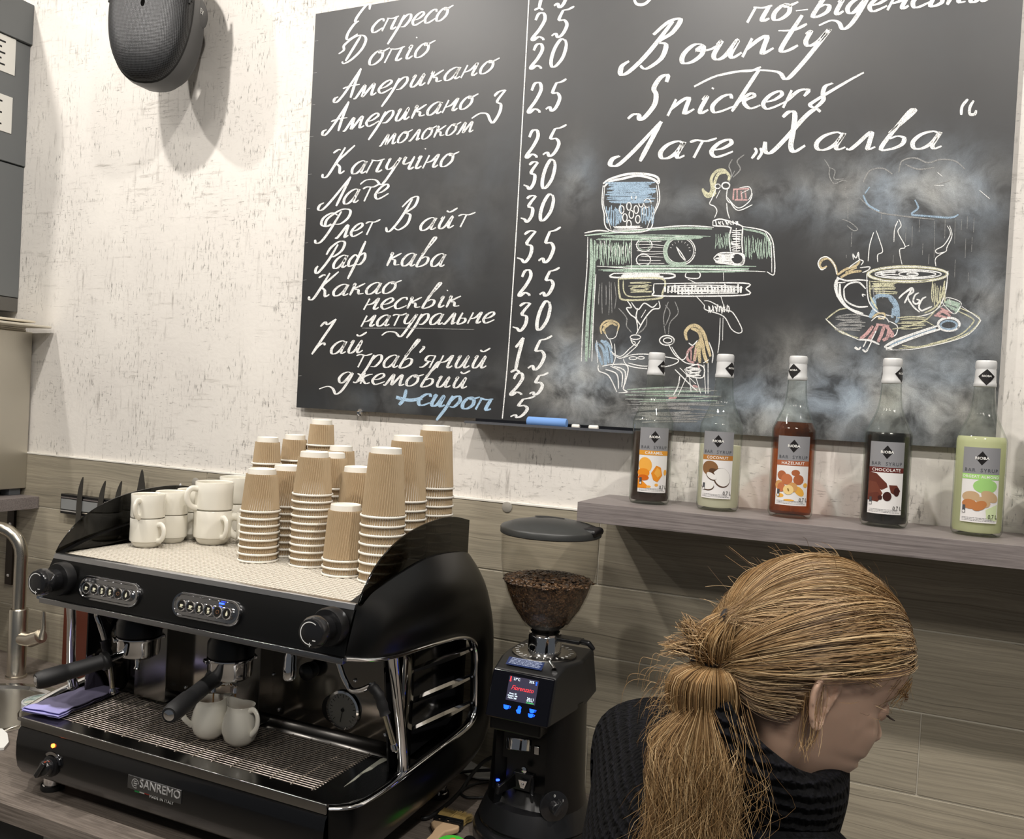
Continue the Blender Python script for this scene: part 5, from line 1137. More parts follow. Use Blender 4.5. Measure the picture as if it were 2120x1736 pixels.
# glyphs: strokes in letter units, x-height 1, y up; ';' between strokes; (advance, strokes)
G = {
'а': (1.0, '.78 .86,.55 1,.22 .82,.05 .42,.16 .06,.42 .05,.66 .38,.80 .95,.70 .25,.80 .02,1.0 .16'),
'в': (.95, '.18 .92,.50 1.55,.74 2.15,.62 2.2,.42 1.5,.10 .12,.36 0,.70 .25,.72 .62,.48 .74,.28 .6'),
'д': (1.0, '.78 .86,.50 1,.2 .8,.06 .4,.2 .06,.45 .1,.80 .95,.72 .2,.5 -.7,.2 -1.0,-.1 -.55,-.5 -.35,-1.0 -.62'),
'е': (.85, '.08 .42,.42 .5,.68 .78,.52 1,.2 .8,.04 .35,.25 .02,.52 .08,.86 .3'),
'ж': (1.15, '.1 .9,.35 .75,.5 .5,.2 .1,.0 .15;.58 1,.52 0;1.1 .9,.8 .8,.55 .5,.85 .05,1.1 .15'),
'и': (1.05, '.08 .8,.22 1,.12 .3,.25 .02,.5 .2,.74 .98,.68 .25,.78 .02,1.0 .2'),
'і': (.55, '.1 .8,.25 1,.16 .25,.26 .02,.5 .2;.34 1.5,.36 1.56'),
'к': (.95, '.1 .8,.2 1,.1 .0;.8 .98,.55 .8,.2 .5,.5 .45,.62 .1,.92 .12'),
'л': (.95, '.0 .08,.12 .02,.28 .3,.6 1,.66 .4,.68 .02,.9 .15'),
'м': (1.3, '-.05 .02,.1 .04,.4 .98,.46 .3,.52 .05,.95 .98,1.0 .25,1.08 .0,1.3 .15'),
'н': (1.05, '.2 1,.06 0;.12 .42,.5 .55,.8 1,.70 .2,.8 .02,1.0 .18'),
'о': (.95, '.62 .94,.3 .95,.06 .5,.14 .06,.45 .04,.72 .4,.66 .85,.45 1,.5 .82,.85 1.0,1.0 1.08'),
'п': (1.05, '.16 .95,.02 0;.05 1.0,.5 .9,.92 1.0;.78 .98,.66 .2,.76 .02,1.0 .16'),
'р': (.95, '.22 1,.06 0,-.28 -1.15;.12 .4,.35 .9,.66 .98,.78 .6,.55 .1,.25 .08'),
'с': (.8, '.72 .78,.6 1,.3 .9,.05 .45,.18 .05,.45 .04,.82 .28'),
'т': (.85, '.45 .95,.34 .0;-.02 .92,.2 1.02,.6 .95,.95 1.1'),
'у': (.95, '.1 .85,.2 1,.12 .4,.3 .15,.6 .35,.85 1,.6 0,.35 -.8,.15 -1.0,-.3 -.6,-.9 -.55,-1.2 -.85'),
'ф': (1.25, '.72 1.9,.58 .4,.4 -.95;.58 .7,.3 .9,.05 .5,.15 .05,.5 .15;.66 .8,.95 .95,1.1 .5,.9 .1,.55 .15'),
'ч': (.9, '.1 .85,.2 1,.16 .6,.3 .45,.65 .6;.76 1,.64 .2,.75 .02,.95 .18'),
'ь': (.75, '.2 1,.08 .1,.3 0,.58 .2,.5 .48,.15 .5'),
'я': (1.0, '.74 .98,.62 0;.7 .95,.3 .95,.2 .6,.6 .5;.45 .5,.2 .1,-.05 .05'),
"'": (.4, '.1 1.7,.22 1.6,.05 1.2'), '-': (.8, '.05 .5,.6 .52'), ' ': (.7, ''),
'E': (1.6, '1.3 1.75,1.15 2.1,.8 2.05,.35 1.45,.3 1.1,.65 1.1;.65 1.1,.3 .95,.0 .45,.05 .05,.4 0,1.0 .25'),
'Д': (2.0, '.0 .75,.3 1.0,.2 1.4,.7 1.9,1.3 2.0,1.75 1.6,1.7 .8,1.2 .1,.7 -.15,.5 .05;1.25 1.95,1.0 1.0,.75 .05'),
'А': (1.9, '.25 .2,.0 .1,.05 -.15,.35 -.15,.75 .5,1.35 2.05;1.35 2.05,1.3 1.0,1.35 -.05;.4 .75,.9 .85,1.75 .85'),
'К': (1.9, '.2 1.6,.5 1.8,.7 1.75;1.0 1.9,.6 .5,.35 -.1,.05 -.1,-.05 .15;1.7 1.95,1.2 1.4,.75 .85,1.1 .5,1.3 .0,1.6 .15'),
'Л': (1.7, '.2 .3,-.05 .15,-.05 -.15,.3 -.15,.8 .6,1.5 2.0;1.5 2.0,1.35 1.0,1.2 .0'),
'Ф': (2.0, '1.1 1.75,.6 1.95,.1 1.65,.1 1.2,.5 1.0,.85 1.15;1.3 2.0,.9 .6,.55 -.1,.2 -.15,.05 .1;1.0 1.1,.5 1.0,.4 1.5,.9 1.95,1.4 2.15,1.95 2.0,2.0 1.5,1.6 1.1,1.1 1.1'),
'В': (1.9, '1.2 2.0,.85 .8,.4 .0,.1 -.1,-.1 .2;.6 1.5,1.1 2.05,1.6 2.1,1.6 1.5,1.1 1.1,1.5 .9,1.5 .3,1.0 -.05,.6 .1'),
'Р': (1.7, '1.1 1.9,.8 .8,.35 -.05,.1 -.1,.0 .2,.1 .4;.45 1.2,.6 1.7,1.1 2.1,1.6 2.0,1.6 1.4,1.1 1.0,.8 1.1'),
'Ч': (1.4, '.0 1.7,.25 1.95,.5 1.8,1.0 2.1;1.0 2.1,.55 1.1,.1 .05;.1 .05,.35 .5,.7 .7,.85 .55'),
'Х': (2.1, '.3 1.75,.5 2.0,.8 1.9,1.0 1.1,1.15 .3,1.4 .0,1.8 .3;-.1 .55,.05 .1,.35 .0,.8 .7,1.3 1.7,1.65 2.1,1.95 1.95'),
'S': (1.5, '1.35 1.7,1.3 2.05,.95 1.95,.8 1.45,1.05 1.1,1.15 .6,.9 .05,.65 -.1,.5 .15,.2 .2,.0 .0'),
'З': (1.2, '.2 1.5,.45 1.75,1.0 1.8;1.0 1.8,.55 1.1,.95 .8,1.0 .2,.7 -.4,.4 -.2,.0 .3,-.6 .45,-1.2 .2'),
'u': (1.1, '.1 .8,.22 1,.12 .3,.3 .02,.55 .2,.8 .98,.72 .25,.85 .02,1.1 .25'),
'n': (1.1, '.15 .95,.04 0;.08 .4,.4 .85,.66 .98,.68 .4,.72 .05,1.05 .3'),
't': (.8, '.5 1.9,.2 .4,.25 .05,.5 .1,.75 .3;-.15 1.2,.4 1.15,.8 1.4'),
'y': (1.0, '.05 .85,.2 1,.14 .5,.3 .2,.6 .4,.85 1,.55 0,.15 -1.1,-.1 -1.45,-.5 -1.0,-1.6 -.75,-2.6 -.85,-3.3 -1.3'),
'i': (.55, '.1 .8,.25 1,.16 .25,.26 .02,.5 .2;.36 1.4,.38 1.48'), 'c': (.85, '.72 .78,.6 1,.3 .9,.05 .45,.18 .05,.45 .04,.95 .3'),
'k': (1.15, '.55 2.3,.3 1.2,.05 0;.15 .5,.55 .98,.75 .8,.4 .55,.75 .1,1.15 .25;-.4 2.35,.2 2.3,.6 2.5'), 'e': (.85, '.08 .42,.42 .5,.68 .78,.52 1,.2 .8,.04 .35,.25 .02,.55 .08,.95 .35'),
'r': (.95, '.15 1,.05 0;.1 .4,.45 .95,.85 .95,.75 .6'), 's': (1.0, '.75 1.25,.5 1.1,.5 .7,.62 .3,.4 -.1,.15 .05,.3 .3,1.3 1.25,1.9 1.75'),
'B': (2.3, '1.9 2.3,1.2 .8,.5 -.1,.1 -.2,.0 .2,.3 .45;1.1 1.7,1.7 2.3,2.3 2.35,2.1 1.7,1.5 1.3,2.0 1.1,2.0 .4,1.4 -.05,1.0 .15'),
}
G['o'] = (1.0, '.6 .94,.3 .95,.06 .5,.14 .06,.45 .04,.72 .4,.66 .85,.5 .6,.95 .6,1.15 .75')
G['й'] = (1.05, G['и'][1]+';.25 1.45,.5 1.32,.85 1.6')
DG = {'0': '.70 .95,.45 1,.15 .7,.02 .3,.12 .02,.4 .05,.75 .35,.85 .75,.72 .97', '1': '.25 .72,.5 .85,.72 1;.72 1,.52 .45,.42 .02;.1 -.02,.42 .04,.75 -.04',
 '2': '.15 .75,.3 .98,.62 .98,.75 .75,.5 .4,.15 .1,.2 .0,.5 .12,.8 .05,.85 -.02', '3': '.25 .88,.5 .98,.85 .96;.85 .96,.45 .6,.75 .48,.75 .2,.5 -.02,.3 .08,.02 .15',
 '5': '.4 .93,.7 .95,1.0 1.04;.4 .93,.25 .6,.55 .58,.75 .4,.6 .1,.35 -.02,.2 .12,-.02 .05'}
def glyph(part, col, st, O, U, V, w, nib=True):
    w *= .86
    for s_ in st.split(';'):
        if not s_: continue
        P = [tuple(map(float, q.split())) for q in s_.split(',')]
        pts = [(O[0]+U[0]*x+V[0]*y, O[1]+U[1]*x+V[1]*y) for x, y in P]
        stroke(part, col, pts, w, nib=nib)
        if nib and len(pts) > 2 and w > 5: stroke(part, col, [(x+w*.28, y+w*.1) for x, y in pts[:-1]], w*.55, nib=True)
def word(s, x0, y0, x1, y1, xh, w=5.6, col='w', shear=.36, part='menu_lettering', cap=1.0):
    tot = sum(G[c][0] for c in s); L = math.hypot(x1-x0, y1-y0); k = L/tot; d = ((x1-x0)/L, (y1-y0)/L); x = 0
    for c in s:
        adv, st = G[c]; glyph(part, col, st, (x0+d[0]*x*k, y0+d[1]*x*k), (d[0]*k*.96, d[1]*k*.96), (xh*shear*cap, -xh*cap), w); x += adv
def num(s, boxes, w=7):
    for c, (x0, y0, x1, y1) in zip(s, boxes):
        glyph('price', 'w', DG[c], (x0-(x1-x0)*.02, y1), ((x1-x0)*.86, -(x1-x0)*.06), ((x1-x0)*.22, -(y1-y0)), w)
W_ = [('E', 716, 82, 752, 76, 33), ('спресо', 766, 69, 928, 40, 27), ('Д', 694, 131, 752, 121, 26), ('опіо', 760, 136, 890, 115, 29), ('А', 692, 207, 742, 198, 29), ('мерикано', 733, 204, 1024, 148, 26), ('А', 668, 275, 716, 267, 29), ('мерикано', 711, 271, 980, 222, 26),
 ('молоком', 786, 302, 980, 272, 23, 4.6), ('К', 668, 364, 722, 356, 29), ('апучіно', 724, 361, 940, 343, 27), ('Л', 662, 429, 712, 425, 30), ('ате', 707, 424, 802, 409, 30), ('Ф', 650, 499, 708, 493, 29), ('лет', 693, 494, 775, 484, 27), ('В', 800, 476, 852, 472, 31), ('айт', 866, 478, 972, 468, 26),
 ('Р', 652, 562, 698, 557, 28), ('аф', 686, 557, 756, 548, 27), ('кава', 798, 550, 920, 552, 27), ('К', 640, 617, 690, 612, 26), ('акао', 686, 613, 822, 606, 24), ('несквік', 751, 641, 952, 635, 23), ('натуральне', 746, 676, 1022, 668, 23), ('Ч', 642, 735, 682, 733, 35), ('ай', 681, 733, 752, 730, 27),
 ("трав'яний", 730, 760, 1008, 762, 26), ('джемовий', 697, 792, 968, 804, 23)]
for a in W_: word(*a)
glyph('menu_lettering', 'w', G['З'][1], (1006, 245), (26, -5), (8, -30), 6)
word('сироп', 862, 838, 1018, 850, 24, 7.5, 'B')
stroke('menu_lettering', 'B', [(820, 822), (848, 828), (874, 824)], 7, taper=False); stroke('menu_lettering', 'B', [(841, 806), (836, 826), (826, 838)], 7)
stroke('menu_lettering', 'd', [(749, 679), (860, 679), (982, 682)], 1.5); stroke('divider_line', 'w', [(1095, -4), (1086, 170), (1078, 311), (1070, 460), (1060, 620), (1050, 760), (1040, 866)], 2.4, taper=False)
for i, y in enumerate((85, 151, 217, 283, 361, 432, 503, 580, 778)): x = 653.8-.0496*(y-28.7); stroke('menu_lettering', 'd', [(x+1, y), (x+8, y-1)], 1.6)
for s_, bx in [('25', [(1098, 28, 1136, 84), (1143, 18, 1186, 77)]), ('20', [(1095, 92, 1130, 143), (1139, 82, 1177, 139)]), ('25', [(1090, 172, 1128, 234), (1131, 168, 1170, 229)]), ('25', [(1086, 270, 1121, 327), (1125, 263, 1170, 323)]), ('30', [(1083, 335, 1116, 391), (1121, 331, 1153, 390)]),
  ('30', [(1077, 405, 1112, 459), (1117, 403, 1150, 457)]), ('35', [(1069, 478, 1112, 543), (1116, 475, 1158, 543)]), ('25', [(1071, 560, 1106, 613), (1118, 558, 1156, 612)]), ('30', [(1060, 627, 1101, 685), (1110, 624, 1143, 683)]), ('15', [(1055, 700, 1090, 769), (1094, 700, 1140, 765)]), ('25', [(1054, 773, 1089, 818), (1097, 775, 1133, 817)]), ('5', [(1058, 824, 1105, 864)]), ('15', [(1104, -42, 1138, 20), (1148, -46, 1184, 15)])]: num(s_, bx)
for a in [('по-віденськи', 1546, 47, 2050, 2, 32, 9.5), ('B', 1284, 146, 1378, 136, 41, 10), ('ounty', 1404, 133, 1715, 98, 40, 10), ('S', 1300, 246, 1362, 240, 42, 10), ('nickers', 1380, 240, 1722, 216, 36, 9), ('Л', 1268, 335, 1352, 333, 41, 10), ('ате', 1360, 329, 1515, 324, 36, 9.5), ('Х', 1580, 316, 1680, 313, 42, 10.5), ('алва', 1682, 311, 1950, 308, 37, 9.5)]: word(*a, part='specials_lettering')
for p in ([(1562, 306), (1566, 314), (1556, 328)], [(1574, 306), (1577, 316), (1568, 330)], [(2004, 205), (1992, 220), (1990, 238)], [(2016, 208), (2008, 222), (2008, 236), (2018, 236), (2021, 228)], [(1352, -8), (1335, 8), (1318, 8), (1312, -6)]): stroke('specials_lettering', 'w', p, 6)
# ---- drawings, traced in enlarged crops
def tr(part, col, s_, w=2.4, ox=1120, oy=320, k=2.9926, **kw):
    for q in s_.split(';'):
        P = [tuple(map(float, t.split(','))) for t in q.split()]
        P = [(x/k+ox, y/k+oy) for x, y in P]
        if len(P) > 1: stroke(part, col, P, w, **kw)
def scrib(part, col, x0, y0, x1, y1, n, w=1.3, vert=True, ox=1120, oy=320, k=2.9926, jit=6, seed=1):
    r = random.Random(seed+x0)
    for i in range(n):
        t = (i+.5)/n
        if vert: x = x0+(x1-x0)*t; P = [(x+r.uniform(-jit, jit), y0+r.uniform(0, (y1-y0)*.3)), (x+r.uniform(-jit, jit), (y0+y1)/2), (x+r.uniform(-jit, jit), y1-r.uniform(0, (y1-y0)*.3))]
        else: y = y0+(y1-y0)*t; P = [(x0+r.uniform(0, (x1-x0)*.2), y+r.uniform(-jit, jit)), ((x0+x1)/2, y+r.uniform(-jit, jit)), (x1-r.uniform(0, (x1-x0)*.2), y+r.uniform(-jit, jit))]
        stroke(part, col, [(x/k+ox, y/k+oy) for x, y in P], w)
def ring(part, col, cx, cy, rx, ry, w=2, turns=1.0, ox=1120, oy=320, k=2.9926, a0=0):
    n = int(18*turns); stroke(part, col, [((cx+rx*math.cos(a0+2*PI*i/18))/k+ox, (cy+ry*math.sin(a0+2*PI*i/18))/k+oy) for i in range(n+1)], w, taper=turns < 1)
M_ = 'machine_drawing'
tr(M_, 'w', '385,180 430,150 540,120 650,120 720,140 728,175 690,150 600,130 500,150 430,165 390,200', 5); tr(M_, 'w', '385,190 378,290 390,360 425,470 660,470 700,370 735,280 725,180', 2.6); tr(M_, 'w', '395,200 388,300 405,370 435,465;715,190 722,290 690,370 655,460', 1.6)
scrib(M_, 'b', 395, 170, 715, 300, 22, 3.4, False, jit=5); scrib(M_, 'b', 400, 300, 500, 460, 14, 2.6); scrib(M_, 'b', 620, 300, 700, 440, 10, 2.2); scrib(M_, 'w', 440, 440, 640, 465, 5, 2, False)
for i, (x, y) in enumerate([(500, 340), (545, 320), (590, 340), (620, 300), (560, 370), (520, 390), (600, 400), (575, 260), (545, 430), (640, 350)]): ring(M_, 'w', x, y, 14, 24, 2.2, 1.1, a0=i); 
ring(M_, 'w', 660, 300, 22, 26, 1.6, 1.2); ring(M_, 'b', 665, 240, 26, 30, 1.4, 1.2)
tr(M_, 'w', '270,485 350,470 420,475', 3); tr(M_, 'w', '270,500 700,455 900,440 1070,450;1250,445 1380,470 1430,520 1445,620 1445,740 1400,725', 2.6); tr(M_, 'g', '280,500 600,470 900,455 1060,460;1250,460 1380,490 1420,560', 4)
tr(M_, 'w', '290,510 285,700 262,1000 250,1280;340,740 325,1000 315,1280', 2); tr(M_, 'g', '310,520 312,700 290,1000 280,1280', 7); tr(M_, 'g', '332,530 330,730 318,980 300,1260', 4)
scrib(M_, 'g', 330, 520, 560, 690, 34, 1.6); scrib(M_, 'w', 340, 530, 560, 650, 10, 1.2); scrib(M_, 'g', 340, 500, 1060, 525, 7, 2.2, False); scrib(M_, 'g', 1260, 500, 1430, 650, 24, 1.5); scrib(M_, 'g', 1080, 480, 1180, 590, 12, 1.4)
scrib(M_, 'g', 350, 685, 1390, 730, 7, 2.6, False, jit=4); tr(M_, 'w', '345,690 600,705 900,705 1390,725;1390,480 1425,560 1430,730', 1.8); tr(M_, 'w', '560,520 560,715', 2); scrib(M_, 'w', 580, 510, 780, 700, 10, 1.1, False)
ring(M_, 'w', 640, 560, 48, 40, 2.2, 1.15); ring(M_, 'w', 635, 652, 44, 36, 2.2, 1.15); ring(M_, 'g', 640, 560, 38, 31, 1.5); ring(M_, 'w', 858, 595, 98, 90, 2.4, 1.1); ring(M_, 'w', 862, 595, 84, 78, 1.4); tr(M_, 'g', '800,520 770,590 790,660 850,680 900,670', 9)
tr(M_, 'w', '838,570 870,610 895,655 865,625 838,570', 2.2)
for a in range(9): b_ = math.radians(200+a*20); tr(M_, 'w', '%f,%f %f,%f' % (862+56*math.cos(b_), 595+52*math.sin(b_), 862+66*math.cos(b_), 595+62*math.sin(b_)), 1.4, smooth=False)
tr(M_, 'w', '450,735 790,735 790,765 450,760 450,735', 3.5); scrib(M_, 'w', 455, 740, 790, 765, 4, 4, False, jit=2); tr(M_, 'y', '480,770 750,768 752,860 730,890 520,900 485,860 480,770', 4); tr(M_, 'y', '510,780 515,850 560,880 700,875', 2.6); scrib(M_, 'y', 540, 790, 690, 860, 9, 1.8, False)
tr(M_, 'w', '700,800 1250,795 1270,830 1255,870 740,875 700,850 700,800', 3); scrib(M_, 'w', 760, 800, 1250, 868, 24, 4.2, True, jit=4); scrib(M_, 'w', 760, 805, 1250, 868, 5, 2.4, False); tr(M_, 'w', '900,730 980,730 975,765 900,760 900,730;910,770 960,795', 2.4); tr(M_, 'w', '1130,730 1132,780', 2)
tr(M_, 'w', '960,875 1010,930 1020,960 1130,1000 1180,1080 1225,1105 1245,1080 1190,980 1140,960 1050,910 1010,905;1115,880 1140,960', 2.2); scrib(M_, 'w', 1030, 925, 1170, 985, 12, 2.4)
tr(M_, 'w', '1110,1010 1105,1150 1095,1230;1128,1010 1125,1150', 1.8); scrib(M_, 'd', 350, 760, 470, 1000, 6, 1.6)
tr(M_, 'w', '535,905 560,945 530,950 555,990 590,1020 600,1100;730,905 735,950 690,960 640,1020 590,1110;560,915 600,960 640,920 690,945 720,920;600,950 590,1010 620,1060;650,960 620,1010', 2.6)
tr(M_, 'd', '480,950 530,1010 530,1060 560,1100;640,1080 600,1110 650,1060 655,1000', 2.2); tr(M_, 'd', '790,910 760,1000 770,1110;830,910 850,980 800,1040 790,1110;770,930 800,980 770,1060', 2)
C_ = 'cafe_couple_drawing'
tr(C_, 'o', '375,1110 370,1070 395,1035 440,1028 480,1050 475,1090;385,1060 430,1040 470,1060;380,1090 400,1060 440,1045;400,1110 390,1080 420,1055', 4); tr(C_, 'w', '400,1110 420,1140 460,1130 475,1090;425,1140 440,1190 430,1220', 1.8)
tr(C_, 'b', '350,1160 345,1200 380,1300;370,1150 400,1180 420,1290;360,1170 390,1220 400,1310;395,1150 430,1200 440,1290', 6); tr(C_, 'w', '345,1150 350,1290;455,1170 460,1260 440,1310;430,1215 490,1250 550,1200 585,1165 555,1150;440,1230 500,1260 600,1180', 2)
tr(C_, 'w', '380,1310 440,1300 520,1300 540,1330 525,1400 510,1450 535,1470 480,1475;400,1330 470,1360 480,1450;430,1310 500,1350 500,1440;355,1300 360,1340 420,1370 470,1470;450,1310 520,1340 515,1430', 2.6)
ring(C_, 'w', 585, 1130, 32, 14, 2.2, 1.1); tr(C_, 'w', '556,1135 565,1165 590,1180 615,1150', 2.2); ring(C_, 'w', 780, 1150, 45, 30, 2.6, 1.2); ring(C_, 'w', 785, 1150, 26, 16, 2.2)
tr(C_, 'o', '905,1150 895,1100 930,1060 975,1065 1010,1110 1030,1180 1050,1250;930,1075 980,1100 1000,1180 1020,1270;970,1160 960,1220 950,1280;985,1140 980,1220 985,1290;1000,1150 1010,1230 1030,1290', 7); tr(C_, 'w', '915,1165 940,1180 970,1150;1040,1160 1065,1230 1060,1290', 2.4)
tr(C_, 'p', '945,1185 910,1220 910,1270 950,1290;930,1210 930,1270;960,1200 950,1280;970,1290 980,1320', 5); tr(C_, 'w', '790,1175 830,1240 880,1270 910,1230;810,1190 850,1250 900,1290 970,1300', 2.2)
tr(C_, 'w', '510,1260 560,1240 650,1235 760,1250 850,1270 820,1300 700,1325 600,1320 530,1300 510,1265;540,1290 640,1310 760,1300', 2.2); ring(C_, 'w', 570, 1260, 24, 9, 2); ring(C_, 'w', 620, 1258, 20, 8, 2)
tr(C_, 'w', '890,1330 960,1300 1010,1320 1000,1380 920,1370 890,1330;900,1330 990,1370;830,1330 930,1430 965,1460;860,1320 960,1420;860,1370 850,1430 820,1490;900,1380 850,1490;920,1380 930,1470;1010,1300 1020,1480;1035,1290 1035,1480;960,1380 990,1480;1005,1290 1040,1270', 2.6); scrib(C_, 'w', 895, 1320, 1000, 1375, 7, 2.6, False)
tr(C_, 'p', '940,1430 965,1440 970,1465 945,1450;780,1495 830,1490 830,1505 790,1510', 5)
scrib('ground_drawing', 'g', 520, 1440, 1100, 1530, 7, 2.6, False, jit=12); scrib('ground_drawing', 'd', 520, 1435, 1150, 1640, 12, 2.2, False, jit=14, seed=5); scrib('ground_drawing', 'd', 560, 1540, 1000, 1660, 8, 3.5, False, jit=8)
F_ = 'girl_drawing'
tr(F_, 'y', '1000,215 1040,245 1060,210 1055,150 1085,105 1130,95 1165,130 1160,160;1020,235 1070,250 1075,180 1100,120 1150,110;1000,210 1030,260 1085,235', 6)
tr(F_, 'w', '1085,210 1060,270 1045,305 1075,320 1090,350 1075,390;1110,220 1085,270;1155,210 1150,270 1170,300;1150,300 1155,350 1168,395;1150,260 1220,330 1290,290 1310,240;1170,290 1220,345 1310,310', 2.2); ring(F_, 'w', 1145, 192, 24, 20, 3, 1.1); ring(F_, 'w', 1095, 196, 16, 14, 2)
tr(F_, 'p', '1195,210 1190,280;1215,215 1215,280;1240,225 1245,280;1265,220 1270,270;1195,215 1290,210;1200,280 1280,280', 5); tr(F_, 'w', '1230,205 1290,200 1305,240 1285,280;1240,240 1290,215', 1.8); tr(F_, 'd', '1160,180 1180,120 1165,70 1185,30;1190,140 1235,90 1215,40 1260,0;1175,150 1200,100', 2.4)
tr(F_, 'w', '1065,410 1120,400 1230,435 1250,450;1065,440 1150,445 1180,455;1065,410 1065,440;1180,450 1165,520 1175,600;1250,450 1245,540 1250,610;1210,455 1210,600;1070,640 1110,610 1200,610 1255,620 1250,680 1180,680 1090,660 1070,640', 3); scrib(F_, 'w', 1075, 405, 1230, 440, 10, 2.4); scrib(F_, 'w', 1175, 465, 1245, 600, 12, 2.4, False, jit=5); ring(F_, 'w', 1215, 645, 38, 34, 3, 1.2); scrib(F_, 'w', 1080, 620, 1200, 670, 7, 4, False)
# cup with saucer (second crop)
K = dict(ox=1600, oy=320, k=2.992); U_ = 'cup_drawing'
def t5(col, s_, w=2.4, part=U_): tr(part, col, s_, w, **K)
for i, (rx, ry, c) in enumerate(((252, 52, 'y'), (246, 46, 'w'), (238, 40, 'y'), (205, 28, 'w'), (170, 20, 'w'), (60, 14, 'w'))): ring(U_, c, 835+i, 740, rx, ry, 2.4, 1.1, a0=i, **K)
ring(U_, 'w', 860, 740, 30, 7, 2, 1.2, **K); scrib(U_, 'w', 620, 728, 790, 745, 3, 1.8, False, **K)
t5('w', '582,740 585,850 600,920 650,975 740,1000;1085,720 1070,850 1030,940 970,985 880,1005'); t5('y', '600,780 605,880 650,960;1065,780 1050,860 1010,940 940,980', 3.5); scrib(U_, 'y', 600, 780, 780, 860, 9, 2.4, False, **K); scrib(U_, 'y', 980, 780, 1070, 950, 8, 2.2, **K); scrib(U_, 'd', 620, 800, 700, 900, 8, 2.4, **K)
t5('w', '590,780 530,775 460,780 400,770 385,830 430,920 520,980 610,1005;440,830 470,800 530,790 575,830;440,830 450,900 520,940 590,940;400,790 400,860 450,940 540,975', 3.5); t5('w', '415,800 420,880 470,950 560,985;410,760 390,800 400,880', 5); t5('w', '560,880 555,865 575,870')
t5('w', '780,890 810,860 865,825;865,825 835,880 815,920;820,850 860,825 870,850 835,880 870,940 910,975;905,855 880,870 870,910 890,925 910,905 890,895;950,880 925,895 905,940 920,965 950,955 985,940', 3.6)
t5('y', '330,1020 400,965 460,950;330,1020 400,1080 520,1140;1160,950 1250,990 1280,1030 1200,1110 1000,1180 780,1200;345,1030 420,1100 530,1135;1150,970 1230,1010 1240,1040 1150,1120 960,1175;1010,960 950,1020 850,1060 740,1080;930,1020 1000,1060;800,1180 900,1190 1080,1150', 2.8); t5('w', '325,1015 420,1095 540,1150;1170,940 1270,1010 1280,1040 1180,1130 900,1200 700,1210', 1.8); scrib(U_, 'd', 380, 990, 580, 1090, 9, 3, False, **K); scrib(U_, 'y', 760, 1000, 960, 1080, 6, 2.4, False, **K)
q_ = 'squirrel_drawing'
t5('o', '400,745 385,690 350,645 310,650 290,680 305,705 335,690;400,745 450,710 510,690 540,660;420,760 480,730 550,720;450,730 520,700', 5, q_); t5('w', '395,740 380,680 340,635 300,640 280,675 300,712 330,700;500,650 495,615 515,640 530,605 535,645 560,660 545,685;540,700 600,695 590,715 555,730;470,700 510,670 540,650;400,755 400,790 450,790', 2.4, q_)
g_ = 'reader_girl_drawing'
t5('b', '650,960 620,980 605,1010;640,940 615,920 640,880 690,870 740,890 770,940 775,1010 760,1040;630,900 625,960 600,1010;720,885 755,930 760,1000;745,950 740,1010;650,875 700,870', 8, g_); t5('o', '615,1010 650,985 690,985 690,1010 650,1015', 4, g_); t5('w', '610,1030 650,1000 700,1010 720,1040;720,1030 770,1060 765,1110 735,1130;640,1000 690,1020', 2.2, g_)
t5('p', '620,1060 580,1110 540,1140;650,1055 620,1110 590,1150;690,1060 670,1120 650,1160;720,1075 710,1130 680,1150;600,1080 550,1140;640,1050 720,1060;700,1060 740,1110 730,1130', 7, g_); t5('w', '530,1145 600,1150 660,1175;640,1090 610,1150;580,1150 560,1190;610,1160 590,1200;510,1190 530,1205 545,1190;555,1205 575,1220 590,1200;505,1195 525,1210', 4, g_)
s2 = 'spoon_drawing'
t5('w', '690,1190 760,1150 900,1100 1020,1060;700,1205 800,1160 950,1105 1040,1080;690,1190 740,1205', 5, s2); t5('b', '720,1180 850,1130 1010,1075', 4, s2); ring(s2, 'w', 1090, 1050, 66, 40, 5, 1.1, a0=.3, **K); ring(s2, 'b', 1090, 1055, 50, 26, 4, **K)
t5('p', '1010,1000 1050,970 1100,1000;1020,990 1080,1010;1040,950 1110,980;1000,995 1060,1005', 6, 'candy_drawing'); t5('g', '1060,910 1150,940 1130,980;1080,900 1160,925;1070,930 1140,960;1100,950 1150,970', 7, 'candy_drawing'); t5('w', '1050,900 1090,885 1165,915 1150,960 1120,985 1060,930 1050,900;1010,960 1060,930;1095,890 1100,930', 1.6, 'candy_drawing')
r_ = 'steam_drawing'
t5('d', '320,30 350,80 350,130 380,180 430,160 460,165;350,80 385,100 380,150 440,150;455,185 445,240 465,270;465,300 465,400;430,400 480,420 525,460 500,470 460,440;490,480 485,570;455,620 455,640', 2, r_)
t5('w', '780,400 795,440 775,480 820,570 785,590 800,680;820,570 845,560;1080,440 1100,490 1060,560 1010,590 1020,610 1070,600 1080,570 1110,500 1095,440;1070,600 1010,640 1010,690;640,470 665,540 680,600 650,620 650,665;625,480 600,560 590,660;775,410 755,460 750,540', 2, r_)
for x, y0, y1 in ((675, 360, 400), (757, 430, 540), (825, 450, 540), (865, 440, 570), (910, 390, 480), (1003, 410, 640), (1068, 400, 520), (930, 545, 620), (968, 615, 680), (1130, 395, 550), (1130, 650, 760), (1170, 400, 470), (1207, 380, 460), (1195, 520, 640), (1247, 390, 480), (1235, 510, 600), (1213, 730, 790), (748, 620, 670)): t5('d', '%d,%d %d,%d' % (x, y0, x-4, y1), 1.5, r_)
c2 = 'cloud_drawing'
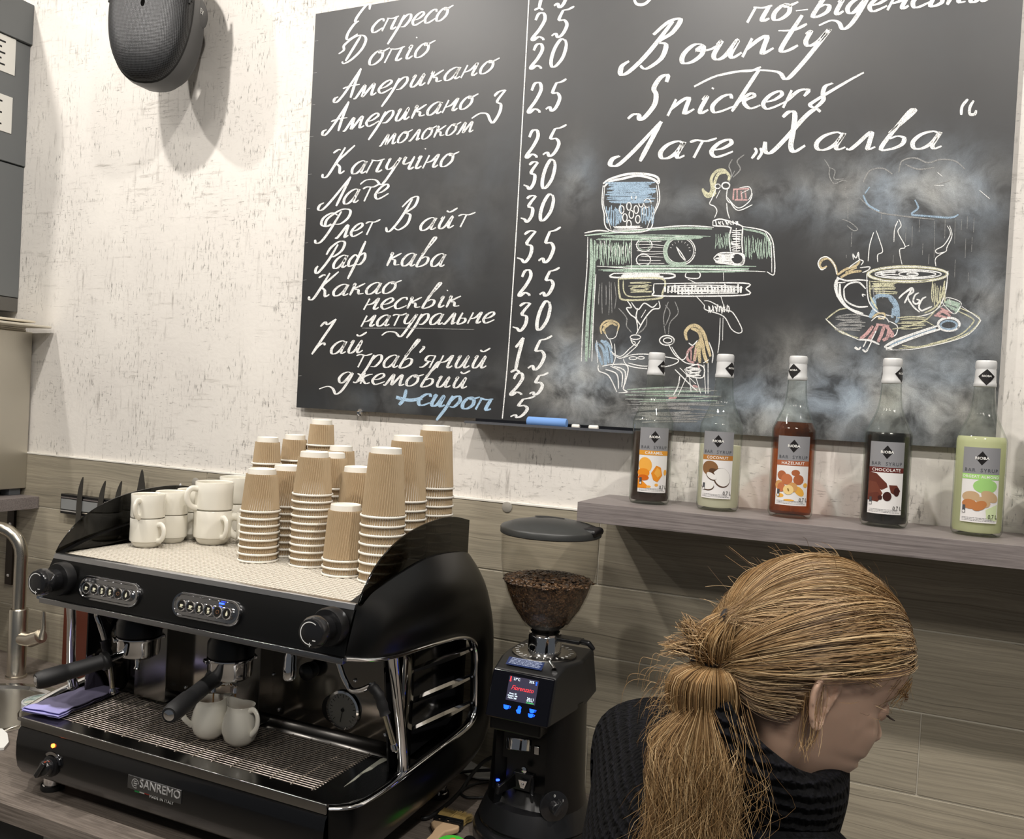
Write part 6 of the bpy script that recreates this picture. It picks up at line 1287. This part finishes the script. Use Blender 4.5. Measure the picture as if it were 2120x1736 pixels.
t5('d', '780,110 800,40 880,20 960,50 1040,30 1130,40 1190,90;560,170 600,100 680,85 740,120;820,60 900,90 1000,80;1100,160 1000,190;1290,230 1340,270;540,270 640,350 800,380 1000,400', 3, c2); t5('b', '560,250 590,310 660,350;880,280 900,330 860,370 960,380 1100,390 1150,370;600,200 570,240', 4, c2); t5('w', '1000,190 1060,190;1280,220 1345,275;1020,110 1050,135', 2, c2)
for (part, col), b in RIB.items(): b.build(part, CM[col], BOARD, auto=False)
# ---- chalk ledge and chalk
x0, x1 = at(968, 880, y=1.905).x, at(1330, 906, y=1.905).x; zl = at(1100, 890, y=1.905).z
tl = thing('chalk_ledge', 'narrow grey metal chalk ledge under the chalkboard', 'ledge', ((x0+x1)/2, WY, bz0-.012)); hw = (x1-x0)/2
MB().box((-hw, -.062, 0), (hw, -.0005, .0018)).box((-hw, -.0025, .0018), (hw, -.0008, .030)).box((-hw, -.063, 0), (hw, -.0615, .006)).build('tray', mat('ledge_grey', (.12, .125, .14), .45, .4), tl)
def chalk(px, ln, r, m_, label, rz=0):
    p = at(*px, z=bz0-.012+.0022+r); o = MB().lathe([(0, -ln/2), (r*.86, -ln/2), (r, -ln/2+.002), (r, ln/2-.002), (r*.86, ln/2), (0, ln/2)], 20).build('chalk_stick', m_, None, loc=(p.x, min(p.y, 1.925), bz0-.012+.002+r)); o.rotation_euler = (0, PI/2, rz)
    tag(o, label, 'chalk', 'chalk pieces on the ledge')
def y_(p): return p
q = at(1132, 886, y=1.915)
for px, ln, r, m_, l, dy in (((1132, 886), .098, .0115, mat('blue_chalk', (.17, .33, .68), .9), 'thick blue chalk stick on the ledge', 0), ((1192, 886), .018, .0055, mat('white_chalk', (.78, .75, .68), .9), 'white chalk stub right beside the blue stick', .012), ((1229, 887), .022, .0058, mat('white_chalk'), 'white chalk stub on the ledge nearer the bottles', .0)):
    x = at(*px, y=1.91+dy).x; o = MB().lathe([(0, -ln/2), (r*.86, -ln/2), (r, -ln/2+.002), (r, ln/2-.002), (r*.86, ln/2), (0, ln/2)], 20).build('chalk_stick', m_, None, loc=(x, 1.91+dy, bz0-.0102+r)); o.rotation_euler = (0, PI/2, .05); tag(o, l, 'chalk', 'chalk pieces on the ledge')
# ------------------------------------------------------------------ person in front of the shelf, seen from behind
def person():
    import mathutils.noise as no
    rnd = random.Random(11)
    psi, th = math.radians(28), math.radians(22); HS = 1.02
    f = Vector((math.cos(psi)*math.cos(th), math.sin(psi)*math.cos(th), -math.sin(th))); l = Vector((-math.sin(psi), math.cos(psi), 0)); u = f.cross(l)
    earW = at(1712, 1456, y=.930)
    HM = Matrix.Identity(4)
    for i, v in enumerate((f, l, u)):
        for j in range(3): HM[j][i] = v[j]*HS
    off = HM.to_3x3() @ Vector((-.006, -.074, -.014))
    for j in range(3): HM[j][3] = (earW-off)[j]
    Hc = Vector((HM[0][3], HM[1][3], HM[2][3]))
    t = thing('person', 'person with a blond ponytail in a black knitted sweater, seen from behind', 'person', (-.18, 1.02, 0))
    O = Vector((-.18, 1.02, 0))
    def W(b, name, m_, par=t, **k): b.v = [tuple(Vector(p)-O) for p in b.v]; return b.build(name, m_, par, **k)
    SKIN = mat('skin', (.74, .49, .36), .45, Subsurface_Weight=.15, Subsurface_Radius=(.02, .008, .005), Subsurface_Scale=.3); bumpy(SKIN, 300, .0004, .12, 3)
    # ---- head
    Zs = [-.122, -.117, -.108, -.098, -.085, -.073, -.066, -.060, -.053, -.045, -.036, -.026, -.014, -.004, .006, .018, .030, .045, .062, .080, .096, .108, .114, .116]
    FX = [.040, .062, .076, .080, .076, .081, .086, .080, .087, .085, .084, .083, .081, .079, .081, .088, .090, .089, .084, .073, .056, .034, .016, .001]
    BX = [-.012, -.022, -.030, -.036, -.044, -.053, -.058, -.062, -.067, -.072, -.077, -.082, -.086, -.089, -.091, -.093, -.0935, -.092, -.087, -.077, -.060, -.038, -.018, -.001]
    HW = [.016, .026, .037, .045, .052, .057, .059, .061, .063, .065, .067, .069, .0705, .0715, .072, .0735, .075, .0755, .073, .067, .055, .036, .018, .001]
    NB = lambda z: np.interp(z, [-.050, -.044, -.038, -.033, -.026, -.014, .000, .012], [0, .006, .019, .024, .021, .013, .006, 0])
    n = 64; zz = np.concatenate([np.linspace(a, b, 4)[:-1] for a, b in zip(Zs, Zs[1:])]+[[Zs[-1]]]); rows = []
    for z in zz:
        fx, bx, hw = (float(np.interp(z, Zs, Q)) for Q in (FX, BX, HW)); row = []
        cx = .0
        for i in range(n):
            a = 2*PI*i/n; ca, sa = math.cos(a), math.sin(a); ex = .82 if ca > 0 else .95
            x = (fx if ca > 0 else -bx)*abs(ca)**ex*(1 if ca > 0 else -1); y = hw*abs(sa)**.86*(1 if sa > 0 else -1)
            if ca > 0:
                nb = float(NB(z)); wn = .011+.006*max(0, min(1, (-z-.02)/.02)); x += nb*math.exp(-(y/wn)**2)
                x -= .009*math.exp(-((abs(y)-.032)/.014)**2-((z+.002)/.013)**2)     # eye sockets
                x += .004*math.exp(-((abs(y)-.040)/.016)**2-((z+.032)/.018)**2)     # cheek bones
            row.append(HM @ Vector((x, y, z)))
        rows.append(row)
    head = MB(); head.grid(rows, closed=True); head.add(rows[0], [tuple(range(n))]); head.add(rows[-1], [tuple(range(n))])
    # ears
    for sg in (-1, 1):
        ear = []
        C0 = Vector((-.006, sg*.071, -.012))
        out = [(-.000, .030), (-.012, .030), (-.021, .020), (-.022, .004), (-.016, -.012), (-.007, -.026), (.002, -.030), (.006, -.024), (.005, -.012), (.007, .004), (.008, .018)]
        ol = spline([Vector((x, 0, z)) for x, z in out], 3, True); m_ = len(ol); rr = []
        for k, (s_, yy) in enumerate(((.50, -.004), (.98, .004), (1.08, .0105), (1.0, .0140), (.86, .0135), (.72, .0085), (.50, .0045), (.15, .0035))):
            back = max(0, 1) ; rr.append([HM @ (C0+Vector((v.x*s_-(.004 if k > 1 else 0), sg*(yy+(-v.x)*.34*(k > 1)), v.z*s_))) for v in ol])
        head.grid(rr, closed=True); head.add(rr[-1], [tuple(range(m_))])
    # ---- body joints (the neck runs into the head)
    neckT = HM @ Vector((-.030, 0, -.075)); neckM = Hc+Vector((-.085, .000, -.150)); base = Vector((-.195, 1.03, 1.345))
    J = {'pelvis': (-.20, 1.03, .93), 'waist': (-.215, 1.03, 1.07), 'chest': (-.215, 1.03, 1.20), 'upper': tuple(base-Vector((.005, 0, .03))), 'neck': tuple(neckM), 'skull': tuple(neckT),
         'shR': (-.055, .865, 1.30), 'elR': (-.02, .84, 1.05), 'wrR': (.12, 1.0, .95), 'shL': (-.29, 1.150, 1.32), 'elL': (-.25, 1.20, 1.07), 'wrL': (-.05, 1.19, .97),
         'hipR': (-.17, .94, .88), 'knR': (-.15, .94, .48), 'anR': (-.17, .93, .09), 'toR': (-.02, .97, .035), 'hipL': (-.23, 1.12, .88), 'knL': (-.21, 1.12, .48), 'anL': (-.23, 1.11, .09), 'toL': (-.08, 1.15, .035)}
    def skin(name, joints, edges, root, m_, par, lv=2, extra=None):
        ks = list(joints); me = bpy.data.meshes.new(name); me.from_pydata([tuple(Vector(joints[k][0])-O) for k in ks], [(ks.index(a), ks.index(b)) for a, b in edges], [])
        o = bpy.data.objects.new(name, me); COL.objects.link(o); o.parent = par; me.materials.append(m_)
        o.modifiers.new('k', 'SKIN')
        if not me.skin_vertices: me.attributes.new
        lay = me.skin_vertices[0] if len(me.skin_vertices) else None
        if lay is None:
            bpy.context.view_layer.objects.active = o; bpy.ops.mesh.customdata_skin_add(); lay = me.skin_vertices[0]
        for i, k in enumerate(ks): r = joints[k][1]; lay.data[i].radius = r if isinstance(r, tuple) else (r, r); lay.data[i].use_root = (k == root)
        q = o.modifiers.new('u', 'SUBSURF'); q.levels = lv; q.render_levels = lv; o.modifiers['k'].use_smooth_shade = True
        return o
    R = {'pelvis': (.13, .10), 'waist': (.105, .085), 'chest': (.12, .09), 'upper': (.085, .07), 'neck': .05, 'skull': .052, 'shR': .055, 'elR': .038, 'wrR': .026, 'shL': .055, 'elL': .038, 'wrL': .026, 'hipR': .085, 'knR': .055, 'anR': .036, 'toR': .026, 'hipL': .085, 'knL': .055, 'anL': .036, 'toL': .026}
    JJ = {k: (J[k], R[k]) for k in J}
    E_ = [('pelvis', 'waist'), ('waist', 'chest'), ('chest', 'upper'), ('upper', 'neck'), ('neck', 'skull'), ('upper', 'shR'), ('shR', 'elR'), ('elR', 'wrR'), ('upper', 'shL'), ('shL', 'elL'), ('elL', 'wrL'), ('pelvis', 'hipR'), ('hipR', 'knR'), ('knR', 'anR'), ('anR', 'toR'), ('pelvis', 'hipL'), ('hipL', 'knL'), ('knL', 'anL'), ('anL', 'toL')]
    for s_ in 'RL':
        w_ = Vector(J['wr'+s_]); d = (w_-Vector(J['el'+s_])).normalized(); sd = Vector((-d.y, d.x, 0)).normalized()
        if s_ == 'R': sd = -sd
        pm = w_+d*.05+Vector((0, 0, -.004)); JJ['pa'+s_] = (tuple(pm), (.026, .013)); E_.append(('wr'+s_, 'pa'+s_))
        for i, (a, ln) in enumerate(((-.030, .055), (-.010, .066), (.010, .070), (.029, .062))):
            p1 = pm+d*.035+sd*a*-1; p2 = p1+d*ln*.5+Vector((0, 0, -.012)); p3 = p2+d*ln*.38+Vector((0, 0, -.026))
            for j, (p, r) in enumerate(((p1, .0095), (p2, .0085), (p3, .007))): JJ['f%s%d%d' % (s_, i, j)] = (tuple(p), r)
            E_ += [('pa'+s_, 'f%s%d0' % (s_, i)), ('f%s%d0' % (s_, i), 'f%s%d1' % (s_, i)), ('f%s%d1' % (s_, i), 'f%s%d2' % (s_, i))]
        q1 = w_+d*.025+sd*.030+Vector((0, 0, -.008)); q2 = q1+d*.03+sd*.014+Vector((0, 0, -.012)); JJ['t%s0' % s_] = (tuple(q1), .011); JJ['t%s1' % s_] = (tuple(q2), .009); E_ += [('wr'+s_, 't%s0' % s_), ('t%s0' % s_, 't%s1' % s_)]
    body = skin('body_skin', JJ, E_, 'pelvis', SKIN, t)
    dg = bpy.context.evaluated_depsgraph_get(); bm = bmesh.new(); ev = body.evaluated_get(dg); bm.from_mesh(ev.to_mesh())
    hm = bpy.data.meshes.new('h'); hm.from_pydata([tuple(Vector(p)-O) for p in head.v], [], head.f); bm.from_mesh(hm)
    bpy.data.objects.remove(body); me = bpy.data.meshes.new('body'); bmesh.ops.recalc_face_normals(bm, faces=bm.faces); bm.to_mesh(me); bm.free()
    me.materials.append(SKIN); B = bpy.data.objects.new('body', me); COL.objects.link(B); B.parent = t
    q = B.modifiers.new('r', 'REMESH'); q.mode = 'VOXEL'; q.voxel_size = .0032; q.use_smooth_shade = True; q = B.modifiers.new('s', 'SMOOTH'); q.factor = .5; q.iterations = 3
    dg = bpy.context.evaluated_depsgraph_get(); me2 = bpy.data.meshes.new_from_object(B.evaluated_get(dg)); B.modifiers.clear()
    bm = bmesh.new(); bm.from_mesh(me2); seen = set(); best = []
    bm.verts.ensure_lookup_table()
    for v in bm.verts:
        if v.index in seen: continue
        st = [v]; comp = []; seen.add(v.index)
        while st:
            q = st.pop(); comp.append(q)
            for e in q.link_edges:
                o2 = e.other_vert(q)
                if o2.index not in seen: seen.add(o2.index); st.append(o2)
        if len(comp) > len(best): best = comp
    keep = set(v.index for v in best); bmesh.ops.delete(bm, geom=[v for v in bm.verts if v.index not in keep], context='VERTS'); bm.to_mesh(me2); bm.free()
    B.data = me2; me2.polygons.foreach_set('use_smooth', [True]*len(me2.polygons))
    # ---- eyes, brows, lashes
    dk = mat('lash_dark', (.03, .018, .012), .6)
    for sg in (-1, 1):
        c = HM @ Vector((.0665, sg*.031, -.003)); e = MB().lathe([(0, -.0122)]+[(.0122*math.cos(a), .0122*math.sin(a)) for a in [PI*(k/12-.5) for k in range(1, 12)]]+[(0, .0122)], 24, M=axis(c, c+f))
        eo = W(e, 'eye', mat('eye_white', (.75, .70, .66), .15)); W(MB().lathe([(.0062, .0108), (.003, .0124), (0, .0126)], 20, M=axis(c, c+f+l*sg*.05)), 'iris', mat('iris_brown', (.06, .035, .02), .1), eo)
        ed = HM.to_3x3() @ Vector((.35, sg*.15, .95)); W(MB().lathe([(.0142*math.cos(a), .0142*math.sin(a)) for a in [PI*(k/24)*.98-.35 for k in range(0, 16)]]+[(0, .0142)], 28, M=axis(c, c+ed), cap=False), 'eyelid', SKIN, eo)
        b = MB()
        for k in range(15):
            a = (k/14-.5)*1.9; p = HM @ Vector((.0665+.0135*math.cos(a), sg*.031+.0135*math.sin(a), -.004)); d = HM.to_3x3() @ Vector((math.cos(a), math.sin(a)+sg*.35, -.35)); d.normalize()
            b.tube([p, p+d*.005, p+d*.009+u*.0012], [.0006, .0004, .0002], 3)
        W(b, 'eyelashes', dk)
        b = MB()
        for k in range(60):
            y = .016+.036*k/59; p = HM @ Vector((.088-.25*max(0, y-.03)-4*max(0, y-.035)**2*3, sg*y, .0185+.004*math.sin(PI*k/59)+rnd.uniform(-.0015, .0015))); d = (HM.to_3x3() @ Vector((-.1, sg*1, .3))).normalized(); b.tube([p, p+d*.006], [.0004, .0002], 3)
        W(b, 'eyebrow', mat('brow_brown', (.16, .09, .045), .6))
    b = MB()
    for s_ in (1, -1): b.tube(spline([HM @ Vector((x, y, z)) for x, y, z in ((.068, -.023, -.0605), (.081, -.012, -.0595+.002*s_), (.0865, 0, -.0595+.0025*s_), (.081, .012, -.0595+.002*s_), (.068, .023, -.0605))], 5), [.001]+[.0026]*19+[.001], 8)
    W(b, 'lips', mat('lip_pink', (.50, .22, .19), .4))
    # ---- clothes
    KN = mat('black_knit', (.004, .004, .006), .92, Specular_IOR_Level=.2); nt = KN.node_tree; tc = N(nt, 'ShaderNodeTexCoord').outputs['Object']
    wv = N(nt, 'ShaderNodeTexWave', {'Vector': N(nt, 'ShaderNodeMapping', {'Vector': tc, 'Rotation': (0, math.radians(-12), 0)}).outputs[0], 'Scale': 26, 'Distortion': 1.2, 'Detail': 2, 'Detail Scale': 3}, bands_direction='Z').outputs['Fac']
    wc = N(nt, 'ShaderNodeTexVoronoi', {'Vector': N(nt, 'ShaderNodeMapping', {'Vector': tc, 'Scale': (1, 1, .8)}).outputs[0], 'Scale': 150}).outputs['Distance']
    h = mth(nt, 'ADD', wv, mth(nt, 'MULTIPLY', wc, -1.1)); bp = N(nt, 'ShaderNodeBump', {'Height': h, 'Strength': 1.0, 'Distance': .007}); nt.links.new(bp.outputs[0], bs(KN).inputs['Normal'])
    nt.links.new(ramp(nt, h, [(-.0, (.0012, .0012, .002)), (.9, (.008, .008, .012))]), bs(KN).inputs['Base Color'])
    up0 = at(1420, 1660, y=1.04)
    SJ = {'p': ((-.20, 1.03, .86), (.165, .145)), 'w': ((-.215, 1.03, 1.03), (.145, .13)), 'c': ((-.215, 1.03, 1.17), (.150, .135)), 'u': ((-.190, 1.01, 1.290), (.130, .115)), 'n': ((-.165, 1.0, 1.36), .078),
          'shR': ((-.020, .870, 1.300), .082), 'elR': ((-.02, .84, 1.05), .060), 'wrR': ((.10, .98, .965), .046), 'shL': ((-.295, 1.145, 1.312), .082), 'elL': ((-.25, 1.20, 1.07), .060), 'wrL': ((-.07, 1.19, .98), .046)}
    sw = skin('sweater', SJ, [('p', 'w'), ('w', 'c'), ('c', 'u'), ('u', 'n'), ('u', 'shR'), ('shR', 'elR'), ('elR', 'wrR'), ('u', 'shL'), ('shL', 'elL'), ('elL', 'wrL')], 'p', KN, t, 3)
    # cowl collar: a thick soft roll round the neck
    a0 = Vector((-.160, .995, 1.335)); a1 = HM @ Vector((-.025, 0, -.10)); ax = (a1-a0).normalized(); A = axis(a0, a1)
    cr = []
    for k in range(41):
        a = 2*PI*k/40; row = []
        xl = (A.inverted().to_3x3() @ f); ang = math.atan2(xl.y, xl.x); fr_ = .5+.5*math.cos(a-ang)     # 1 at the front
        ry = .068+.014*fr_; lift = .128-.066*fr_
        for j, (dr, dz) in enumerate(((.050, -.045), (.046, -.014), (.042, .016), (.034, .032), (.020, .040), (.008, .036), (.0, .024), (-.003, .002), (-.002, -.03))):
            r = ry+dr*(.85+.25*fr_)-.012+.005*no.noise(Vector((3*math.cos(a), 3*math.sin(a), j*.3))); row.append(A @ Vector((r*math.cos(a), r*math.sin(a)*.95, lift+dz*1.25)))
        cr.append(row)
    b = MB(); b.grid([[cr[k][j] for k in range(40)] for j in range(9)], closed=True); W(b, 'cowl_collar', KN, sw, sub=2)
    JN = mat('dark_trousers', (.015, .016, .022), .8)
    TJ = {'p': ((-.20, 1.03, .93), (.145, .115)), 'hR': ((-.17, .94, .86), .098), 'kR': ((-.15, .94, .48), .070), 'aR': ((-.17, .93, .11), .055), 'hL': ((-.23, 1.12, .86), .098), 'kL': ((-.21, 1.12, .48), .070), 'aL': ((-.23, 1.11, .11), .055)}
    skin('trousers', TJ, [('p', 'hR'), ('hR', 'kR'), ('kR', 'aR'), ('p', 'hL'), ('hL', 'kL'), ('kL', 'aL')], 'p', JN, t, 2)
    for x, y in ((-.12, .95), (-.18, 1.13)):
        rows = []
        for z, s_ in ((0, 1), (.012, 1.02), (.03, .98), (.06, .80), (.10, .50)):
            rows.append([Vector((x+(.135*s_ if z < .05 else .07*s_)*math.cos(a)*(1 if math.cos(a) > 0 else .62 if z < .05 else 1)-(.0 if z < .05 else .05), y+.048*s_*math.sin(a)+.3*(.135*s_*math.cos(a))*.35, z+.0005)) for a in [2*PI*k/24 for k in range(24)]])
        b = MB(); b.grid(rows, closed=True); b.add(rows[0], [tuple(range(24))]); W(b, 'shoe', mat('shoe_black', (.02, .02, .022), .5), t)
    # fuzz on the wool
    # ---- hair
    HA = bpy.data.materials.new('blond_hair'); HA.use_nodes = True; nt = HA.node_tree; pb = nt.nodes['Principled BSDF']; ri = N(nt, 'ShaderNodeNewGeometry').outputs['Random Per Island']
    nt.links.new(ramp(nt, ri, [(0., (.07, .036, .015)), (.35, (.235, .135, .055)), (.7, (.42, .265, .12)), (1., (.68, .50, .28))]), pb.inputs['Base Color']); pb.inputs['Roughness'].default_value = .48; pb.inputs['Specular IOR Level'].default_value = .35
    capm = mat('hair_under', (.13, .075, .034), .7)
    a_, b_, c_ = .1025, .085, .1105; C0 = Vector((-.003, 0, .006))
    def surf(d, k=1.0):
        d = d.normalized(); bk = 1.0+.03*max(0, -d.x)
        return C0+Vector((d.x*a_*bk, d.y*b_, d.z*c_))*k
    # solid under-cap following the skull
    b = MB(); rows = []
    for i in range(25):
        ph = PI*i/24*.66; row = []
        for k in range(48):
            a = 2*PI*k/48; fx_ = math.cos(a); lim = PI*.66*(1 if fx_ < -.30 else 1-.42*min(1, max(0, fx_+.30)/.25)); ph2 = ph/(PI*.66)*lim
            row.append(HM @ surf(Vector((math.sin(ph2)*math.cos(a), math.sin(ph2)*math.sin(a), math.cos(ph2))), .985))
        rows.append(row)
    b.grid(rows, closed=True); hr = W(b, 'hair', capm, t)
    tie1 = HM @ Vector((-.126, -.012, .030)); tie1 = at(1502, 1288, y=.935)
    tie2 = at(1478, 1378, y=.925)
    inv = HM.inverted(); t1l = inv @ tie1; t2l = inv @ tie2
    def strand(b, pts, r=.00036, seg=3, n_=3):
        P = spline(pts, seg); m_ = len(P); b.tube(P, [r*(1 if i < m_*.75 else max(.3, (m_-i)/(m_*.25))) for i in range(m_)], n_, cap=False)
    def lay(b, d0, tl, k0, jit, r, nmid=7, sag=0.0):
        d1 = (tl-C0); d1 = Vector((d1.x/a_, d1.y/b_, d1.z/c_)).normalized(); d0 = d0.normalized()
        an = d0.angle(d1); P = []; j1 = Vector((rnd.gauss(0, 1), rnd.gauss(0, 1), rnd.gauss(0, 1)))*jit
        for i in range(nmid+1):
            s_ = i/nmid; q = (d0*math.sin((1-s_)*an)+d1*math.sin(s_*an))/max(1e-4, math.sin(an)); q = q+Vector((0, 0, -sag*math.sin(PI*s_)))
            k = k0+.012*math.sin(PI*s_)+.03*max(0, s_-.75)
            e_ = surf(q, k)
            if i < nmid-1 and e_.z < .020 and e_.x > -.030: return
            if i == nmid: P.append(HM @ (tl+j1*.4+Vector((rnd.gauss(0, .004), rnd.gauss(0, .006), rnd.gauss(0, .005)))))
            else: P.append(HM @ (surf(q, k)+j1*math.sin(PI*s_)+Vector((0, 0, .0012*math.sin(9*s_+d0.y*20)))))
        strand(b, P, r, 3)
    b = MB()
    for i in range(11000):
        a = rnd.uniform(-PI, PI); top = rnd.random() < .62
        if top:      # hair of the crown and forehead, swept back to the upper tie
            a = rnd.gauss(0, .75); el = rnd.uniform(.10, 1.25); d0 = Vector((math.cos(el)*math.cos(a), math.cos(el)*math.sin(a), math.sin(el)))
            if d0.x > .35 and d0.z < .40: d0.z = .40+rnd.uniform(0, .1)
            lay(b, d0, t1l, 1.0+rnd.uniform(0, .05), .0016, rnd.uniform(.00015, .00029))
        else:        # sides and nape, swept back to the lower tie
            sgn = -1 if rnd.random() < .7 else 1; a = sgn*rnd.uniform(.9, 2.7); el = rnd.uniform(-.50, .45) if abs(a) > 1.5 else rnd.uniform(.12, .5)
            d0 = Vector((math.cos(el)*math.cos(a), math.cos(el)*math.sin(a), math.sin(el))); lay(b, d0, t2l, 1.0+rnd.uniform(0, .05), .0018, rnd.uniform(.00015, .00029), sag=.05)
    for i in range(700):  # long side sweep from the forehead over the ear to the lower tie
        a = rnd.uniform(-1.15, -.35); el = rnd.uniform(.42, .95); d0 = Vector((math.cos(el)*math.cos(a), math.cos(el)*math.sin(a), math.sin(el))); lay(b, d0, t2l, 1.03+rnd.uniform(0, .05), .003, .0003, sag=rnd.uniform(.0, .22))
    W(b, 'swept_hair', HA, hr)
    # between the two ties, the tuft and the gathered tail
    b = MB(); P_ = lambda x, y, yy: at(x, y, y=yy)
    for i in range(500):
        o1 = Vector((rnd.gauss(0, .005), rnd.gauss(0, .006), rnd.gauss(0, .004))); strand(b, [tie1+o1, P_(1482, 1315, .92)+o1*1.6, P_(1476, 1348, .92)+o1*1.6, tie2+o1*.8], .0004)
    for i in range(420):
        o1 = Vector((rnd.gauss(0, .004), rnd.gauss(0, .005), rnd.gauss(0, .004))); tip = (P_(1418, 1292, .92), P_(1384, 1336, .915), P_(1440, 1318, .91))[i % 3]
        e = Vector((rnd.gauss(0, .005), rnd.gauss(0, .006), rnd.gauss(0, .005))); strand(b, [tie2+Vector((.002, 0, .012))+o1, tie2.lerp(tip, .45)+Vector((0, 0, .010))+o1*1.5, tip+e], .00038)
    W(b, 'tuft', HA, hr)
    b = MB()
    ctr = P_(1455, 1440, .91)
    for i in range(1500):       # rounded bunch hanging from the lower tie
        a = rnd.uniform(0, 2*PI); rr = rnd.uniform(.55, 1.0); ox = math.cos(a)*.033*rr; oy = math.sin(a)*.033*rr
        m1 = ctr+Vector((ox*1.05, oy, .022)); m2 = ctr+Vector((ox*1.12, oy*1.05, -.012)); e = P_(1455, 1508, .895)+Vector((ox*.42, oy*.45, rnd.uniform(-.006, .01)))
        strand(b, [tie2+Vector((ox*.18, oy*.18, .004)), m1, m2, e], rnd.uniform(.0003, .0005))
    W(b, 'hair_bunch', HA, hr)
    b = MB()
    for i in range(3800):       # loose frizzy tail falling over the back
        a = rnd.uniform(0, 2*PI); rr = math.sqrt(rnd.random()); ox = math.cos(a)*.030*rr; oy = math.sin(a)*.026*rr
        s0 = P_(1455, 1490, .892)+Vector((ox*.5, oy*.6, rnd.uniform(-.015, .02)))
        spread = rnd.gauss(0, 1); ln = rnd.uniform(.10, .205); d1 = Vector((ox*1.0-.004, oy*.5-.004, 0))
        m1 = s0+Vector((ox*.62+d1.x*.6, oy*.4-.012, -ln*.28)); m2 = s0+Vector((ox*.80+.005*spread, oy*.3-.02, -ln*.62)); e = s0+Vector((ox*.80+.015*spread-.002, oy*.2-.022+rnd.gauss(0, .010), -ln))
        strand(b, [s0, m1, m1.lerp(m2, .5)+Vector((rnd.gauss(0, .0035), rnd.gauss(0, .003), 0)), m2+Vector((rnd.gauss(0, .005), 0, 0)), m2.lerp(e, .5)+Vector((rnd.gauss(0, .005), 0, 0)), e+Vector((rnd.gauss(0, .009), 0, 0))], rnd.uniform(.00016, .00028))
    for i in range(50):        # spray to the lower right and stray curls
        s0 = P_(1515, 1480, .885)+Vector((rnd.gauss(0, .014), rnd.gauss(0, .01), rnd.gauss(0, .012))); k = rnd.uniform(.4, 1.2)
        strand(b, [s0, s0+Vector((.014*k, -.012, -.030*k)), s0+Vector((.026*k+rnd.gauss(0, .006), -.018, -.060*k)), s0+Vector((.030*k+rnd.gauss(0, .010), -.02, -.09*k)), s0+Vector((.022*k+rnd.gauss(0, .014), -.02, -.12*k))], .0002)
    for i in range(110):        # spray to the left
        s0 = P_(1405, 1440, .90)+Vector((rnd.gauss(0, .010), rnd.gauss(0, .01), rnd.gauss(0, .020))); k = rnd.uniform(.3, 1.1)
        strand(b, [s0, s0+Vector((-.016*k, -.004, .002)), s0+Vector((-.028*k, -.006, -.010*k+rnd.gauss(0, .005))), s0+Vector((-.032*k, -.006, -.024*k+rnd.gauss(0, .006)))], .0002)
    W(b, 'loose_tail', HA, hr)
    b = MB()
    for i in range(230):        # flyaways round the head
        a = rnd.uniform(-PI, PI); el = rnd.uniform(-.1, 1.4); d0 = Vector((math.cos(el)*math.cos(a), math.cos(el)*math.sin(a), math.sin(el))).normalized(); q = surf(d0, 1.04); tg = Vector((-1, rnd.gauss(0, .5), rnd.gauss(0, .4))).normalized()
        L_ = rnd.uniform(.01, .032); strand(b, [HM @ q, HM @ (q+tg*L_*.5+d0*L_*.25), HM @ (q+tg*L_+d0*L_*rnd.uniform(0, .5))], .00018)
    for i in range(26):         # wisps falling in front of and behind the ear
        x0 = rnd.uniform(1668, 1715); s0 = P_(x0, 1400+rnd.uniform(-15, 25), .918); strand(b, [s0, P_(x0-6+rnd.gauss(0, 4), 1460, .912), P_(x0-14+rnd.gauss(0, 8), 1520, .912), P_(x0-20+rnd.gauss(0, 14), 1520+rnd.uniform(20, 60), .905)], .00025)
    for i in range(70):         # fringe at the temple
        s0 = HM @ surf(Vector((rnd.uniform(.45, 1.0), -rnd.uniform(.35, 1.0), rnd.uniform(.22, .34))), 1.03); strand(b, [s0, s0+Vector((-.004, 0, -.007)), s0+Vector((-.012+rnd.gauss(0, .006), -.002, -.016+rnd.gauss(0, .008)))], .0002)
    W(b, 'stray_hair', HA, hr)
    for c, nx in ((tie1, 1), (tie2, 1)):
        pts = [c+Vector((.0035*math.cos(a)*.6, .012*math.cos(a), .012*math.sin(a))) for a in [2*PI*k/16 for k in range(16)]] if c is tie1 else [c+Vector((.013*math.cos(a), .013*math.sin(a), .004*math.cos(a)+.003)) for a in [2*PI*k/16 for k in range(16)]]
        W(MB().tube(pts, .003, 8, closed=True), 'hair_tie', mat('hair_tie_black', (.01, .008, .008), .7), hr)
person()
